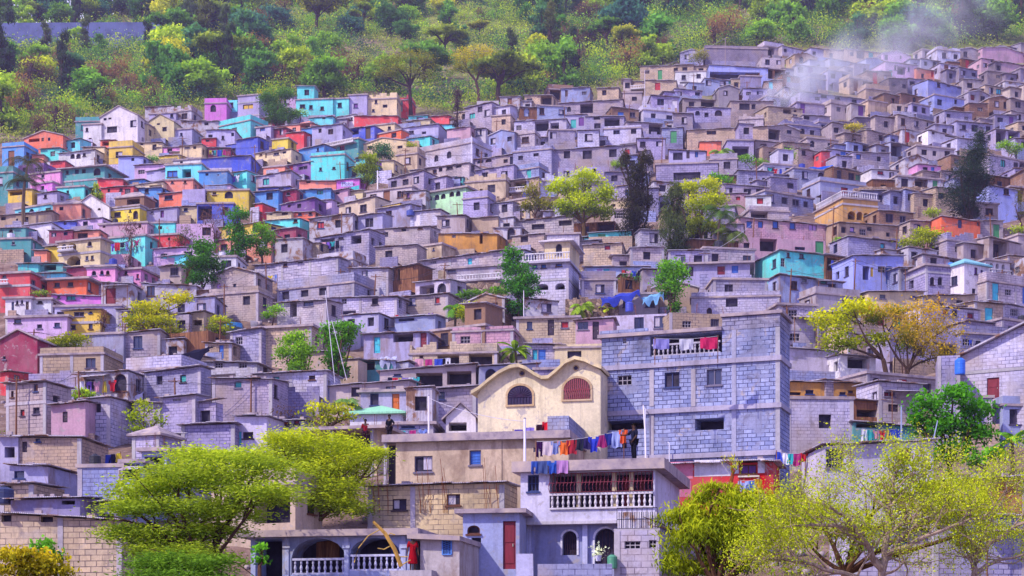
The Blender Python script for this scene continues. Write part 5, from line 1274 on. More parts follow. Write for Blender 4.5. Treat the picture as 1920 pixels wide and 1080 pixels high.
def palm(bx, by, hx, hy, n, length, col, label, short=None, kind='palm tree', seed=1, banana=False, s=None, name='palm_tree', bark='6b5a4c'):
    g = np.random.default_rng(seed); s = s or scale_at(by); B = at(bx,by,s); B.z -= .1; k = B.y/F
    top = Vector(((hx-CX)*k-B.x, 0, (HY-hy)*k-B.z)); root = empty(name, B)
    m = MB(); limb_mesh(m, curve_pts((0,0,-2.5), top, g, .05), .16 if not banana else .13, .10, 7); m.build('trunk', root, srgb(bark), True)
    V, Q, T = [], [], []
    for i in range(n):
        az = 2*math.pi*i/n+g.uniform(-.25,.25); el = g.uniform(.15,1.15); L = length*g.uniform(.75,1.1)
        pts = []; p = np.array(top); e = el
        for j in range(9):
            pts.append(p.copy()); p = p + np.array([math.cos(az)*math.cos(e), math.sin(az)*math.cos(e), math.sin(e)])*L/8; e -= 0.26 if not banana else .2
        for j in range(8):
            a, b = pts[j], pts[j+1]; d = b-a; d /= np.linalg.norm(d); sd = np.cross(d,[0,0,1]); sd /= np.linalg.norm(sd)+1e-9
            if banana:
                w = 0.32*math.sin(math.pi*(j+0.6)/9); w2 = 0.32*math.sin(math.pi*(j+1.6)/9)
                for sg in (-1,1):
                    dn = np.array([0,0,-.35*w]); b0 = len(V); V += [a, a+sd*sg*w+dn, b+sd*sg*w2+dn, b]; Q.append([b0,b0+1,b0+2,b0+3]); T.append(.45+.2*sg+g.uniform(-.15,.15))
            else:
                for q in range(4):
                    o = a+(b-a)*q/4; ll = 0.62*math.sin(math.pi*(j+q/4+.7)/9.2)+.08
                    for sg in (-1,1):
                        t = o+sd*sg*ll*.8+d*ll*.5-np.array([0,0,ll*.45]); w = d*.035
                        b0 = len(V); V += [o-w, o+w, t+w*.4, t-w*.4]; Q.append([b0,b0+1,b0+2,b0+3]); T.append(.5+g.uniform(-.25,.25))
    link('crown', fast_mesh('crown', np.array(V), np.array(Q), ['leaf'], T), root, srgb(col))
    TRECT.append((hx-length*s*.7,hy-length*s*.4,hx+length*s*.7,hy+length*s*.4,by))
    tag(root, label, kind); TREES.append(dict(o=root,x=hx,y=hy,label=label,short=short,kind=kind,col=col))
    if short: landmark(short, hx, hy)
    return root
def bare_tree(bx, by, s, starts, label, short, leafcol, bark, seed, levels=4, leafn=3, name='tree', leaf_size=.16, spreadv=.55, r0=.2):
    """branching tree drawn limb by limb: starts = polylines of the main limbs in photo pixels (x,y,depth m)"""
    g = np.random.default_rng(seed); B = at(bx,by,s); root = empty(name, B); k = B.y/F; m = MB(); tips = []
    def W(x,y,dy=0): kk = (B.y+dy)/F; return Vector(((x-CX)*kk-B.x, dy, (HY-y)*kk-B.z))
    def grow(p, d, L, r, lv):
        n = 5; pts = [p.copy()]; dd = d.copy()
        for i in range(n):
            dd = (dd + Vector(g.normal(size=3))*0.20 + Vector((0,0,0.045))).normalized(); pts.append(pts[-1]+dd*L/n)
        limb_mesh(m, pts, r, max(.008,r*0.45), 5 if r > .03 else 3)
        if lv == 0: tips.append(pts[-1]); tips.append(pts[-3]); return
        for i in range(int(g.integers(2,4))+1):
            q = pts[int(g.integers(2,n+1))]; nd = (dd + Vector(g.normal(size=3))*spreadv).normalized()
            grow(q, nd, L*g.uniform(.55,.8), max(.010, r*.5), lv-1)
        tips.append(pts[-1])
    for line, ra, rb in starts:
        pts = [W(*q) for q in line]; sm = []
        for a,b in zip(pts, pts[1:]):
            for i in range(4): sm.append(a.lerp(b,i/4)+Vector(g.normal(size=3))*.03)
        sm.append(pts[-1]); limb_mesh(m, sm, ra, rb, 7)
        for i in range(3, len(sm)):
            t = i/len(sm); rr = ra+(rb-ra)*t
            if g.random() < .75:
                d = (sm[i]-sm[i-1]).normalized(); nd = (d + Vector((g.normal(),g.normal()*.7,g.normal()*.8))*.8).normalized()
                grow(sm[i], nd, (1.0+1.0*(1-t))*g.uniform(.6,1.05), max(.014,rr*.45), levels-2)
        d = (sm[-1]-sm[-2]).normalized(); grow(sm[-1], d, 1.1, rb*.8, levels-2)
    m.build('trunk', root, srgb(bark), True)
    tp = np.array([tuple(t) for t in tips]); i = np.repeat(np.arange(len(tp)), leafn); P = tp[i]+g.normal(size=(len(i),3))*.22
    V, Q = leaves(P, leaf_size, g, 'leaf'); link('crown', fast_mesh('crown', V, Q, ['leaf'], np.clip(g.normal(.6,.2,len(P)),0,1)), root, srgb(leafcol))
    x = sum(q[0][-1][0] for q in starts)/len(starts); y = sum(q[0][-1][1] for q in starts)/len(starts)
    TREES.append(dict(o=root,x=x,y=y,label=label,short=short,kind='tree',col=leafcol)); tag(root,label,'tree')
    if short: landmark(short,x,y)
    return root

YG='9aa51e'; LY='a9b01c'; GR='4f7a22'; DG='2c5226'; OL='7a7a2e'; CON='2a3f38'; BRN='6e5040'; OY='b8882a'; LG='6f9a2a'
def hero_trees():
    T = tree
    # big tree at the lower left, two bodies of foliage
    T(392,1085,[(420,858,100,24),(350,884,115,26),(480,880,95,28),(290,920,95,26),(400,915,115,28),(490,930,85,28),(250,960,75,24),(345,958,100,28),(430,966,72,24),(235,1000,58,22),(310,1005,95,26),(375,1003,85,26),(280,1040,70,24),(350,1040,85,28),(400,1055,50,24)],'8fa436',.19,1200,'feather','large dark green umbrella-shaped tree in front of the long tan block house','big dark umbrella tree','4a342e',s=44,seed=31,sub=14,spread=.42,depth=.8)
    T(575,1040,[(525,830,45,24),(590,838,75,30),(650,852,65,28),(705,853,34,16),(520,868,60,30),(590,874,75,34),(645,886,60,30),(560,910,75,34),(630,918,64,30),(540,945,66,32),(610,950,66,34),(655,955,44,24),(500,900,50,30)],'a2b02c',.16,1700,'feather','large yellow-green leafy tree beside the dark umbrella tree','big yellow-green tree','5a4032',s=36.5,seed=32,sub=14,spread=.42,depth=.8)
    T(330,1150,[(270,1062,75,16),(350,1050,90,16),(390,1066,60,18),(310,1085,100,18),(370,1090,78,18)],'5c8030',.20,1150,'feather','low spreading dark green tree beneath the umbrella tree',None,'4a342e',s=47,seed=33,sub=13,spread=.42,depth=.8)
    T(40,1150,[(25,1045,40,22),(70,1055,45,22),(30,1075,50,20),(100,1075,40,16)],'a89c2a',.2,760,'leaf','yellow leafed bushy tree cut off at a bottom corner','yellow corner tree','5a4032',s=46,seed=34)
    T(88,1130,[(80,1025,24,14),(95,1045,24,16)],'5f9a3a',.24,420,'leaf','small fresh green tree behind the yellow corner tree',None,'5a4032',s=44,seed=35)
    # lower right
    T(1330,1150,[(1350,915,36,16),(1400,940,50,24),(1465,965,55,34),(1525,965,50,30),(1330,1000,90,60),(1420,975,60,46),(1275,975,45,40),(1330,945,50,30),(1385,955,60,36),(1300,1010,55,40),(1380,1000,70,45),(1440,985,50,40),(1270,1060,40,36),(1360,1065,70,30),],'8f9c26',.28,640,'droop','feathery yellow-green tree with hanging foliage below the red house','feathery hanging tree','5a4032',s=44,seed=36,sub=10,spread=.34,depth=.8)
    T(1540,1150,[(1510,1010,60,40),(1530,960,45,30),(1580,985,60,44),(1640,930,55,30),(1700,915,50,26),(1750,940,60,36),(1830,955,60,34),(1620,1030,60,34),(1880,1000,50,34)],'a6b430',.22,330,'droop','pale yellow-green tree standing behind the bare branched tree',None,'5a4032',s=45,seed=37,sub=10,spread=.4,depth=.8)
    bare_tree(1652,1130,50,[([(1652,1130,0),(1655,1060,0),(1662,1000,.2),(1668,950,.3),(1676,915,.2)],.17,.07),([(1655,1075,0),(1630,1030,-.4),(1612,1000,-.8),(1580,965,-1.2),(1545,945,-1.5)],.14,.04),
        ([(1650,1095,0),(1590,1080,-.6),(1530,1060,-1.0),(1480,1050,-1.4),(1440,1048,-1.6)],.12,.04),([(1660,1040,0),(1720,1015,-.3),(1790,985,-.5),(1850,965,-.8)],.11,.035),
        ([(1655,1060,0),(1690,1000,.6),(1740,975,1.0),(1780,940,1.2)],.09,.03),([(1620,1000,-.6),(1560,985,-1.0),(1510,985,-1.3),(1465,990,-1.6)],.08,.03),([(1665,960,.2),(1640,935,.3),(1615,905,.4)],.06,.02),([(1668,950,.2),(1710,905,.4),(1735,890,.5)],.06,.02)],
        'leafless-looking grey branched tree with sparse lime leaves','sparse lime-leaved tree','a4b234','9c887c',41,4,17,leaf_size=.085)
    bare_tree(1825,1130,48,[([(1825,1130,0),(1828,1070,0),(1832,1035,.2),(1810,1000,.3),(1790,960,.4)],.15,.04),([(1830,1045,0),(1870,1010,-.3),(1910,985,-.5),(1950,970,-.6)],.12,.04),([(1826,1075,0),(1870,1050,.3),(1930,1040,.4)],.10,.03),([(1830,1040,0),(1850,990,.6),(1880,940,.7),(1890,900,.7)],.08,.02)],
        'second grey branched tree with sparse lime leaves at the bottom corner','corner lime-leaved tree','a4b234','9c887c',42,4,17,leaf_size=.085)
    T(1780,890,[(1740,760,38,24),(1790,745,36,24),(1830,770,34,24),(1760,800,46,28),(1820,815,42,30),(1790,850,40,26),(1720,790,20,18)],'4a8a2a',.26,420,'leaf','dense bright green bushy tree below the large gabled block house','dense green bushy tree','3a2f2a',s=31,seed=38,sub=14,spread=.42)
    palm(1900,885,1898,830,8,2.2,'6aa03a','banana plant with broad pale leaves at the photo edge','banana plant','banana plant',39,True,s=33,name='banana_plant')
    T(1690,716,[(1560,600,42,26),(1600,580,40,22),(1570,640,38,24),(1640,640,26,18)],LY,.26,330,'leaf','spreading tree with yellow-green foliage and curving bare limbs','orange-yellow spreading tree','4a3830',seed=43,sub=14,spread=.42,trunk_r=.22)
    T(1694,716,[(1650,590,40,20),(1720,590,55,26),(1770,620,45,32),(1760,670,45,24),(1700,640,50,36)],'b0962c',.17,330,'leaf','thin orange-tinted tree crossing the spreading tree','thin orange tree','4a3830',seed=44,sub=11,spread=.5,trunk_r=.2)
    for i,(x,y,a,b) in enumerate(((1645,598,22,16),(1680,586,20,12),(1698,640,20,30))): T(1692,716,[(x,y,a,b)],'7c8a1e',.2,500,'leaf',['round mistletoe-like green tuft on the lower limb','small green tuft high in the thin orange tree','dense olive tuft at the heart of the thin orange tree'][i],None,'4a3830',seed=45+i,trunk_r=.05,name='mistletoe',kind='mistletoe')
    T(1735,480,[(1715,455,28,14),(1755,450,26,14),(1735,440,28,12),(1765,462,18,8)],YG,.24,420,'leaf','flat-topped yellow-green tree beside the bright orange house','flat yellow-green tree',seed=48)
    T(1818,425,[(1838,268,16,24),(1832,300,30,28),(1818,335,42,30),(1812,370,44,30),(1810,402,30,22),(1840,345,30,22)],CON,.36,520,'needle','tall dark leaning conifer above the bright orange house','dark leaning conifer','3a2c28',seed=49,sub=9,spread=.45)
    T(1915,420,[(1912,375,10,22),(1914,405,10,16)],'6a6a2c',.3,260,'needle','olive conifer at the photo edge beside the lavender houses',None,seed=50)
    # central group
    T(1096,452,[(1060,355,30,22),(1095,335,30,16),(1125,370,30,22),(1085,385,34,22),(1130,400,22,14),(1055,390,20,16)],'a4b41c',.25,460,'leaf','broad bright yellow-green tree in the middle of the slope','central bright yellow tree','5a4630',seed=51,sub=13,spread=.42)
    T(1003,412,[(1000,360,18,18),(1015,385,18,18),(990,390,14,16)],OL,.24,300,'leaf','small olive tree beside the central bright yellow tree',None,seed=52)
    T(1192,458,[(1172,300,10,20),(1210,300,12,18),(1195,335,24,26),(1195,375,30,28),(1195,415,30,28),(1205,440,20,16)],'37382f',.36,600,'droop','ragged dark brown conifer between the two yellow trees','ragged dark conifer','4a3830',seed=53,sub=9,spread=.45)
    T(1262,482,[(1262,370,18,22),(1262,405,24,26),(1265,440,26,28),(1265,465,22,18)],'4e5c3a',.36,600,'droop','grey-green drooping conifer next to the ragged dark conifer','grey-green conifer','4a3830',seed=54,sub=9,spread=.45)
    T(1312,470,[(1290,355,22,16),(1325,350,24,14),(1315,385,32,22),(1340,375,22,18),(1310,420,26,22),(1335,430,22,16)],'a6b01c',.24,430,'leaf','airy yellow tree behind the drooping conifers','airy yellow tree','5a4630',seed=55,sub=14,spread=.42)
    palm(1352,490,1352,402,13,3.2,'4c6a34','dark palm with hanging fronds by the long pink block house','dark hanging palm',seed=56)
    palm(1372,490,1372,440,11,2.8,'56663a','shorter dark palm with ragged fronds near the long pink block house',None,seed=57)
    T(1260,600,[(1258,500,22,16),(1245,525,20,18),(1275,520,20,18),(1258,545,24,18),(1262,580,14,16)],'5c9424',.24,480,'leaf','round bright green tree with a leafy trunk in the slope centre','round bright green tree',seed=58)
    T(975,600,[(962,480,18,14),(968,505,28,18),(965,535,26,20),(985,555,28,20),(972,580,22,16),(990,525,20,16)],'3f7a28',.25,470,'leaf','tall dark green tree beside the cream pavilion tower house','tall dark green tree',seed=59)
    T(905,568,[(860,558,24,8),(895,553,28,9),(930,547,24,8)],'5c8a24',.22,420,'leaf','long green hedge above a stone wall',None,seed=60,name='hedge',kind='hedge',trunk_r=.05)
    T(884,612,[(884,588,24,16),(865,590,14,10)],YG,.22,480,'leaf','round yellow-green bush under the long hedge',None,seed=61,name='bush',kind='bush',trunk_r=.05)
    palm(857,605,857,580,8,1.8,'5a8a34','small palm with spiky fronds beside the round yellow-green bush',None,seed=62)
    palm(968,690,966,658,11,2.1,'7a9a30','banana palm with arching yellow-green leaves above the twin gables','arching banana palm','banana plant',63,True,name='banana_plant')
    T(562,728,[(555,635,26,14),(545,665,28,20),(575,660,26,20),(560,690,22,18),(565,715,14,14)],'6f9a2c',.25,430,'leaf','tall light green tree standing by the guy wires','light green wire tree',seed=64)
    T(632,722,[(645,615,28,12),(660,630,18,14),(632,640,22,20),(622,670,22,24),(630,700,20,20),(608,625,14,16)],'4f8626',.25,450,'leaf','tall bushy green tree just right of the guy wires','bushy wire tree',seed=65)
    T(652,695,[(652,680,14,12)],YG,.2,420,'leaf','small yellow-green bush at the foot of the bushy wire tree',None,seed=66,name='bush',kind='bush')
    T(380,548,[(385,465,26,18),(370,495,26,20),(390,500,26,20),(375,525,26,18)],'3a6f22',.25,480,'leaf','dense dark green tree at the colour border of the slope','dense dark border tree',seed=67)
    T(442,500,[(446,405,18,14),(438,430,20,16),(446,455,22,18),(440,482,20,16)],'3f7a24',.25,470,'leaf','tall stacked green tree above the dense dark border tree','stacked green tree',seed=68)
    T(492,490,[(490,435,20,14),(478,455,18,14),(505,450,16,12),(490,475,18,12)],'659a26',.24,400,'leaf','bright green tree with loose branches by the turquoise house',None,seed=69)
    T(285,650,[(330,560,30,14),(285,580,36,18),(300,605,38,16),(265,620,34,16),(320,625,26,12),(250,600,22,14)],'b4b41e',.24,400,'leaf','wide glowing yellow tree below the dense dark border tree','wide glowing yellow tree','6a5030',seed=70,sub=14,spread=.42)
    T(120,672,[(105,648,26,14),(135,640,28,14),(120,655,36,12)],'8a9220',.23,460,'leaf','rounded olive yellow tree beside the maroon gabled house','olive rounded tree',seed=71)
    T(410,640,[(412,605,22,14),(400,618,16,12),(420,620,14,10)],'9aa426',.22,440,'leaf','small round yellow-green tree above the blue door',None,seed=72)
    T(154,760,[(150,735,20,8),(165,742,18,8),(142,745,14,6)],'8aa828',.2,440,'leaf','low lime green shrub on the two-floor block house flank',None,seed=73,name='bush',kind='bush')
    T(272,822,[(272,765,24,16),(255,785,22,16),(295,790,20,14),(268,805,28,12)],'93a628',.22,220,'leaf','thin pale green tree rising before the grey block houses','thin pale green tree',seed=74)
    T(612,826,[(600,770,28,16),(635,765,26,14),(615,790,36,14),(650,785,22,10)],'a3aa26',.23,260,'leaf','sparse yellow-green tree above the slanting concrete roof','sparse yellow-green tree','5a4632',seed=75,trunk_r=.16)
    palm(660,790,660,762,9,1.9,'6f8f5a','small fern-like palm beside the mint hipped-roof house',None,seed=76)
    T(520,815,[(530,770,30,18),(510,785,24,14),(550,785,26,14)],'5a4438',.14,90,'leaf','leafless brown bush near the red shuttered wall',None,'4a3a36',seed=77,trunk_r=.08,name='bare_bush',kind='bush',sub=12,spread=.55)
    T(688,356,[(688,302,18,12),(680,320,18,14),(698,320,14,14),(688,338,20,12)],'7c9020',.24,480,'leaf','round two-toned tree beside the magenta lettered wall','two-toned round tree',seed=78)
    T(716,306,[(714,282,20,12),(722,292,16,10)],'3f6a4a',.24,440,'leaf','blue-green tree behind the two-toned round tree',None,seed=79)
    T(772,292,[(772,275,12,8)],YG,.2,440,'leaf','tiny yellow-green bush by the long stepped grey house',None,seed=80,name='bush',kind='bush')
    T(1604,268,[(1604,238,18,6),(1590,240,8,4)],'c0b41a',.2,520,'leaf','small flat yellow tree on the hazy far slope','small flat yellow tree','5a4632',seed=81)
    T(1896,296,[(1890,275,18,10),(1905,282,14,10)],'7aa428',.22,460,'leaf','round green bush above the lavender-blue house',None,seed=82,name='bush',kind='bush')
    T(1478,310,[(1478,292,15,13)],'7aa62c',.2,440,'leaf','small fresh green bush between grey block houses',None,seed=83,name='bush',kind='bush')
    T(1348,360,[(1338,332,14,8),(1360,340,16,9),(1345,350,14,7)],'5f9a28',.22,440,'leaf','green creeping shrub above the airy yellow tree',None,seed=84,name='bush',kind='bush')
    palm(1352,312,1352,288,9,2.2,'7a9a48','pale green palm below the tiny coral red front','pale green palm',seed=85)
    T(1408,322,[(1395,300,18,9),(1425,308,18,9)],'6a9a2a',.22,400,'leaf','low green thicket beside the pale green palm',None,seed=86,name='bush',kind='bush')
    T(1162,322,[(1158,308,12,10),(1196,310,10,8)],'7a9a2c',.22,380,'leaf','green shrubs by the red door of the wide block house',None,seed=87,name='bush',kind='bush')
    palm(52,425,52,305,12,3.6,'4a4a34','tall dark palm in front of the pink houses','tall dark palm',seed=88)
    palm(46,432,46,340,10,3.2,'3c4430','lower dark palm crown under the tall dark palm',None,seed=89)
    T(515,240,[(500,185,18,14),(530,180,20,12),(520,205,26,16),(530,225,24,14),(548,215,16,10)],'4a7434',.26,460,'leaf','bushy green tree between the tall lilac house and turquoise house','bushy lilac-side tree',seed=90)
    T(504,205,[(496,180,16,9),(512,186,16,9)],'a8a422',.24,440,'leaf','yellow-topped tree by the tall lilac house',None,seed=91)
    T(565,232,[(562,213,14,8)],'93b428',.2,420,'leaf','small lime tree before the turquoise cube houses',None,seed=92)
    # forest edge trees one can tell apart
    T(772,212,[(735,118,26,12),(770,108,30,11),(800,118,22,11),(720,140,20,12),(790,140,22,12),(752,132,24,10)],'7f8430',.25,200,'leaf','umbrella tree with dark forked trunk at the forest edge','forked umbrella tree','3a2c2c',seed=93,trunk_r=.32,shell=.9)
    T(895,188,[(868,112,22,10),(890,97,30,8),(915,108,18,10),(860,128,16,10),(905,130,26,14)],'a8a01e',.25,230,'leaf','yellow-capped umbrella tree above the grey houses','yellow-capped umbrella tree','5a4440',seed=94,trunk_r=.26,shell=.9)
    T(858,252,[(858,180,8,16),(858,205,10,18),(858,232,9,14)],'4a3a44',.35,260,'droop','slim dark casuarina before the yellow-capped umbrella tree',None,'3a2c30',seed=95)
    T(242,505,[(242,430,20,20),(245,460,16,20),(240,488,10,14)],'6a5058',.3,150,'droop','leafless brown tree in front of the turquoise walls','leafless brown tree','5a4444',seed=96)
    T(402,470,[(395,415,20,22),(415,400,14,18),(405,445,16,16)],'6a4c50',.28,130,'droop','dry brown tree above the stacked green tree',None,'5a4444',seed=97)
    T(348,470,[(348,440,16,14),(335,452,12,10)],'5a6040',.26,240,'droop','grey-green weeping tree beside the low red house',None,seed=98)
    T(190,640,[(188,605,12,18),(196,590,10,10)],'6a4a48',.24,180,'droop','dry reddish bush beside the yellow two-floor house',None,seed=99,name='bush',kind='bush')
    T(1312,128,[(1305,108,12,14),(1320,105,10,12)],'8a8a3a',.24,260,'leaf','spiky plant on the wall of the white cube house',None,seed=100,name='bush',kind='bush')
    T(285,312,[(285,298,14,7)],'6a9a4a',.2,400,'leaf','small green bush beside the yellow and pink cabins',None,seed=101,name='bush',kind='bush')
    T(182,378,[(180,352,5,12),(182,368,12,8)],'a0b028',.2,420,'leaf','upright lime shrub beside the teal hipped house',None,seed=102,name='bush',kind='bush')
    T(78,560,[(78,550,14,6)],'8aa83a',.2,440,'leaf','small green shrub above the white turreted house',None,seed=103,name='bush',kind='bush')
    T(516,600,[(515,582,18,10),(505,592,14,8)],'7aa83a',.22,420,'leaf','fresh green bush against the pale block wall',None,seed=104,name='bush',kind='bush')
    T(487,1100,[(488,1030,16,10),(486,1052,18,14)],'5f9a34',.22,440,'leaf','green shrub at the open end of the porch house',None,seed=105,s=45,name='bush',kind='bush')
    T(1372,940,[(1370,865,16,9),(1378,880,12,10)],'b0b02a',.2,420,'droop','small drooping yellow shoot before the red house',None,'8a4a2a',seed=106,s=38)
    T(1850,905,[(1860,852,30,16),(1830,865,22,16)],'5f9a30',.24,360,'leaf','green shrub behind the banana plant',None,seed=107,s=33)
    palm(1092,600,1092,577,9,1.6,'8aa840','yellow-green palm tuft above the small pink house',None,seed=108)
    palm(1140,596,1140,580,6,1.1,'a4b430','little banana plant beside the blue tarpaulin','little banana plant','banana plant',109,True,name='banana_plant')
    T(1180,540,[(1180,523,24,10)],'4f7a4a',.22,340,'leaf','low dark shrub before the low two-door house',None,seed=110,name='bush',kind='bush')
    T(1575,463,[(1574,452,12,7)],'7aa83a',.2,440,'leaf','small green bush over the turquoise corner house',None,seed=111,name='bush',kind='bush')
    T(1750,410,[(1750,400,16,9)],'93a830',.22,420,'leaf','lime bush left of the bright orange house',None,seed=112,name='bush',kind='bush')
    T(1912,445,[(1908,432,14,8)],'a0b430',.22,420,'leaf','lime bush right of the bright orange house',None,seed=113,name='bush',kind='bush')

# ------------------------------------------------------------------ the wooded upper slope
def variant(kind, seed):
    g = np.random.default_rng(seed); Cl = []
    if kind == 'round':
        for i in range(6): a = g.uniform(0,6.28); Cl.append((np.array([math.cos(a)*1.3*g.uniform(.3,1),math.sin(a)*1.0,2.1+g.uniform(-.9,1.3)]), np.array([1.5,1.4,1.05])*g.uniform(.75,1.15)))
        st, sz, dn, sub = 'leaf', .36, 300, 8; H = 5
    elif kind == 'umbrella':
        for i in range(7): a = g.uniform(0,6.28); q = g.uniform(.4,2.6); Cl.append((np.array([math.cos(a)*q,math.sin(a)*q*.8,3.7-0.1*q*q+g.uniform(-.2,.3)]), np.array([1.3,1.2,.55])*g.uniform(.8,1.2)))
        st, sz, dn, sub = 'leaf', .34, 380, 7; H = 5
    elif kind == 'tall':
        for i in range(6): Cl.append((np.array([g.uniform(-.3,.3),g.uniform(-.3,.3),1.0+i*1.25]), np.array([1.25-.12*i,1.1-.1*i,1.0])))
        st, sz, dn, sub = 'droop', .5, 320, 7; H = 9
    elif kind == 'vine':
        for i in range(5): Cl.append((np.array([g.uniform(-1,1),g.uniform(-.7,.7),0.7+i*.8]), np.array([1.2-.1*i,1.1,.9])))
        st, sz, dn, sub = 'leaf', .36, 340, 7; H = 5
    else:   # dry
        for i in range(5): Cl.append((np.array([g.uniform(-1.2,1.2),g.uniform(-.8,.8),1.7+g.uniform(-.8,1.2)]), np.array([1.1,1.0,.9])))
        st, sz, dn, sub = 'droop', .3, 130, 9; H = 4.5
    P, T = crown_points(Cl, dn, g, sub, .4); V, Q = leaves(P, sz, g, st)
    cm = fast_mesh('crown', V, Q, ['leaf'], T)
    m = MB(); limb_mesh(m, curve_pts((0,0,-1),(0,0,H*.55),g,.05), .2, .13, 6)
    for c,rr in Cl: limb_mesh(m, curve_pts((0,0,H*.4), c, g, .1, 4), .09, .03, 4)
    t = m.build('trunk', None, None, True); tm = t.data; bpy.data.objects.remove(t)
    return cm, tm
FKIND = dict(round='bushy', umbrella='flat-topped', tall='tall drooping', vine='vine-draped', dry='dry')
def forest():
    var = {k: [variant(k, 500+i*10+j) for j in range(3)] for i,k in enumerate(FKIND)}
    r = random.Random(99); pts = []
    top = [(0,262),(140,240),(160,212),(190,196),(270,196),(330,196),(440,178),(560,178),(740,176),(850,200),(950,192),(1050,162),(1170,148),(1250,118),(1310,88),(1440,84),(1560,82),(1700,92),(1780,80),(1840,80),(1925,70)]
    hero = [(t['x'],t['y']) for t in TREES if t['y'] < 230]
    def dens(x,y):
        if 620 < x < 1010 and 35 < y < 150: return .45
        if 400 < x < 620 and y < 90: return .6
        if x < 330 and y > 120: return .8
        return 1.0
    tries = 0
    while tries < 20000 and len(pts) < 330:
        tries += 1
        x = r.uniform(-30,1950); y = r.uniform(-75, 260)
        if y > interp(top, x)-2: continue
        cr = interp(CREST, x)
        if y < cr-2: continue
        if r.random() > dens(x,y): continue
        if x < 310 and 42 < y < 96 and r.random() < .6: continue
        if any(abs(x-a) < 36 and abs(y-(b+40)) < 40 for a,b in hero): continue
        sc = scale_at(y)/9; md = (15.5 if x > 930 else 17)
        if any((x-a)**2+((y-b)*1.7)**2 < (md*sc)**2 for a,b in pts): continue
        pts.append((x,y))
    # skyline trees at the crest
    for x in range(50,330,22): pts.append((x+r.uniform(-6,6), interp(CREST,x)+r.uniform(2,8)))
    pts.sort(key=lambda p: p[1])
    for x,y in pts:
        if y < 25 and x < 340: kind, col = r.choice(['round','vine','round']), r.choice(['3a5a44','2f5040','4a6a44'])
        elif x < 330 and y > 110: kind, col = r.choices(['dry','vine','tall','round'],[4,2,2,2])[0], None
        elif x < 460: kind, col = r.choices(['round','vine','umbrella','tall'],[4,3,1.2,2])[0], None
        elif x < 950: kind, col = r.choices(['round','umbrella','vine','dry'],[3.5,2,2,2])[0], None
        else: kind, col = r.choices(['round','vine','tall','umbrella','dry'],[4,4,2.6,1,1.4])[0], None
        if 1190 < x < 1225 and y < 90: kind, col = 'tall', '333a36'
        if 1085 < x < 1130 and 60 < y < 120: kind, col = r.choice(['tall','dry']), '5a4a48'
        if not col:
            col = {'round':r.choices(['629034','7ea434','467440','98b034','b0b434','40706a'],[3,3,3,2.5,1.5,2])[0], 'umbrella':r.choice(['84963c','a0a43a','608c3c']),
                   'tall':r.choice(['3c5240','4a5a44','34463e','566236']), 'vine':r.choice(['6fa03c','588c40','90b03a','4a7a58']), 'dry':r.choice(['7a5a4c','6a5248','8a6a4a'])}[kind]
        cm, tm = r.choice(var[kind]); p = on_ground(x,y)
        low = .55 if x < 320 and 60 < y < 128 else 1.0
        nm = {'tall':'casuarina_tree','dry':'dry_tree'}.get(kind,'tree')
        root = empty(nm, p, r.uniform(0,6.28)); k = r.uniform(1.15,2.15)*low*(1.15 if x > 950 else 1.0)*(0.72 if 600 < x < 1000 and y < 140 else 1)
        root.scale = (k*r.uniform(.9,1.2), k*r.uniform(.9,1.2), k*r.uniform(.85,1.15))
        o = link('crown', cm, root, vary(srgb(col), r, .12)); link('trunk', tm, root, srgb('4a3a36'))
        h = dict(round=4.5,umbrella=5,tall=9,vine=5,dry=3.5)[kind]*k
        TREES.append(dict(o=root,x=x,y=y-h*.5*scale_at(y),label=None,short=None,kind='tree',col=col,fk=kind))
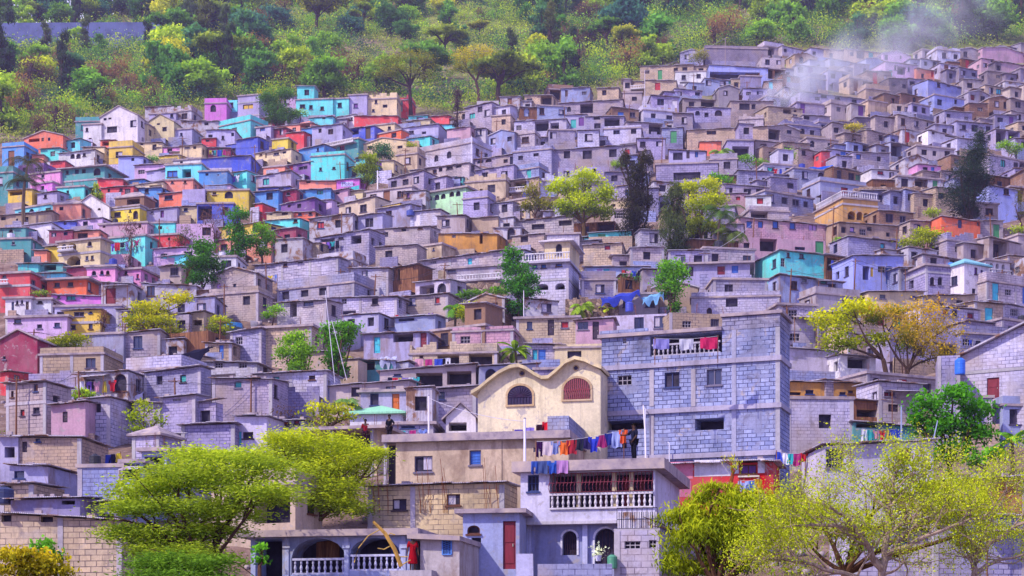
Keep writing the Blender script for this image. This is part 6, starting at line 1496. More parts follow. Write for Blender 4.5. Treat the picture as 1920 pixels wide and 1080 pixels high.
# ------------------------------------------------------------------ ground, path, crest wall
def terrain():
    xs = np.concatenate([np.linspace(-900,-190,36)[:-1], np.linspace(-190,190,191), np.linspace(190,900,36)[1:]])
    ys = np.concatenate([np.linspace(-300,60,20)[:-1], np.linspace(60,420,241), np.linspace(420,1600,40)[1:]])
    X, Y = np.meshgrid(xs, ys); Z = ground_z(X, Y)
    Z = np.where(Y > 420, np.minimum(Z, ground_z(X,np.full_like(X,420.0))+(Y-420)*-.02+0*Z), Z)
    n, m = X.shape; i = np.arange(n*m).reshape(n,m)
    Q = np.stack([i[:-1,:-1],i[:-1,1:],i[1:,1:],i[1:,:-1]],-1).reshape(-1,4)
    me = fast_mesh('ground', np.stack([X,Y,Z],-1).reshape(-1,3), Q, ['hillside_ground'], None, True)
    o = link('ground', me); o['kind'] = 'structure'
    # footpath across the open slope
    m = MB(); pts = [(478,100),(500,86),(525,72),(552,60),(575,46),(590,34),(612,22)]
    P = [on_ground(x,y) for x,y in pts]; L = []
    for a,b in zip(P,P[1:]):
        for k in range(4): L.append(a.lerp(b,k/4))
    for a,b in zip(L,L[1:]):
        def q(p,dx): return (p.x+dx, p.y, float(ground_z(p.x+dx,p.y))+.12)
        m.face([q(a,-.9),q(a,.9),q(b,.9),q(b,-.9)],'path_earth')
    t = NT('path_earth'); b = t.bsdf(.95,.1); t.l(t.ramp(t.noise(t.geo(),1.2,5),[(.3,srgb('a08a3a')),(.7,srgb('c9b060'))]), b.inputs['Base Color'])
    o = m.build('path'); o['kind'] = 'structure'
    # wall on the crest, with blue-grey shade put into its colour
    a, b = at(-40,76), at(300,74); m = MB(); n = 18
    for k in range(n):
        p, q = a.lerp(b,k/n), a.lerp(b,(k+1)/n); 
        h = 3.6
        m.face([(p.x,p.y,p.z-5),(q.x,q.y,q.z-2),(q.x,q.y,q.z+h),(p.x,p.y,p.z+h)],'concrete'); m.face([(p.x,p.y,p.z+h),(q.x,q.y,q.z+h),(q.x,q.y+.8,q.z+h),(p.x,p.y+.8,p.z+h)],'concrete')
        m.face([(q.x,q.y+.8,q.z-2),(p.x,p.y+.8,p.z-2),(p.x,p.y+.8,p.z+h),(q.x,q.y+.8,q.z+h)],'concrete')
    o = m.build('retaining_wall',None,srgb('5c669a')); tag(o,'long blue-grey wall along the crest under the dark trees','wall'); landmark('crest wall',150,58)

def stone_wall(x0,x1,y0,y1,label):
    a, b = at(x0,y1), at(x1,y1); a.y -= .3; b.y -= .6; m = MB(); n = 14; r = random.Random(x0)
    h = (y1-y0)/scale_at(y1)
    for k in range(n):
        p, q = a.lerp(b,k/n), a.lerp(b,(k+1)/n); h1 = h*r.uniform(.9,1.08); 
        m.box(p.x,p.y,p.z-3,q.x,p.y+.7,p.z+h1,'rough_stone','b')
    tag(m.build('stone_wall'),label,'wall')

def scrub():
    g = np.random.default_rng(5); P, T = [], []
    top = [(0,262),(140,240),(190,200),(330,196),(440,178),(740,176),(850,200),(950,192),(1050,162),(1170,148),(1310,88),(1560,82),(1780,80),(1925,70)]
    n = 0; V, Q, TT = [], [], []; off = 0
    while n < 6500:
        x = g.uniform(-60,1980); y = g.uniform(-110,262)
        if y > interp(top,x)+6 or y < interp(CREST,x)-3: continue
        p = on_ground(x,y); n += 1; r = g.uniform(.3,.9)*(2.1 if g.random() < .3 else 1)
        k = int(26*r/.5); o = g.normal(size=(k,3))*[r,r,r*.45]+[p.x,p.y,p.z+r*.35]
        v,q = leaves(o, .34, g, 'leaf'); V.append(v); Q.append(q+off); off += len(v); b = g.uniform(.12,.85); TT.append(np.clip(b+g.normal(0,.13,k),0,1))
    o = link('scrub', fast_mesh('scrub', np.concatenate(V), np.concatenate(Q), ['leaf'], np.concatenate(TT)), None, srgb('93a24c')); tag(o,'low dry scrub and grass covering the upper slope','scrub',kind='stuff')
    V, Q, TT = [], [], []; off = 0; n = 0        # thickets merging on the upper slope
    while n < 2700:
        x = g.uniform(-40,1960); y = g.uniform(-100,235)
        if n and n % 900 == 0 and V:
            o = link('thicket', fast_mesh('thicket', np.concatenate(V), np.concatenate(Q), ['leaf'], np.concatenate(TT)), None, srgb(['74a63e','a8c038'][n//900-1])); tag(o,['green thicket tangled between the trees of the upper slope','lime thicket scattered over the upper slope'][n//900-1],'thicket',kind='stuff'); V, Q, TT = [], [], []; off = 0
        if y > interp(top,x)-4 or y < interp(CREST,x)+2: continue
        if 620 < x < 1000 and 30 < y < 150 and g.random() < .6: continue
        p = on_ground(x,y); n += 1; r = g.uniform(.8,2.3)*(1.25 if x > 930 else 1); k = int(95*r**1.6); o = g.normal(size=(k,3))*[r*.75,r*.6,r*.42]+[p.x,p.y,p.z+r*.5]
        v,q = leaves(o,.36,g,'leaf'); V.append(v); Q.append(q+off); off += len(v); b = g.uniform(.2,.62); TT.append(np.clip(b+.42*(o[:,2]-p.z-r*.5)/r+g.normal(0,.11,k),0,1))  # bush tops paler, undersides darker: light and shade put into the tint
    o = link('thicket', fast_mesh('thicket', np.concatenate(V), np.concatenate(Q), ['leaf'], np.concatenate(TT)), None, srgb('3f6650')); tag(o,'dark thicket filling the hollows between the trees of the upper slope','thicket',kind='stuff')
    V, Q, TT = [], [], []; off = 0; n = 0
    while n < 520:       # weeds between the houses
        x = g.uniform(0,1920); y = g.uniform(200,1060)
        if y < interp(top,x)+10: continue
        p = on_ground(x,y); n += 1; r = g.uniform(.2,.5); k = 30
        o = g.normal(size=(k,3))*[r,r,r*.5]+[p.x,p.y,p.z+r*.4]; v,q = leaves(o,.2,g,'leaf'); V.append(v); Q.append(q+off); off += len(v); TT.append(np.clip(g.uniform(.3,.8)+g.normal(0,.13,k),0,1))
    o = link('weeds', fast_mesh('weeds', np.concatenate(V), np.concatenate(Q), ['leaf'], np.concatenate(TT)), None, srgb('6f8f2c')); tag(o,'weeds growing in the gaps between the houses','weeds',kind='stuff')

# ------------------------------------------------------------------ filling the slope with shacks where the photo shows more of them
TOWN = [(0,268),(150,248),(160,222),(330,205),(450,184),(560,184),(740,186),(850,228),(880,198),(1000,172),(1180,160),(1300,100),(1440,88),(1560,88),(1700,98),(1850,92),(1925,84)]
def fill_shacks(limit=240):
    r = random.Random(21); g = 6; W, H = 1920//g+1, 1080//g+1
    mask = np.zeros((H,W),bool)
    def cells(x0,y0,x1,y1): return slice(max(0,int(y0)//g),max(0,int(y1)//g+1)), slice(max(0,int(x0)//g),max(0,int(x1)//g+1))
    for q in ALLRECT: mask[cells(*q)] = True
    hand = list(ALLRECT); n = 0; y = 100.0
    while y < 1010:
        s = scale_at(y); x = -20+r.uniform(0,40)
        while x < 1930:
            w = r.uniform(2.8,6.2)*s; h = r.uniform(1.9,2.9)*s
            x0,y0,x1,y1 = x, y-h, x+w, y
            ok = y0 > interp(TOWN,(x0+x1)/2)-4 and not (y1 > 835 and x1 > 600)
            if ok:
                c = mask[cells(max(0,x0+2),y0+2,x1-2,y1-2)]
                ok = c.size and (~c).mean() > .30
            if ok:
                for q in hand:
                    if q[3] < y1:
                        ow = min(x1,q[2])-max(x0,q[0]); oh = min(y1,q[3])-max(y0,q[1])
                        if ow > 0 and oh > 0 and ow*oh > .11*(q[2]-q[0])*(q[3]-q[1]): ok = False; break
            if ok:
                for q in TRECT:
                    if q[4] < y1+4:
                        ow = min(x1,q[2])-max(x0,q[0]); oh = min(y1,q[3])-max(y0,q[1])
                        if ow > 0 and oh > 0 and ow*oh > .14*(q[2]-q[0])*(q[3]-q[1]): ok = False; break
            if ok:
                bright = (x+w/2) < interp([(200,640),(420,620),(560,520),(650,440)][0:0] or [(180,860),(240,820),(400,640),(470,540),(560,380),(640,200),(760,60)], y)
                if bright: mt, col = r.choices(['p','p','m'],[5,2,1])[0], r.choice('pk sa tq te cy bl rb ye cr lv lp rd mr wh mg pu'.split())
                else: mt, col = r.choices(['b','s','p','m','w'],[6,2,1.3,.8,.6])[0], r.choice('gr gr gl gd gb tn tl gl gb gr br lv'.split())
                house(x0,y0,x1,y1, mat=mt, col=col, roof=r.choices(['m','f','p','r','n','g'],[6,2,1.2,.8,.7,.6] if not bright else [3,1.4,2,1,2.5,.6])[0], opts='rand'+(' rise=0.6' if True else ''), seed=int(x*7+y*13), fill=True)
                hand.append((x0,y0,x1,y1)); mask[cells(max(0,x0),y0,x1,y1)] = True; n += 1
                if n >= limit: return n
                x += w*.9
            else: x += s*1.1
        y += s*.62
    return n

# ------------------------------------------------------------------ small things
def garment(P, U, kind, col, label, group, seed, w=.5, h=.7):
    """cloth hung with its top edge centred at P, along U"""
    r = random.Random(seed); U = Vector(U).normalized(); N = Vector((U.y,-U.x,0)); m = MB(); nx, nz = 6, 7
    def prof(f):
        if kind == 'shirt': return 1.0 if f < .3 else .62
        if kind == 'trousers': return .6
        if kind == 'skirt': return .55+.45*f
        return 1.0
    ph = r.uniform(0,6)
    def pt(i,j):
        f = j/nz; x = (i/nx-.5)*w*prof(f); o = .05*math.sin(ph+i*1.7+f*2.2)*(.3+f)
        p = U*x+N*o; return (p.x,p.y,-f*h+ -.03*math.sin(i*1.1+ph)*f)
    for i in range(nx):
        for j in range(nz):
            if kind == 'trousers' and i in (2,3) and j > 2: continue
            if kind == 'shirt' and j == 0 and i in (2,3): continue
            m.face([pt(i,j+1),pt(i+1,j+1),pt(i+1,j),pt(i,j)],'cloth')
    o = m.build('garment', None, srgb(col), True); o.location = P; tag(o,label,'garment',group); return o
def clothesline(a, b, items, name, group, sag=.12, seed=1, h=.65):
    """line between two world points carrying garments: (fraction, kind, colour, width, colour word)"""
    a, b = Vector(a), Vector(b); r = random.Random(seed); n = 14
    P = [a.lerp(b,i/n)-Vector((0,0,sag*4*(i/n)*(1-i/n))) for i in range(n+1)]
    root = empty('clothesline', a); m = MB(); m.tube([p-a for p in P], .010, 'iron', 4); m.build('rope', root, (.5,.5,.55))
    m = MB()
    for p in (a,b): m.tube([p-a+Vector((0,0,-1.7)),p-a+Vector((0,0,.05))], .025, 'timber', 5)
    for p in (a,b):
        m = MB(); m.tube([p-a+Vector((0,0,-1.5)),p-a+Vector((0,0,.05))], .025, 'timber', 5); m.build('post', root)
    tag(root, f'clothesline {name}', 'clothesline')
    seen = {}
    for k,(f,kind,col,w,cw) in enumerate(items):
        p = a.lerp(b,f)-Vector((0,0,sag*4*f*(1-f)+.012))
        nm = {'shirt':'shirt','trousers':'pair of trousers','skirt':'skirt','sheet':'cloth'}[kind]
        garment(p, b-a, kind, col, f'{cw} {nm} on the line {name}', group, seed*31+k, w, h*r.uniform(.8,1.15)*(1.25 if kind=='trousers' else 1))
def pole(x,y0,y1,s,label,r=.07,col='d8d4e0',arm=False,name='utility_pole',lean=0.0):
    B = at(x,y1,s); h = (y1-y0)/s; root = empty(name,B); m = MB(); m.tube([(0,0,-3),(lean*.5,0,h*.5),(lean,0,h)],[r*1.15,r,r*.8],'plastic',7); m.build('pole',root,srgb(col))
    if arm:
        m = MB(); m.tube([(lean-.6,0,h-.3),(lean+.6,0,h-.3)],.04,'timber',5); m.build('crossarm',root)
        for dx in (-.5,0,.5):
            m = MB(); m.lathe([(.04,h-.26),(.06,h-.2),(.03,h-.12)],lean+dx,0,'plastic',6); m.build('insulator',root,(.2,.2,.25))
    else:
        m = MB(); m.lathe([(r*.9,h-.002),(r*1.1,h+.03),(r*.4,h+.06)],lean,0,'plastic',7); m.build('cap',root,srgb('8a86a0'))
    tag(root,label,'pole'); return B+Vector((lean,0,h-.15))
def wire(a,b,sag,label,r=.014,group='overhead wires',col='b8b4cc'):
    a,b = Vector(a),Vector(b); m = MB(); m.tube([a.lerp(b,i/16)-a-Vector((0,0,sag*4*(i/16)*(1-i/16))) for i in range(17)], r,'iron',4)
    o = m.build('wire',None,srgb(col)); o.location = a; tag(o,label,'wire',group)
def tank(x,y,s,col,label,r=.5,h=1.0):
    B = at(x,y,s); root = empty('water_tank',B); m = MB(); m.lathe([(r*.96,0),(r,h*.08),(r,h*.3),(r*1.03,h*.33),(r,h*.36),(r,h*.62),(r*1.03,h*.65),(r,h*.68),(r,h*.85),(r*.45,h)],0,0,'plastic',14); m.build('barrel',root,srgb(col),False)
    m = MB(); m.lathe([(r*.4,h+.001),(r*.4,h+.06),(r*.3,h+.08)],0,0,'plastic',10); m.build('lid',root,srgb('2a2a3a')); tag(root,label,'water tank')
def tarp(x0,y0,x1,y1,s,col,label,seed,sag=.35):
    r = random.Random(seed); a = at(x0,y0,s); b = at(x1,y1,s); m = MB(); n, k = 10, 6; L = b-a
    def pt(i,j):
        f, g_ = i/n, j/k; p = L*f; return (p.x, p.y+2.2*g_, p.z+.5*g_-sag*math.sin(math.pi*f)*math.sin(math.pi*(.2+g_*.8))+.10*math.sin(i*1.3+j*1.9+seed))
    for i in range(n):
        for j in range(k): m.face([pt(i,j),pt(i+1,j),pt(i+1,j+1),pt(i,j+1)],'cloth')
    def pe(i,j): p = pt(i,0); return (p[0]+.04*math.sin(j*2+i),p[1]-.05*math.sin(i*1.1)*j,p[2]-j*.3*(1+.6*math.sin(i*1.7+seed)))
    for i in range(n):
        for j in range(2): m.face([pe(i,j+1),pe(i+1,j+1),pe(i+1,j),pe(i,j)],'cloth')
    o = m.build('tarpaulin',None,srgb(col),True); o.location = a; tag(o,label,'tarpaulin')
def person(foot, face, shirt, legs, label, pose='stand', skirt=False, hscale=1.0):
    """one skinned body; clothing and hair are children. face: heading angle"""
    root = empty('person', foot, face); k = hscale
    J = dict(pelvis=(0,0,.92),waist=(0,0,1.08),chest=(0,.0,1.30),neck=(0,0,1.46),head0=(0,-.01,1.54),head=(0,-.015,1.64),top=(0,0,1.72),
        hl=(.09,0,.88),kl=(.10,-.03,.48),al=(.10,.02,.07),tl=(.10,-.16,.03),hr=(-.09,0,.88),kr=(-.10,-.02,.48),ar=(-.10,.03,.07),tr=(-.10,-.15,.03),
        sl=(.18,0,1.40),el=(.25,.02,1.12),wl=(.27,-.06,.87),sr=(-.18,0,1.40),er=(-.25,.02,1.12),wr=(-.27,-.06,.87))
    if pose == 'hang': J.update(er=(-.32,-.18,1.22),wr=(-.34,-.42,1.20),el=(.28,-.06,1.13),wl=(.22,-.20,.93))
    if pose == 'hip': J.update(el=(.36,.04,1.16),wl=(.20,-.08,1.02))
    rad = dict(pelvis=.135,waist=.115,chest=.145,neck=.055,head0=.07,head=.098,top=.07,hl=.085,kl=.058,al=.04,tl=.035,hr=.085,kr=.058,ar=.04,tr=.035,sl=.06,el=.043,wl=.03,sr=.06,er=.043,wr=.03)
    E = [('pelvis','waist'),('waist','chest'),('chest','neck'),('neck','head0'),('head0','head'),('head','top'),('pelvis','hl'),('hl','kl'),('kl','al'),('al','tl'),('pelvis','hr'),('hr','kr'),('kr','ar'),('ar','tr'),
         ('chest','sl'),('sl','el'),('el','wl'),('chest','sr'),('sr','er'),('er','wr')]
    for sd,wn,el in ((1,'wl','el'),(-1,'wr','er')):        # palm, four fingers of unequal length, thumb from the side of the palm
        w = Vector(J[wn]); d = (w-Vector(J[el])).normalized(); side = d.cross(Vector((sd,0,0))).normalized(); inn = Vector((-sd,0,0)); p = w+d*.075
        nm = f'p{wn}'; J[nm] = tuple(p); rad[nm] = .026; E.append((wn,nm))
        for q,(o,L) in enumerate(((-.030,.072),(-.010,.082),(.010,.076),(.030,.060))):
            a = p+side*o+d*.012; b = a+d*L*.5+inn*.006; c_ = b+d*L*.42+inn*.022
            for t,pp in ((f'{nm}{q}a',a),(f'{nm}{q}b',b),(f'{nm}{q}c',c_)): J[t] = tuple(pp); rad[t] = .009
            E += [(nm,f'{nm}{q}a'),(f'{nm}{q}a',f'{nm}{q}b'),(f'{nm}{q}b',f'{nm}{q}c')]
        a = w+d*.03-side*.03; b = a-side*.025+d*.035+inn*.01
        J[nm+'ta'] = tuple(a); J[nm+'tb'] = tuple(b); rad[nm+'ta'] = .012; rad[nm+'tb'] = .009; E += [(wn,nm+'ta'),(nm+'ta',nm+'tb')]
    def grow(name, joints, edges, inflate, mat, color, parent):
        ix = {j:i for i,j in enumerate(joints)}; me = bpy.data.meshes.new(name)
        me.from_pydata([tuple(c*k for c in J[j]) for j in joints],[(ix[a],ix[b]) for a,b in edges if a in ix and b in ix],[]); o = link(name,me,parent,color)
        o.modifiers.new('skin','SKIN'); sd = me.skin_vertices[0].data if me.skin_vertices else None
        if not sd:
            me.update()
        md = o.modifiers.new('sub','SUBSURF'); md.levels = 1; md.render_levels = 1
        o.data.materials.append(MATS[mat])
        return o, joints
    def finish(o, joints, inflate, scale={}):
        bpy.context.view_layer.objects.active = o
        if not o.data.skin_vertices:
            o.select_set(True); bpy.ops.mesh.customdata_skin_add(); o.select_set(False)
        for i,j in enumerate(joints):
            q = (rad[j]+inflate)*k*scale.get(j,1); o.data.skin_vertices[0].data[i].radius = (q,q); o.data.skin_vertices[0].data[i].use_root = (i == 0)
    o,j = grow('body', list(J), E, 0, 'skin', None, root); finish(o,j,0)
    body = o
    up = ['pelvis','waist','chest','sl','sr','el','er'] if pose != 'bare' else []
    o,j = grow('shirt',['waist','pelvis','chest','sl','sr','el','er'],[('pelvis','waist'),('waist','chest'),('chest','sl'),('chest','sr'),('sl','el'),('sr','er')],.022,'cloth',srgb(shirt),root); finish(o,j,.022)
    if skirt:
        m = MB(); m.lathe([(.24*k,.35*k),(.22*k,.6*k),(.17*k,.88*k),(.14*k,1.02*k)],0,0,'cloth',14); m.build('skirt',root,srgb(legs),True)
    else:
        o,j = grow('trousers',['pelvis','hl','hr','kl','kr','al','ar'],[('pelvis','hl'),('pelvis','hr'),('hl','kl'),('hr','kr'),('kl','al'),('kr','ar')],.02,'cloth',srgb(legs),root); finish(o,j,.022)
    m = MB(); m.lathe([(.098*k,1.64*k),(.104*k,1.69*k),(.085*k,1.74*k),(.04*k,1.765*k)],0,.012*k,'cloth',10); m.build('hair',root,(.012,.010,.010),True)
    m = MB()
    for sx in (-1,1): m.lathe([(.004,1.635*k),(.012*k,1.645*k),(.004,1.655*k)],sx*.036*k,-.108*k,'dark_room',6)
    m.build('eye',root); 
    m = MB(); m.box(-.012*k,-.135*k,1.60*k,.012*k,-.10*k,1.635*k,'skin'); m.build('nose',root)
    m = MB(); m.box(-.03*k,-.112*k,1.572*k,.03*k,-.10*k,1.582*k,'paint'); m.build('mouth',root,srgb('5a2a2a'))
    tag(root,label,'person'); return root

def props():
    U = lambda H,x,y,out=0.0: H['root'].matrix_basis @ Vector(H['front'].p(H['u_of'](x), H['z_of'](H['u_of'](x),y), out))
    H = BALC; zt = H['h']+.5
    def top(x,dy=.3,dz=0.0): return H['root'].matrix_basis @ Vector((H['u_of'](x), dy, zt+dz))
    cl = lambda *a: a
    clothesline(top(1000,.6,1.05), top(1166,.6,1.5), [cl(.04,'trousers','3a2050',.5,'dark purple'),cl(.13,'sheet','c8b8c4',.55,'pale beige'),cl(.22,'shirt','7a88c0',.5,'blue-grey'),cl(.32,'shirt','e0703a',.62,'orange'),cl(.41,'sheet','a03040',.5,'red patterned'),
        cl(.49,'sheet','2a3040',.45,'charcoal'),cl(.57,'sheet','302a58',.5,'dark indigo'),cl(.66,'shirt','3a48c0',.55,'bright blue'),cl(.75,'skirt','90306a',.55,'magenta'),cl(.84,'sheet','2a3480',.5,'navy'),cl(.92,'sheet','9aa8e0',.5,'light blue'),cl(.99,'shirt','e0603a',.45,'red-orange')],
        'on the balcony house roof','laundry on the balcony house roof',.15,3,.66)
    for k,(x,col,cw,kind) in enumerate(((1006,'3a58b0','blue','trousers'),(1020,'4a5a90','slate blue','sheet'),(1040,'3a60c0','bright blue','shirt'),(1058,'b888c8','lilac','sheet'))):
        p = H['root'].matrix_basis @ Vector((H['u_of'](x), -.45, zt-.02)); garment(p, H['root'].matrix_basis.to_3x3()@Vector((1,0,0)), kind, col, f'{cw} garment hung over the roof edge of the balcony house', 'laundry over the roof edge', 70+k, .55, .6)
    for p_,f_ in ((at(1186,857,39),0),): pass
    p = top(1186,.45); person(p, R(-60), '23243a','20202c','person in dark clothes standing on the roof beside the clothesline', 'hang')
    PH = PORCH; u = PH['u_of']
    p = PH['root'].matrix_basis @ Vector((u(793)-.28,-.75, PH['z_of'](u(793),1072))); 
    person(p, R(10), 'b02030','a01828','person in a long red dress standing at the porch house corner','stand',True,.9)
    m = MB(); q = p; m.box(-.9,-.6,-2.5,1.0,.55,-.004,'concrete'); o = m.build('door_step',PH['root'],LIGHT_CONC); o.location = (u(793)-.28,-.75,PH['z_of'](u(793),1072))
    person(at(730,829,31), R(-30), '1a1c28','26222c','person in black leaning by the slanting-roof porch','hip',False,.95)
    person(at(685,836,30.2), R(0), '8a2030','3a2030','person in red sitting room shade under the slanting roof'.replace('sitting room','standing in the'),'stand',False,.95)
    person(on_ground(914,388)+Vector((0,0,.1)), R(20), 'd0a020','3a3040','person in a yellow shirt walking the path below the two-toned round tree','stand')
    LANDMARKS.append(('rooftop person',1186,835))
    # laundry elsewhere
    def line(x0,y0,x1,y1,s,items,name,group,seed): clothesline(at(x0,y0,s), at(x1,y1,s), items, name, group, .1, seed, .6)
    cols = [('b03a80','magenta'),('e0e0f0','white'),('3a50c0','blue'),('c03040','red'),('3aa8b0','teal'),('8a5ac0','violet'),('d8c040','yellow'),('2a2a48','dark'),('d8a0b8','pink'),('7a90d8','pale blue')]
    def rows(n,seed):
        r = random.Random(seed); c = r.sample(cols,n); return [(.06+.88*i/max(1,n-1), r.choice(['shirt','sheet','trousers','skirt']), c[i][0], .5, c[i][1]) for i in range(n)]
    line(1228,634,1346,630,33.5,[(.1,'sheet','8a86c8',.9,'violet'),(.5,'sheet','c8c8d8',.8,'white'),(.86,'sheet','c03060',1.0,'crimson')],'in the balustraded bay of the unfinished block','laundry in the top bay',61)
    line(962,806,1032,788,33.5,[(.15,'sheet','5a4ab0',.5,'violet'),(.45,'sheet','8a7ad0',.5,'lilac'),(.72,'sheet','3a2030',.45,'black'),(.92,'sheet','d02838',.6,'scarlet')],'before the twin gables','laundry before the twin gables',62)
    line(1386,900,1424,896,36.5,[(.2,'shirt','a8b8e8',.55,'pale blue'),(.6,'sheet','5a80c8',.5,'blue'),(.9,'sheet','d0a830',.4,'mustard')],'under the purple window of the red house','laundry on the red house',63)
    line(1456,846,1510,848,34,rows(5,1),'beside the red house','laundry by the red house',64)
    line(165,852,226,848,30.5,rows(6,2),'on the porch roof by the umbrella tree','laundry above the blue-grey porch',65)
    line(278,868,308,866,32,[(.2,'sheet','9a8ae0',.6,'periwinkle'),(.6,'sheet','b0a0f0',.6,'lilac'),(.9,'sheet','8a90e0',.5,'blue')],'inside the blue-grey open bay near the umbrella tree','laundry in the open bay',66)
    line(1166,506,1212,504,18.5,rows(5,3),'on the wall of the low two-door house','laundry by the two-door house',67)
    line(740,590,812,586,20,rows(4,4),'on the balcony above the turquoise-maroon doors','laundry on the teal balcony',68)
    line(776,706,836,704,22.5,rows(5,5),'under the long porch by the jagged block wall','laundry under the long porch',69)
    line(1610,806,1656,808,27,rows(4,6),'beside the broken-window block house','laundry by the broken window',70)
    line(482,516,520,514,18.3,rows(4,7),'below the long three-window block house','laundry below the three-window house',71)
    line(1176,862,1182,862,38,[],'post by the roof corner','x',72) if False else None
    line(450,812,478,812,26,rows(4,8),'beside the red shuttered wall','laundry by the red shutters',73)
    line(1000,232,1034,228,12.2,rows(4,9),'among the far grey houses','laundry on the far slope',74)
    # poles, wires
    a = pole(984,785,888,35,'tall white pole before the cream twin-gabled house',.07,'dcd8e8')
    b = pole(804,742,800,30,'short white pole beside the slanting porch roof',.06)
    wire(b,a,.25,'slack pale wire between the two white poles')
    wire(at(610,545,24),at(628,718,24),.0,'white guy wire running down beside the light green tree',.022,'guy wires','e0dcea')
    wire(at(622,600,24),at(650,712,24),.0,'second white guy wire right of the first',.02,'guy wires','e0dcea')
    pole(1690,762,850,32,'grey-blue metal pole in front of the dense green bushy tree',.05,'8f9ac0')
    pole(1738,790,880,33,'leaning thin metal pole against the dense green bushy tree',.04,'8f9ac0',False,'utility_pole',.6)
    p1 = pole(1360,70,120,10.2,'thin wooden pole above the long dark wall house',.08,'8a7a80',True)
    p2 = pole(1209,132,195,11.4,'pale pole among the far tan block houses',.06,'c0b8c8',True)
    wire(p1,p2,.5,'sagging wire between the two far poles')
    p3 = pole(1320,470,520,18,'dark pole beside the drooping grey-green conifer',.07,'6a6070',True)
    wire(p3,at(1250,480,18.2),.2,'wire from the dark pole to the tall palm grove')
    wire(p3+Vector((0,0,-.3)),at(1410,420,17.6),.3,'wire from the dark pole up to the pink block house')
    pole(298,165,205,10,'slim mast behind the tall white gabled house',.05,'c8c0d0')
    pole(884,255,300,13.5,'pale post on the long stepped grey house',.06,'d8d4e0')
    pole(982,545,590,20.4,'television mast beside the tall dark green tree',.04,'d8d4e0')
    pole(708,320,352,14.6,'white post beside the two-toned round tree',.08,'e0dce8')
    pole(1213,760,850,34,'bent white pipe post against the grey block building',.05,'e0dcea',False,'utility_pole',-.2)
    # tarpaulins, tanks
    tarp(300,672,392,652,23.3,'25243c','black plastic sheeting draped over the parapet house',1,.2)
    tarp(1128,560,1200,545,20,'3a4ab8','blue tarpaulin sagging over the stones below the two-door house',2)
    tarp(1205,560,1245,548,20,'7ab0e0','pale blue cloth sheet beside the round bright green tree',3,.15)
    tarp(205,760,268,735,24,'c8c8e8','white sheeting bundled on the roof of the lower block house',4)
    tarp(712,672,742,672,22.3,'b8bce0','pale grey sheeting over the teal shed',5,.2)
    tarp(1520,314,1562,310,14,'2a6ae0','bright blue tarpaulin among the far grey houses',6,.15)
    tarp(1790,440,1826,446,16.4,'2a4ab0','dark blue tarpaulin below the bright orange house',7,.2)
    tarp(60,915,98,912,33,'8ab8e8','pale blue sheeting in the corner above the long tan house',8,.3)
    tank(1800,702,27.6,'2a6ad8','bright blue water barrel on the ledge of the gabled block house',.36,1.1)
    tank(436,616,20.6,'3a90d0','blue tank lid beside the small round yellow-green tree',.9,.5)
    tank(770,405,15.9,'3a4a9a','dark blue tank lying among the grey shacks',.5,.7)
    tank(1180,585,21,'3a48b0','blue barrel beneath the blue tarpaulin',.35,.9)
    tank(1900,330,13.8,'3a5ab0','blue water tank on the far grey roof',.55,1.0)
    tank(8,946,36,'26305a','dark barrel on the roof above the long tan block house',.5,.9)
    tank(1148,1066,43,'4a8a70','green barrel beside the pale vented block annexe',.22,.6)
    # dead palm stalk leaning before the porch
    B = at(752,1062,44); root = empty('dead_palm_stalk',B); m = MB(); P = [at(752,1062,44)-B,at(740,1030,44)-B,at(722,1000,44)-B,at(700,978,44)-B]; m.tube([tuple(p) for p in P],[.10,.10,.09,.06],'bark',6); m.build('stem',root,srgb('b08a48'),True)
    for pts in (((712,993),(690,1005),(672,1028),(664,1055)),((724,1008),(732,1000),(741,1003)),((735,1022),(720,1030),(708,1028)),((748,1044),(765,1044)),((752,1060),(770,1050))):
        m = MB(); m.tube([tuple(at(x,y,44)-B) for x,y in pts],.025,'bark',5); m.build('dry_branch',root,srgb('b89a58'),True)
    tag(root,'dead yellow palm stalk leaning in front of the white balustrade','dead plant')
    # steps and low block wall below the balcony house
    root = empty('staircase',at(968,1085,43)); m = MB()
    for i in range(8):
        m = MB(); m.box(0,i*.22,-.5,.75,i*.22+.3,.0+i*.17,'concrete'); m.build('step',root,srgb('aaa8c4'))
    tag(root,'narrow concrete staircase beside the tall maroon door','staircase')
    a = at(1008,1090,45); m = MB(); m.box(0,0,-1,3.1,.2,.72,'block_wall'); o = m.build('garden_wall',None,srgb('9296bc')); o.location = a; o.rotation_euler = (0,0,R(-4)); tag(o,'low grey block wall in front of the arched windows','wall')
    B = at(1122,1052,44.5); root = empty('potted_plant',B); m = MB(); m.lathe([(.10,0),(.14,.22),(.15,.24),(.12,.22)],0,0,'plastic',10); m.build('pot',root,srgb('c8c8e0'))
    g = np.random.default_rng(2); P = g.normal(size=(90,3))*[.16,.16,.16]+[0,0,.42]; V,Q = leaves(P,.14,g,'leaf'); link('plant',fast_mesh('plant',V,Q,['leaf'],g.uniform(.5,1,90)),root,srgb('b8c4c8')); tag(root,'whitish potted plant on the low block wall','potted plant')
    # lettering
    def text(body, loc, rz, size, col, parent, name='lettering', sh=0):
        cu = bpy.data.curves.new(name,'FONT'); cu.body = body; cu.size = size; cu.extrude = .004; cu.shear = sh
        o = bpy.data.objects.new(name,cu); dg = bpy.context.evaluated_depsgraph_get(); C.objects.link(o); dg.update()
        me = bpy.data.meshes.new_from_object(o.evaluated_get(dg)); bpy.data.objects.remove(o); me.materials.clear(); me.materials.append(MATS['plastic'])
        o = link(name,me,parent,srgb(col)); o.location = loc; o.rotation_euler = (R(90),0,rz); return o
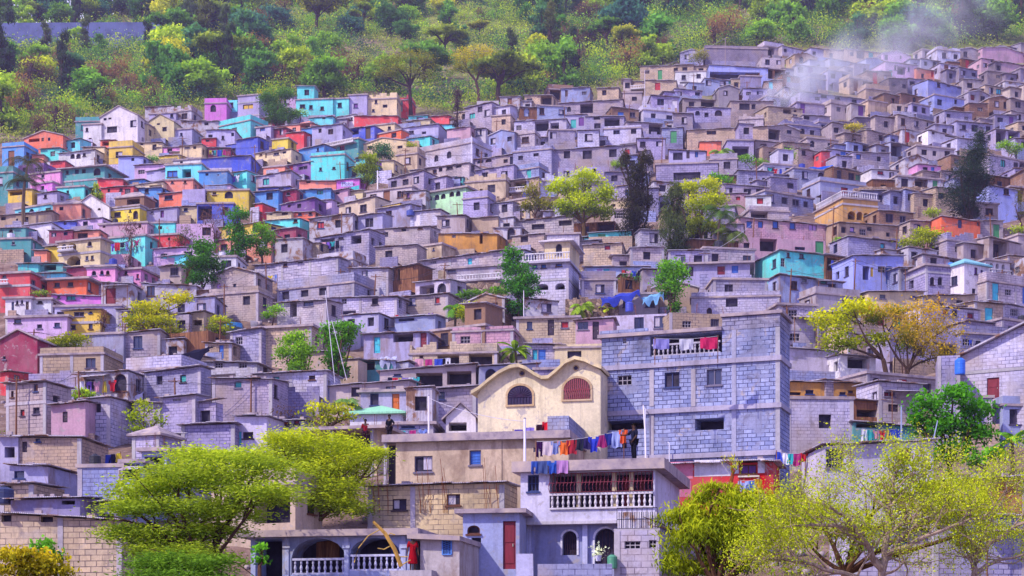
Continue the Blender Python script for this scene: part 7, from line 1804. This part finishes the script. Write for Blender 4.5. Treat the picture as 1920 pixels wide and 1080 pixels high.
    for rec in HOUSES:
        if rec['short'] == 'magenta lettered wall':
            h = rec['o']; m = MB(); w = rec['w']; m.box(w*.2,-.03,rec['h']*.45,w*.72,-.004,rec['h']*.86,'plaster'); m.build('painted_panel',h,srgb('b8b8f0'))
            text('Mobile', (w*.24,-.036,rec['h']*.52), 0, .62, '3a1a50', h); text('bank', (w*.34,-.01,rec['h']*.24), 0, .5, '5a1a58', h)
            m = MB(); m.face([(w*.22,-.008,.06),(w-.04,-.008,.06),(w-.04,-.008,.75),(w*.22,-.008,.3)],'plaster'); m.build('painted_stripe',h,srgb('3fb0b8'))
    root = empty('sign_board',at(1590,528,18)); root.rotation_euler = (0,R(-7),R(-8)); m = MB(); m.box(0,-.03,0,1.9,.05,.95,'timber'); m.build('board',root); text('Robo',(.35,-.04,.42),0,.55,'3a2038',root); tag(root,'slanting wooden sign board with dark painted lettering near the corner house','sign'); landmark('slanting sign board',1605,515)
    # stone walls
    stone_wall(800,950,532,552,'brown rubble stone wall under the white balustrade house'); stone_wall(1060,1160,560,592,'rough stone wall below the low two-door house'); stone_wall(840,960,655,668,'tan rubble wall under the tan tree-side parapet'); stone_wall(1600,1740,352,372,'brown rubble retaining wall on the hazy slope'); stone_wall(880,960,372,396,'rubble stone wall beside the mint green five-arch house')

AUTO = []
def clutter():
    r = random.Random(77)
    # poles with sagging wires running across the slope
    runs = [[(300,470),(470,430),(640,445)],[(60,690),(230,655),(410,668),(560,690)],[(860,420),(1010,396),(1130,430)],[(1240,300),(1400,262),(1560,300),(1700,280)],[(1410,470),(1560,450),(1680,486),(1860,460)],[(700,560),(830,545),(930,610)],[(180,340),(340,300),(480,318)],[(1480,640),(1640,640),(1760,612)],[(930,250),(1060,226),(1180,232)],[(30,800),(150,775),(330,775),(470,770)],[(640,350),(760,330),(900,318)],[(1290,395),(1420,352),(1560,352)],[(1480,560),(1600,545),(1740,548),(1880,560)],[(420,600),(500,548),(640,545)],[(1170,215),(1300,180),(1400,188)]]
    for run in runs:
        prev = None
        for x,y in run:
            s = scale_at(y); hh = r.uniform(3.6,5.2); B = on_ground(x,y); root = empty('utility_pole',B); m = MB(); ln = r.uniform(-.25,.25); m.tube([(0,0,-1),(ln*.5,0,hh*.5),(ln,0,hh)],[.08,.07,.06],'timber',6); m.build('pole',root)
            m = MB(); m.tube([(ln-.5,0,hh-.25),(ln+.5,0,hh-.25)],.035,'timber',5); m.build('crossarm',root); AUTO.append((root,'leaning timber utility pole with a crossarm',x,y-hh*s*.5,'pole','timber utility poles'))
            t = B+Vector((ln,0,hh-.22))
            if prev is not None:
                for k in (-.45,.45):
                    a = prev+Vector((k,0,0)); b = t+Vector((k,0,0)); m = MB(); sg = r.uniform(.3,.9); m.tube([a.lerp(b,i/14)-a-Vector((0,0,sg*4*(i/14)*(1-i/14))) for i in range(15)],.016,'iron',3); o = m.build('wire',None,srgb('2c2836')); o.location = a
                    tag(o,'thin dark wire strung between timber utility poles','wire','wires between the timber poles')
            prev = t
    # barrels and tanks on flat roofs
    cs = [q for q in HOUSES if q['roof'] in 'fp' and q['y'] > 230]; r.shuffle(cs)
    for q in cs[:15]:
        h = q['o']; col, cw = r.choice([('2a3a9a','dark blue'),('20202c','black'),('3a78c8','blue'),('c8c8d8','white')]); rr = r.uniform(.28,.5); hh = rr*r.uniform(1.7,2.3)
        p = h.matrix_basis @ Vector((q['w']*r.uniform(.2,.8), r.uniform(.7,1.4), q['h']+(.18 if q['roof'] == 'f' else .14))); root = empty('water_tank',p); m = MB(); m.lathe([(rr*.95,0),(rr,hh*.1),(rr,hh*.32),(rr*1.04,hh*.35),(rr,hh*.38),(rr,hh*.62),(rr*1.04,hh*.65),(rr,hh*.68),(rr,hh*.9),(rr*.5,hh)],0,0,'plastic',12); m.build('barrel',root,srgb(col))
        m = MB(); m.lathe([(rr*.42,hh+.001),(rr*.42,hh+.05),(rr*.3,hh+.07)],0,0,'plastic',10); m.build('lid',root,srgb('3a3a4a')); AUTO.append((root,f'{cw} water tank on a flat roof',q['x'],q['y0'],'water tank','water tanks on the roofs'))
    # flights of steps between houses
    for k,(x,y,a) in enumerate(((352,700,10),(560,610,-14),(752,545,12),(1068,520,8),(1224,450,-10),(1420,560,6),(1690,560,-8),(655,470,12),(470,590,10))):
        B = on_ground(x,y); root = empty('staircase',B,R(a))
        for i in range(12): m = MB(); m.box(0,i*.30,-1.5,1.1,i*.30+.33,.1+i*.17,'concrete'); m.build('step',root,srgb('a09aa8'))
        AUTO.append((root,'steep concrete steps climbing between houses',x,y-20,'staircase','flights of steps'))
    # washing hung on house fronts
    cs = [q for q in HOUSES if q['y'] > 250 and q['w'] > 3 and not q['name'] and q['roof'] != 'x']; r.shuffle(cs)
    cw = [('b03a80','magenta'),('d8d8ec','white'),('3a50c0','blue'),('c03040','red'),('3aa8b0','teal'),('7a5ac0','violet'),('c8b848','yellow'),('26263e','black'),('d8a0b8','pink'),('7a90d8','pale blue')]
    for k,q in enumerate(cs[:16]):
        mw = q['o'].matrix_basis; L = min(q['w']*.8, r.uniform(2.2,3.6)); a = mw@Vector((q['w']*.1,-.5,min(1.75,q['h']*.7))); b = mw@Vector((q['w']*.1+L,-.5,min(1.75,q['h']*.7)+r.uniform(-.1,.15)))
        near = sorted(LANDMARKS,key=lambda l:(l[1]-q['x'])**2+(l[2]-q['y'])**2)[k%2][0]; m = MB(); m.tube([a.lerp(b,i/8)-a-Vector((0,0,.3*(i/8)*(1-i/8))) for i in range(9)],.012,'iron',4); o = m.build('washing_line',None,(.4,.4,.45)); o.location = a; AUTO.append((o,'washing line hung across a house front',q['x'],q['y'],'clothesline','washing lines on the house fronts'))
        n = r.randint(4,6); cc = r.sample(cw,n)
        for i in range(n):
            f = .06+.88*i/(n-1); kd = r.choice(['shirt','sheet','trousers','skirt','sheet']); p = a.lerp(b,f)-Vector((0,0,.3*f*(1-f)+.012))
            garment(p,b-a,kd,cc[i][0],f"{cc[i][1]} {dict(shirt='shirt',sheet='cloth',trousers='pair of trousers',skirt='skirt')[kd]} on a washing line near the {near}",'washing on the house fronts',900+k*9+i,r.uniform(.4,.75),r.uniform(.55,.95))
    # loose rubble in the alleys
    g = np.random.default_rng(8); V, Q = [], []; off = 0; n = 0
    while n < 2600:
        x = g.uniform(0,1920); y = g.uniform(230,1060)
        if y < interp(TOWN,x)+10: continue
        p = on_ground(x,y); n += 1; sz = g.uniform(.06,.22); c = np.array([[i,j,k] for i in (-1,1) for j in (-1,1) for k in (-1,1)])*sz*g.uniform(.6,1.2,(8,3))+np.array(p)+[0,0,sz*.4]
        V.append(c); Q.append(np.array([[0,1,3,2],[4,6,7,5],[0,4,5,1],[2,3,7,6],[0,2,6,4],[1,5,7,3]])+off); off += 8
    tag(link('rubble',fast_mesh('rubble',np.concatenate(V),np.concatenate(Q),['slab_concrete'])),'loose rubble lying in the alleys','rubble',kind='stuff')

def smoke(p0=(1422,203),p1=(1690,120),ry=7,rz=10,DN=(.22,1.3,2.0),label='white smoke billowing low over the far rooftops from a fire',land=True):
    t = NT('smoke'); t.t.nodes.clear(); out = t.n('ShaderNodeOutputMaterial'); v = t.n('ShaderNodeVolumePrincipled')
    v.inputs['Color'].default_value = (.86,.91,1.0,1); v.inputs['Anisotropy'].default_value = -.35
    tc = t.n('ShaderNodeTexCoord'); sep = t.n('ShaderNodeSeparateXYZ'); t.l(tc.outputs['Object'], sep.inputs[0])
    def M(op,a,b=None):
        n = t.n('ShaderNodeMath',operation=op)
        for i,x in enumerate((a,b)):
            if x is None: continue
            if isinstance(x,(int,float)): n.inputs[i].default_value = x
            else: t.l(x,n.inputs[i])
        return n.outputs[0]
    # object space: x along the drift 0..1, y depth -1..1, z -1..1 around the axis
    ns = t.n('ShaderNodeTexNoise'); ns.inputs['Scale'].default_value = 2.2; ns.inputs['Detail'].default_value = 5; ns.inputs['Distortion'].default_value = 1.2
    mp = t.n('ShaderNodeMapping'); mp.inputs['Scale'].default_value = (2.6,.7,.7); t.l(tc.outputs['Object'],mp.inputs[0]); t.l(mp.outputs[0],ns.inputs['Vector'])
    x = sep.outputs[0]
    r2 = M('ADD',M('MULTIPLY',sep.outputs[1],sep.outputs[1]),M('MULTIPLY',sep.outputs[2],sep.outputs[2]))
    wid = M('ADD',.22,M('MULTIPLY',x,.78)); rr = M('DIVIDE',M('SQRT',r2),wid)
    fall = M('MAXIMUM',M('SUBTRACT',1.0,rr),0.0); ends = M('MULTIPLY',M('MINIMUM',M('MULTIPLY',x,14.0),1.0),M('POWER',M('MAXIMUM',M('SUBTRACT',1.0,x),0.0),.8))
    nn = M('MAXIMUM',M('SUBTRACT',M('MULTIPLY',ns.outputs[0],3.2),1.15),0.0)
    den = M('MULTIPLY',M('MULTIPLY',fall,ends),M('MULTIPLY',nn,M('ADD',DN[0],M('MULTIPLY',M('POWER',M('MAXIMUM',M('SUBTRACT',1.0,x),0.0),DN[2]),DN[1]))))
    t.l(den,v.inputs['Density']); t.l(v.outputs[0],out.inputs['Volume'])
    m = MB(); m.box(0,-1,-1,1,1,1,'smoke'); o = m.build('smoke'); s_ = scale_at(p0[1]); a = at(*p0); b = at(p1[0],p1[1],s_*.97); a.y -= 4; b.y -= 4; d = b-a
    o.location = a; o.scale = (math.hypot(d.x,d.z),ry,rz); o.rotation_euler = (0,-math.atan2(d.z,d.x),0)
    tag(o,label,'smoke',kind='stuff')
    if land: landmark('white smoke',1480,175)

def haze():
    t = NT('thin_haze'); t.t.nodes.clear(); out = t.n('ShaderNodeOutputMaterial'); v = t.n('ShaderNodeVolumeScatter')
    v.inputs['Color'].default_value = (.66,.60,1.0,1); v.inputs['Density'].default_value = HAZE; v.inputs['Anisotropy'].default_value = .3; t.l(v.outputs[0],out.inputs['Volume'])
    m = MB(); m.box(-260,60,-5,260,460,190,'thin_haze'); o = m.build('haze'); tag(o,'thin violet blue haze over the hillside','haze',kind='stuff')
# ------------------------------------------------------------------ labels: each says which one
def labels():
    used = set(); big = {s:(x,y) for s,x,y in LANDMARKS}
    # wordy directions; photo y grows downwards
    def rel(dx,dy):
        a = math.degrees(math.atan2(-dy,dx))
        return ['right of','up and right of','above','up and left of','left of','down and left of','below','down and right of'][int(((a+22.5)%360)//45)]
    def wc(s): return len(re.findall(r"[A-Za-z0-9][A-Za-z0-9'-]*", s))
    def uniq(o, base, x, y, cat, group, own=None, alts=()):
        near = sorted((math.hypot(a-x,(b-y)*1.3),s,a,b) for s,(a,b) in big.items() if s != own)
        dist = lambda d: 'just ' if d < 70 else ('' if d < 200 else 'well ')
        for bs in (base,)+tuple(alts):
            for d,s,a,b in near[:4]:
                l = f'{bs}, {dist(d)}{rel(x-a,y-b)} the {s}'
                if l.lower() not in used and wc(l) <= 16: used.add(l.lower()); return tag(o,l,cat,group)
        for bs in (base,)+tuple(alts):
            for i in range(5):
                for j in range(i+1,6):
                    l = f'{bs} between the {near[i][1]} and the {near[j][1]}'
                    if l.lower() not in used and wc(l) <= 16: used.add(l.lower()); return tag(o,l,cat,group)
        for d,s,a,b in near[4:20]:
            l = f'{base}, {dist(d)}{rel(x-a,y-b)} the {s}'
            if l.lower() not in used and wc(l) <= 16: used.add(l.lower()); return tag(o,l,cat,group)
        tag(o,f'{base}, {rel(x-near[0][2],y-near[0][3])} the {near[0][1]}',cat,group)
    for q in HOUSES:
        if q['name']: used.add(q['name'].lower())
    NUM = {1:'one',2:'two',3:'three',4:'four',5:'five',6:'six'}
    for q in HOUSES:
        cat = q['kind']; grp = 'houses built up the hillside' if cat == 'house' else 'shacks built up the hillside'
        if q['name']: tag(q['o'], q['name'], cat, grp); continue
        n = len([o for o in q['fo'] if o['k'] in 'wxcga']); dr = [o for o in q['fo'] if o['k'] == 'd']; ar = [o for o in q['fo'] if o['arch']]
        sh = [o for o in q['fo'] if o['c'] and o['k'] == 'w']
        c = CNAME[q['col']]; mw = MATWORD[q['mat']]
        tail = ''
        if dr and dr[0]['c'] in SHN: tail = f" with a {SHN[dr[0]['c']]} door"
        elif sh: tail = f" with a {SHN[sh[0]['c']]} shutter"
        elif ar: tail = ' with an arched window'
        elif any(o['k'] == 'o' for o in q['fo']): tail = ' with a dark open bay'
        elif n: tail = f" with {NUM.get(n,'many')} window{'s' if n > 1 else ''}"
        else: tail = ' with a blank wall'
        roof = dict(m='tin-roofed',f='flat-roofed',p='parapet',r='unfinished',g='gabled',G='gabled',h='hip-roofed',n='roofless',b='terraced',x='flat').get(q['roof'],'')
        st = 'two-storey ' if q['bz'] else ''
        uniq(q['o'], f"{st}{c} {mw} {cat}{tail}", q['x'], q['y'], cat, grp, q['short'], (f"{c} {roof} {cat}{tail}", f"{c} {roof} {mw} {cat}"))
    for o,b,x,y,cat,grp in AUTO: uniq(o,b,x,y,cat,grp)
    CW = lambda h: 'brown' if h in ('7a5a4c','6a5248','8a6a4a') else ('dark' if sum(int(h[i:i+2],16) for i in (0,2,4)) < 235 else ('yellow-green' if int(h[0:2],16) > 115 else 'green'))
    for q in TREES:
        if q['label']: continue
        uniq(q['o'], f"{CW(q['col'])} {FKIND[q['fk']]} tree on the upper slope", q['x'], q['y'], 'tree', 'trees of the upper slope', None, (f"{CW(q['col'])} {FKIND[q['fk']]} hillside tree",))

def light_camera():
    sc = bpy.context.scene
    w = bpy.data.worlds.new('World'); sc.world = w; w.use_nodes = True; nt = w.node_tree; nt.nodes.clear()
    out = nt.nodes.new('ShaderNodeOutputWorld'); bg = nt.nodes.new('ShaderNodeBackground'); sky = nt.nodes.new('ShaderNodeTexSky'); sky.sky_type = 'NISHITA'; sky.sun_disc = False
    S = Vector((-.62,-.46,.70)).normalized()
    el = math.asin(S.z); sky.sun_elevation = el; sky.sun_rotation = math.atan2(S.x,S.y)
    sky.air_density = 1.0; sky.dust_density = .6; sky.ozone_density = 2.0
    mx = nt.nodes.new('ShaderNodeMix'); mx.data_type = 'RGBA'; mx.blend_type = 'MULTIPLY'; mx.inputs[0].default_value = 1; mx.inputs[7].default_value = SKYTINT
    # thin high cloud
    tc = nt.nodes.new('ShaderNodeTexCoord'); mp = nt.nodes.new('ShaderNodeMapping'); mp.inputs['Scale'].default_value = (3,3,9); no = nt.nodes.new('ShaderNodeTexNoise'); no.inputs['Scale'].default_value = 2.2; no.inputs['Detail'].default_value = 6
    rp = nt.nodes.new('ShaderNodeValToRGB'); rp.color_ramp.elements[0].position = .38; rp.color_ramp.elements[1].position = .62
    m2 = nt.nodes.new('ShaderNodeMix'); m2.data_type = 'RGBA'; m2.inputs[7].default_value = (7.5,7.2,9.0,1)
    L = nt.links.new
    L(sky.outputs[0],mx.inputs[6]); L(tc.outputs['Generated'],mp.inputs[0]); L(mp.outputs[0],no.inputs['Vector']); L(no.outputs[0],rp.inputs[0]); L(rp.outputs[0],m2.inputs[0]); L(mx.outputs[2],m2.inputs[6])
    L(m2.outputs[2],bg.inputs[0]); bg.inputs[1].default_value = SKYSTR; L(bg.outputs[0],out.inputs[0])
    sd = bpy.data.lights.new('Sun','SUN'); sd.energy = SUNSTR; sd.angle = R(.5); sd.color = (1.0,.89,.72); so = bpy.data.objects.new('Sun',sd); C.objects.link(so); so.rotation_euler = S.to_track_quat('Z','Y').to_euler()
    cd = bpy.data.cameras.new('Camera'); cd.lens = F/1920*36; cd.sensor_width = 36; cd.shift_y = (HY-540)/1920; cd.clip_end = 4000; cd.clip_start = .5
    co = bpy.data.objects.new('Camera',cd); C.objects.link(co); co.rotation_euler = (R(90),0,0); sc.camera = co
    sc.view_settings.view_transform = 'Standard'; sc.view_settings.look = 'None'; sc.view_settings.exposure = 0
    sc.render.engine = 'CYCLES'; sc.cycles.use_denoising = True; sc.cycles.max_bounces = 6; sc.cycles.volume_bounces = 1; sc.cycles.transparent_max_bounces = 6; sc.cycles.volume_step_rate = 2; sc.cycles.sample_clamp_indirect = 6
SKYTINT = (1.32,1.08,2.75,1); SKYSTR = .138; SUNSTR = 5.0; HAZE = .00035
terrain(); load_houses(); heroes(); hero_trees(); NF = fill_shacks(); forest(); scrub(); props(); clutter(); smoke(); smoke((1600,165),(1815,20),8,13,(.24,.0,1.0),'thin blue smoke rising towards the trees above the rooftops',False); haze() if HAZE > .0001 else None; labels(); light_camera()
from collections import Counter
print('FILL', NF, Counter(q['kind'] for q in HOUSES), len(TREES), len(bpy.data.objects))
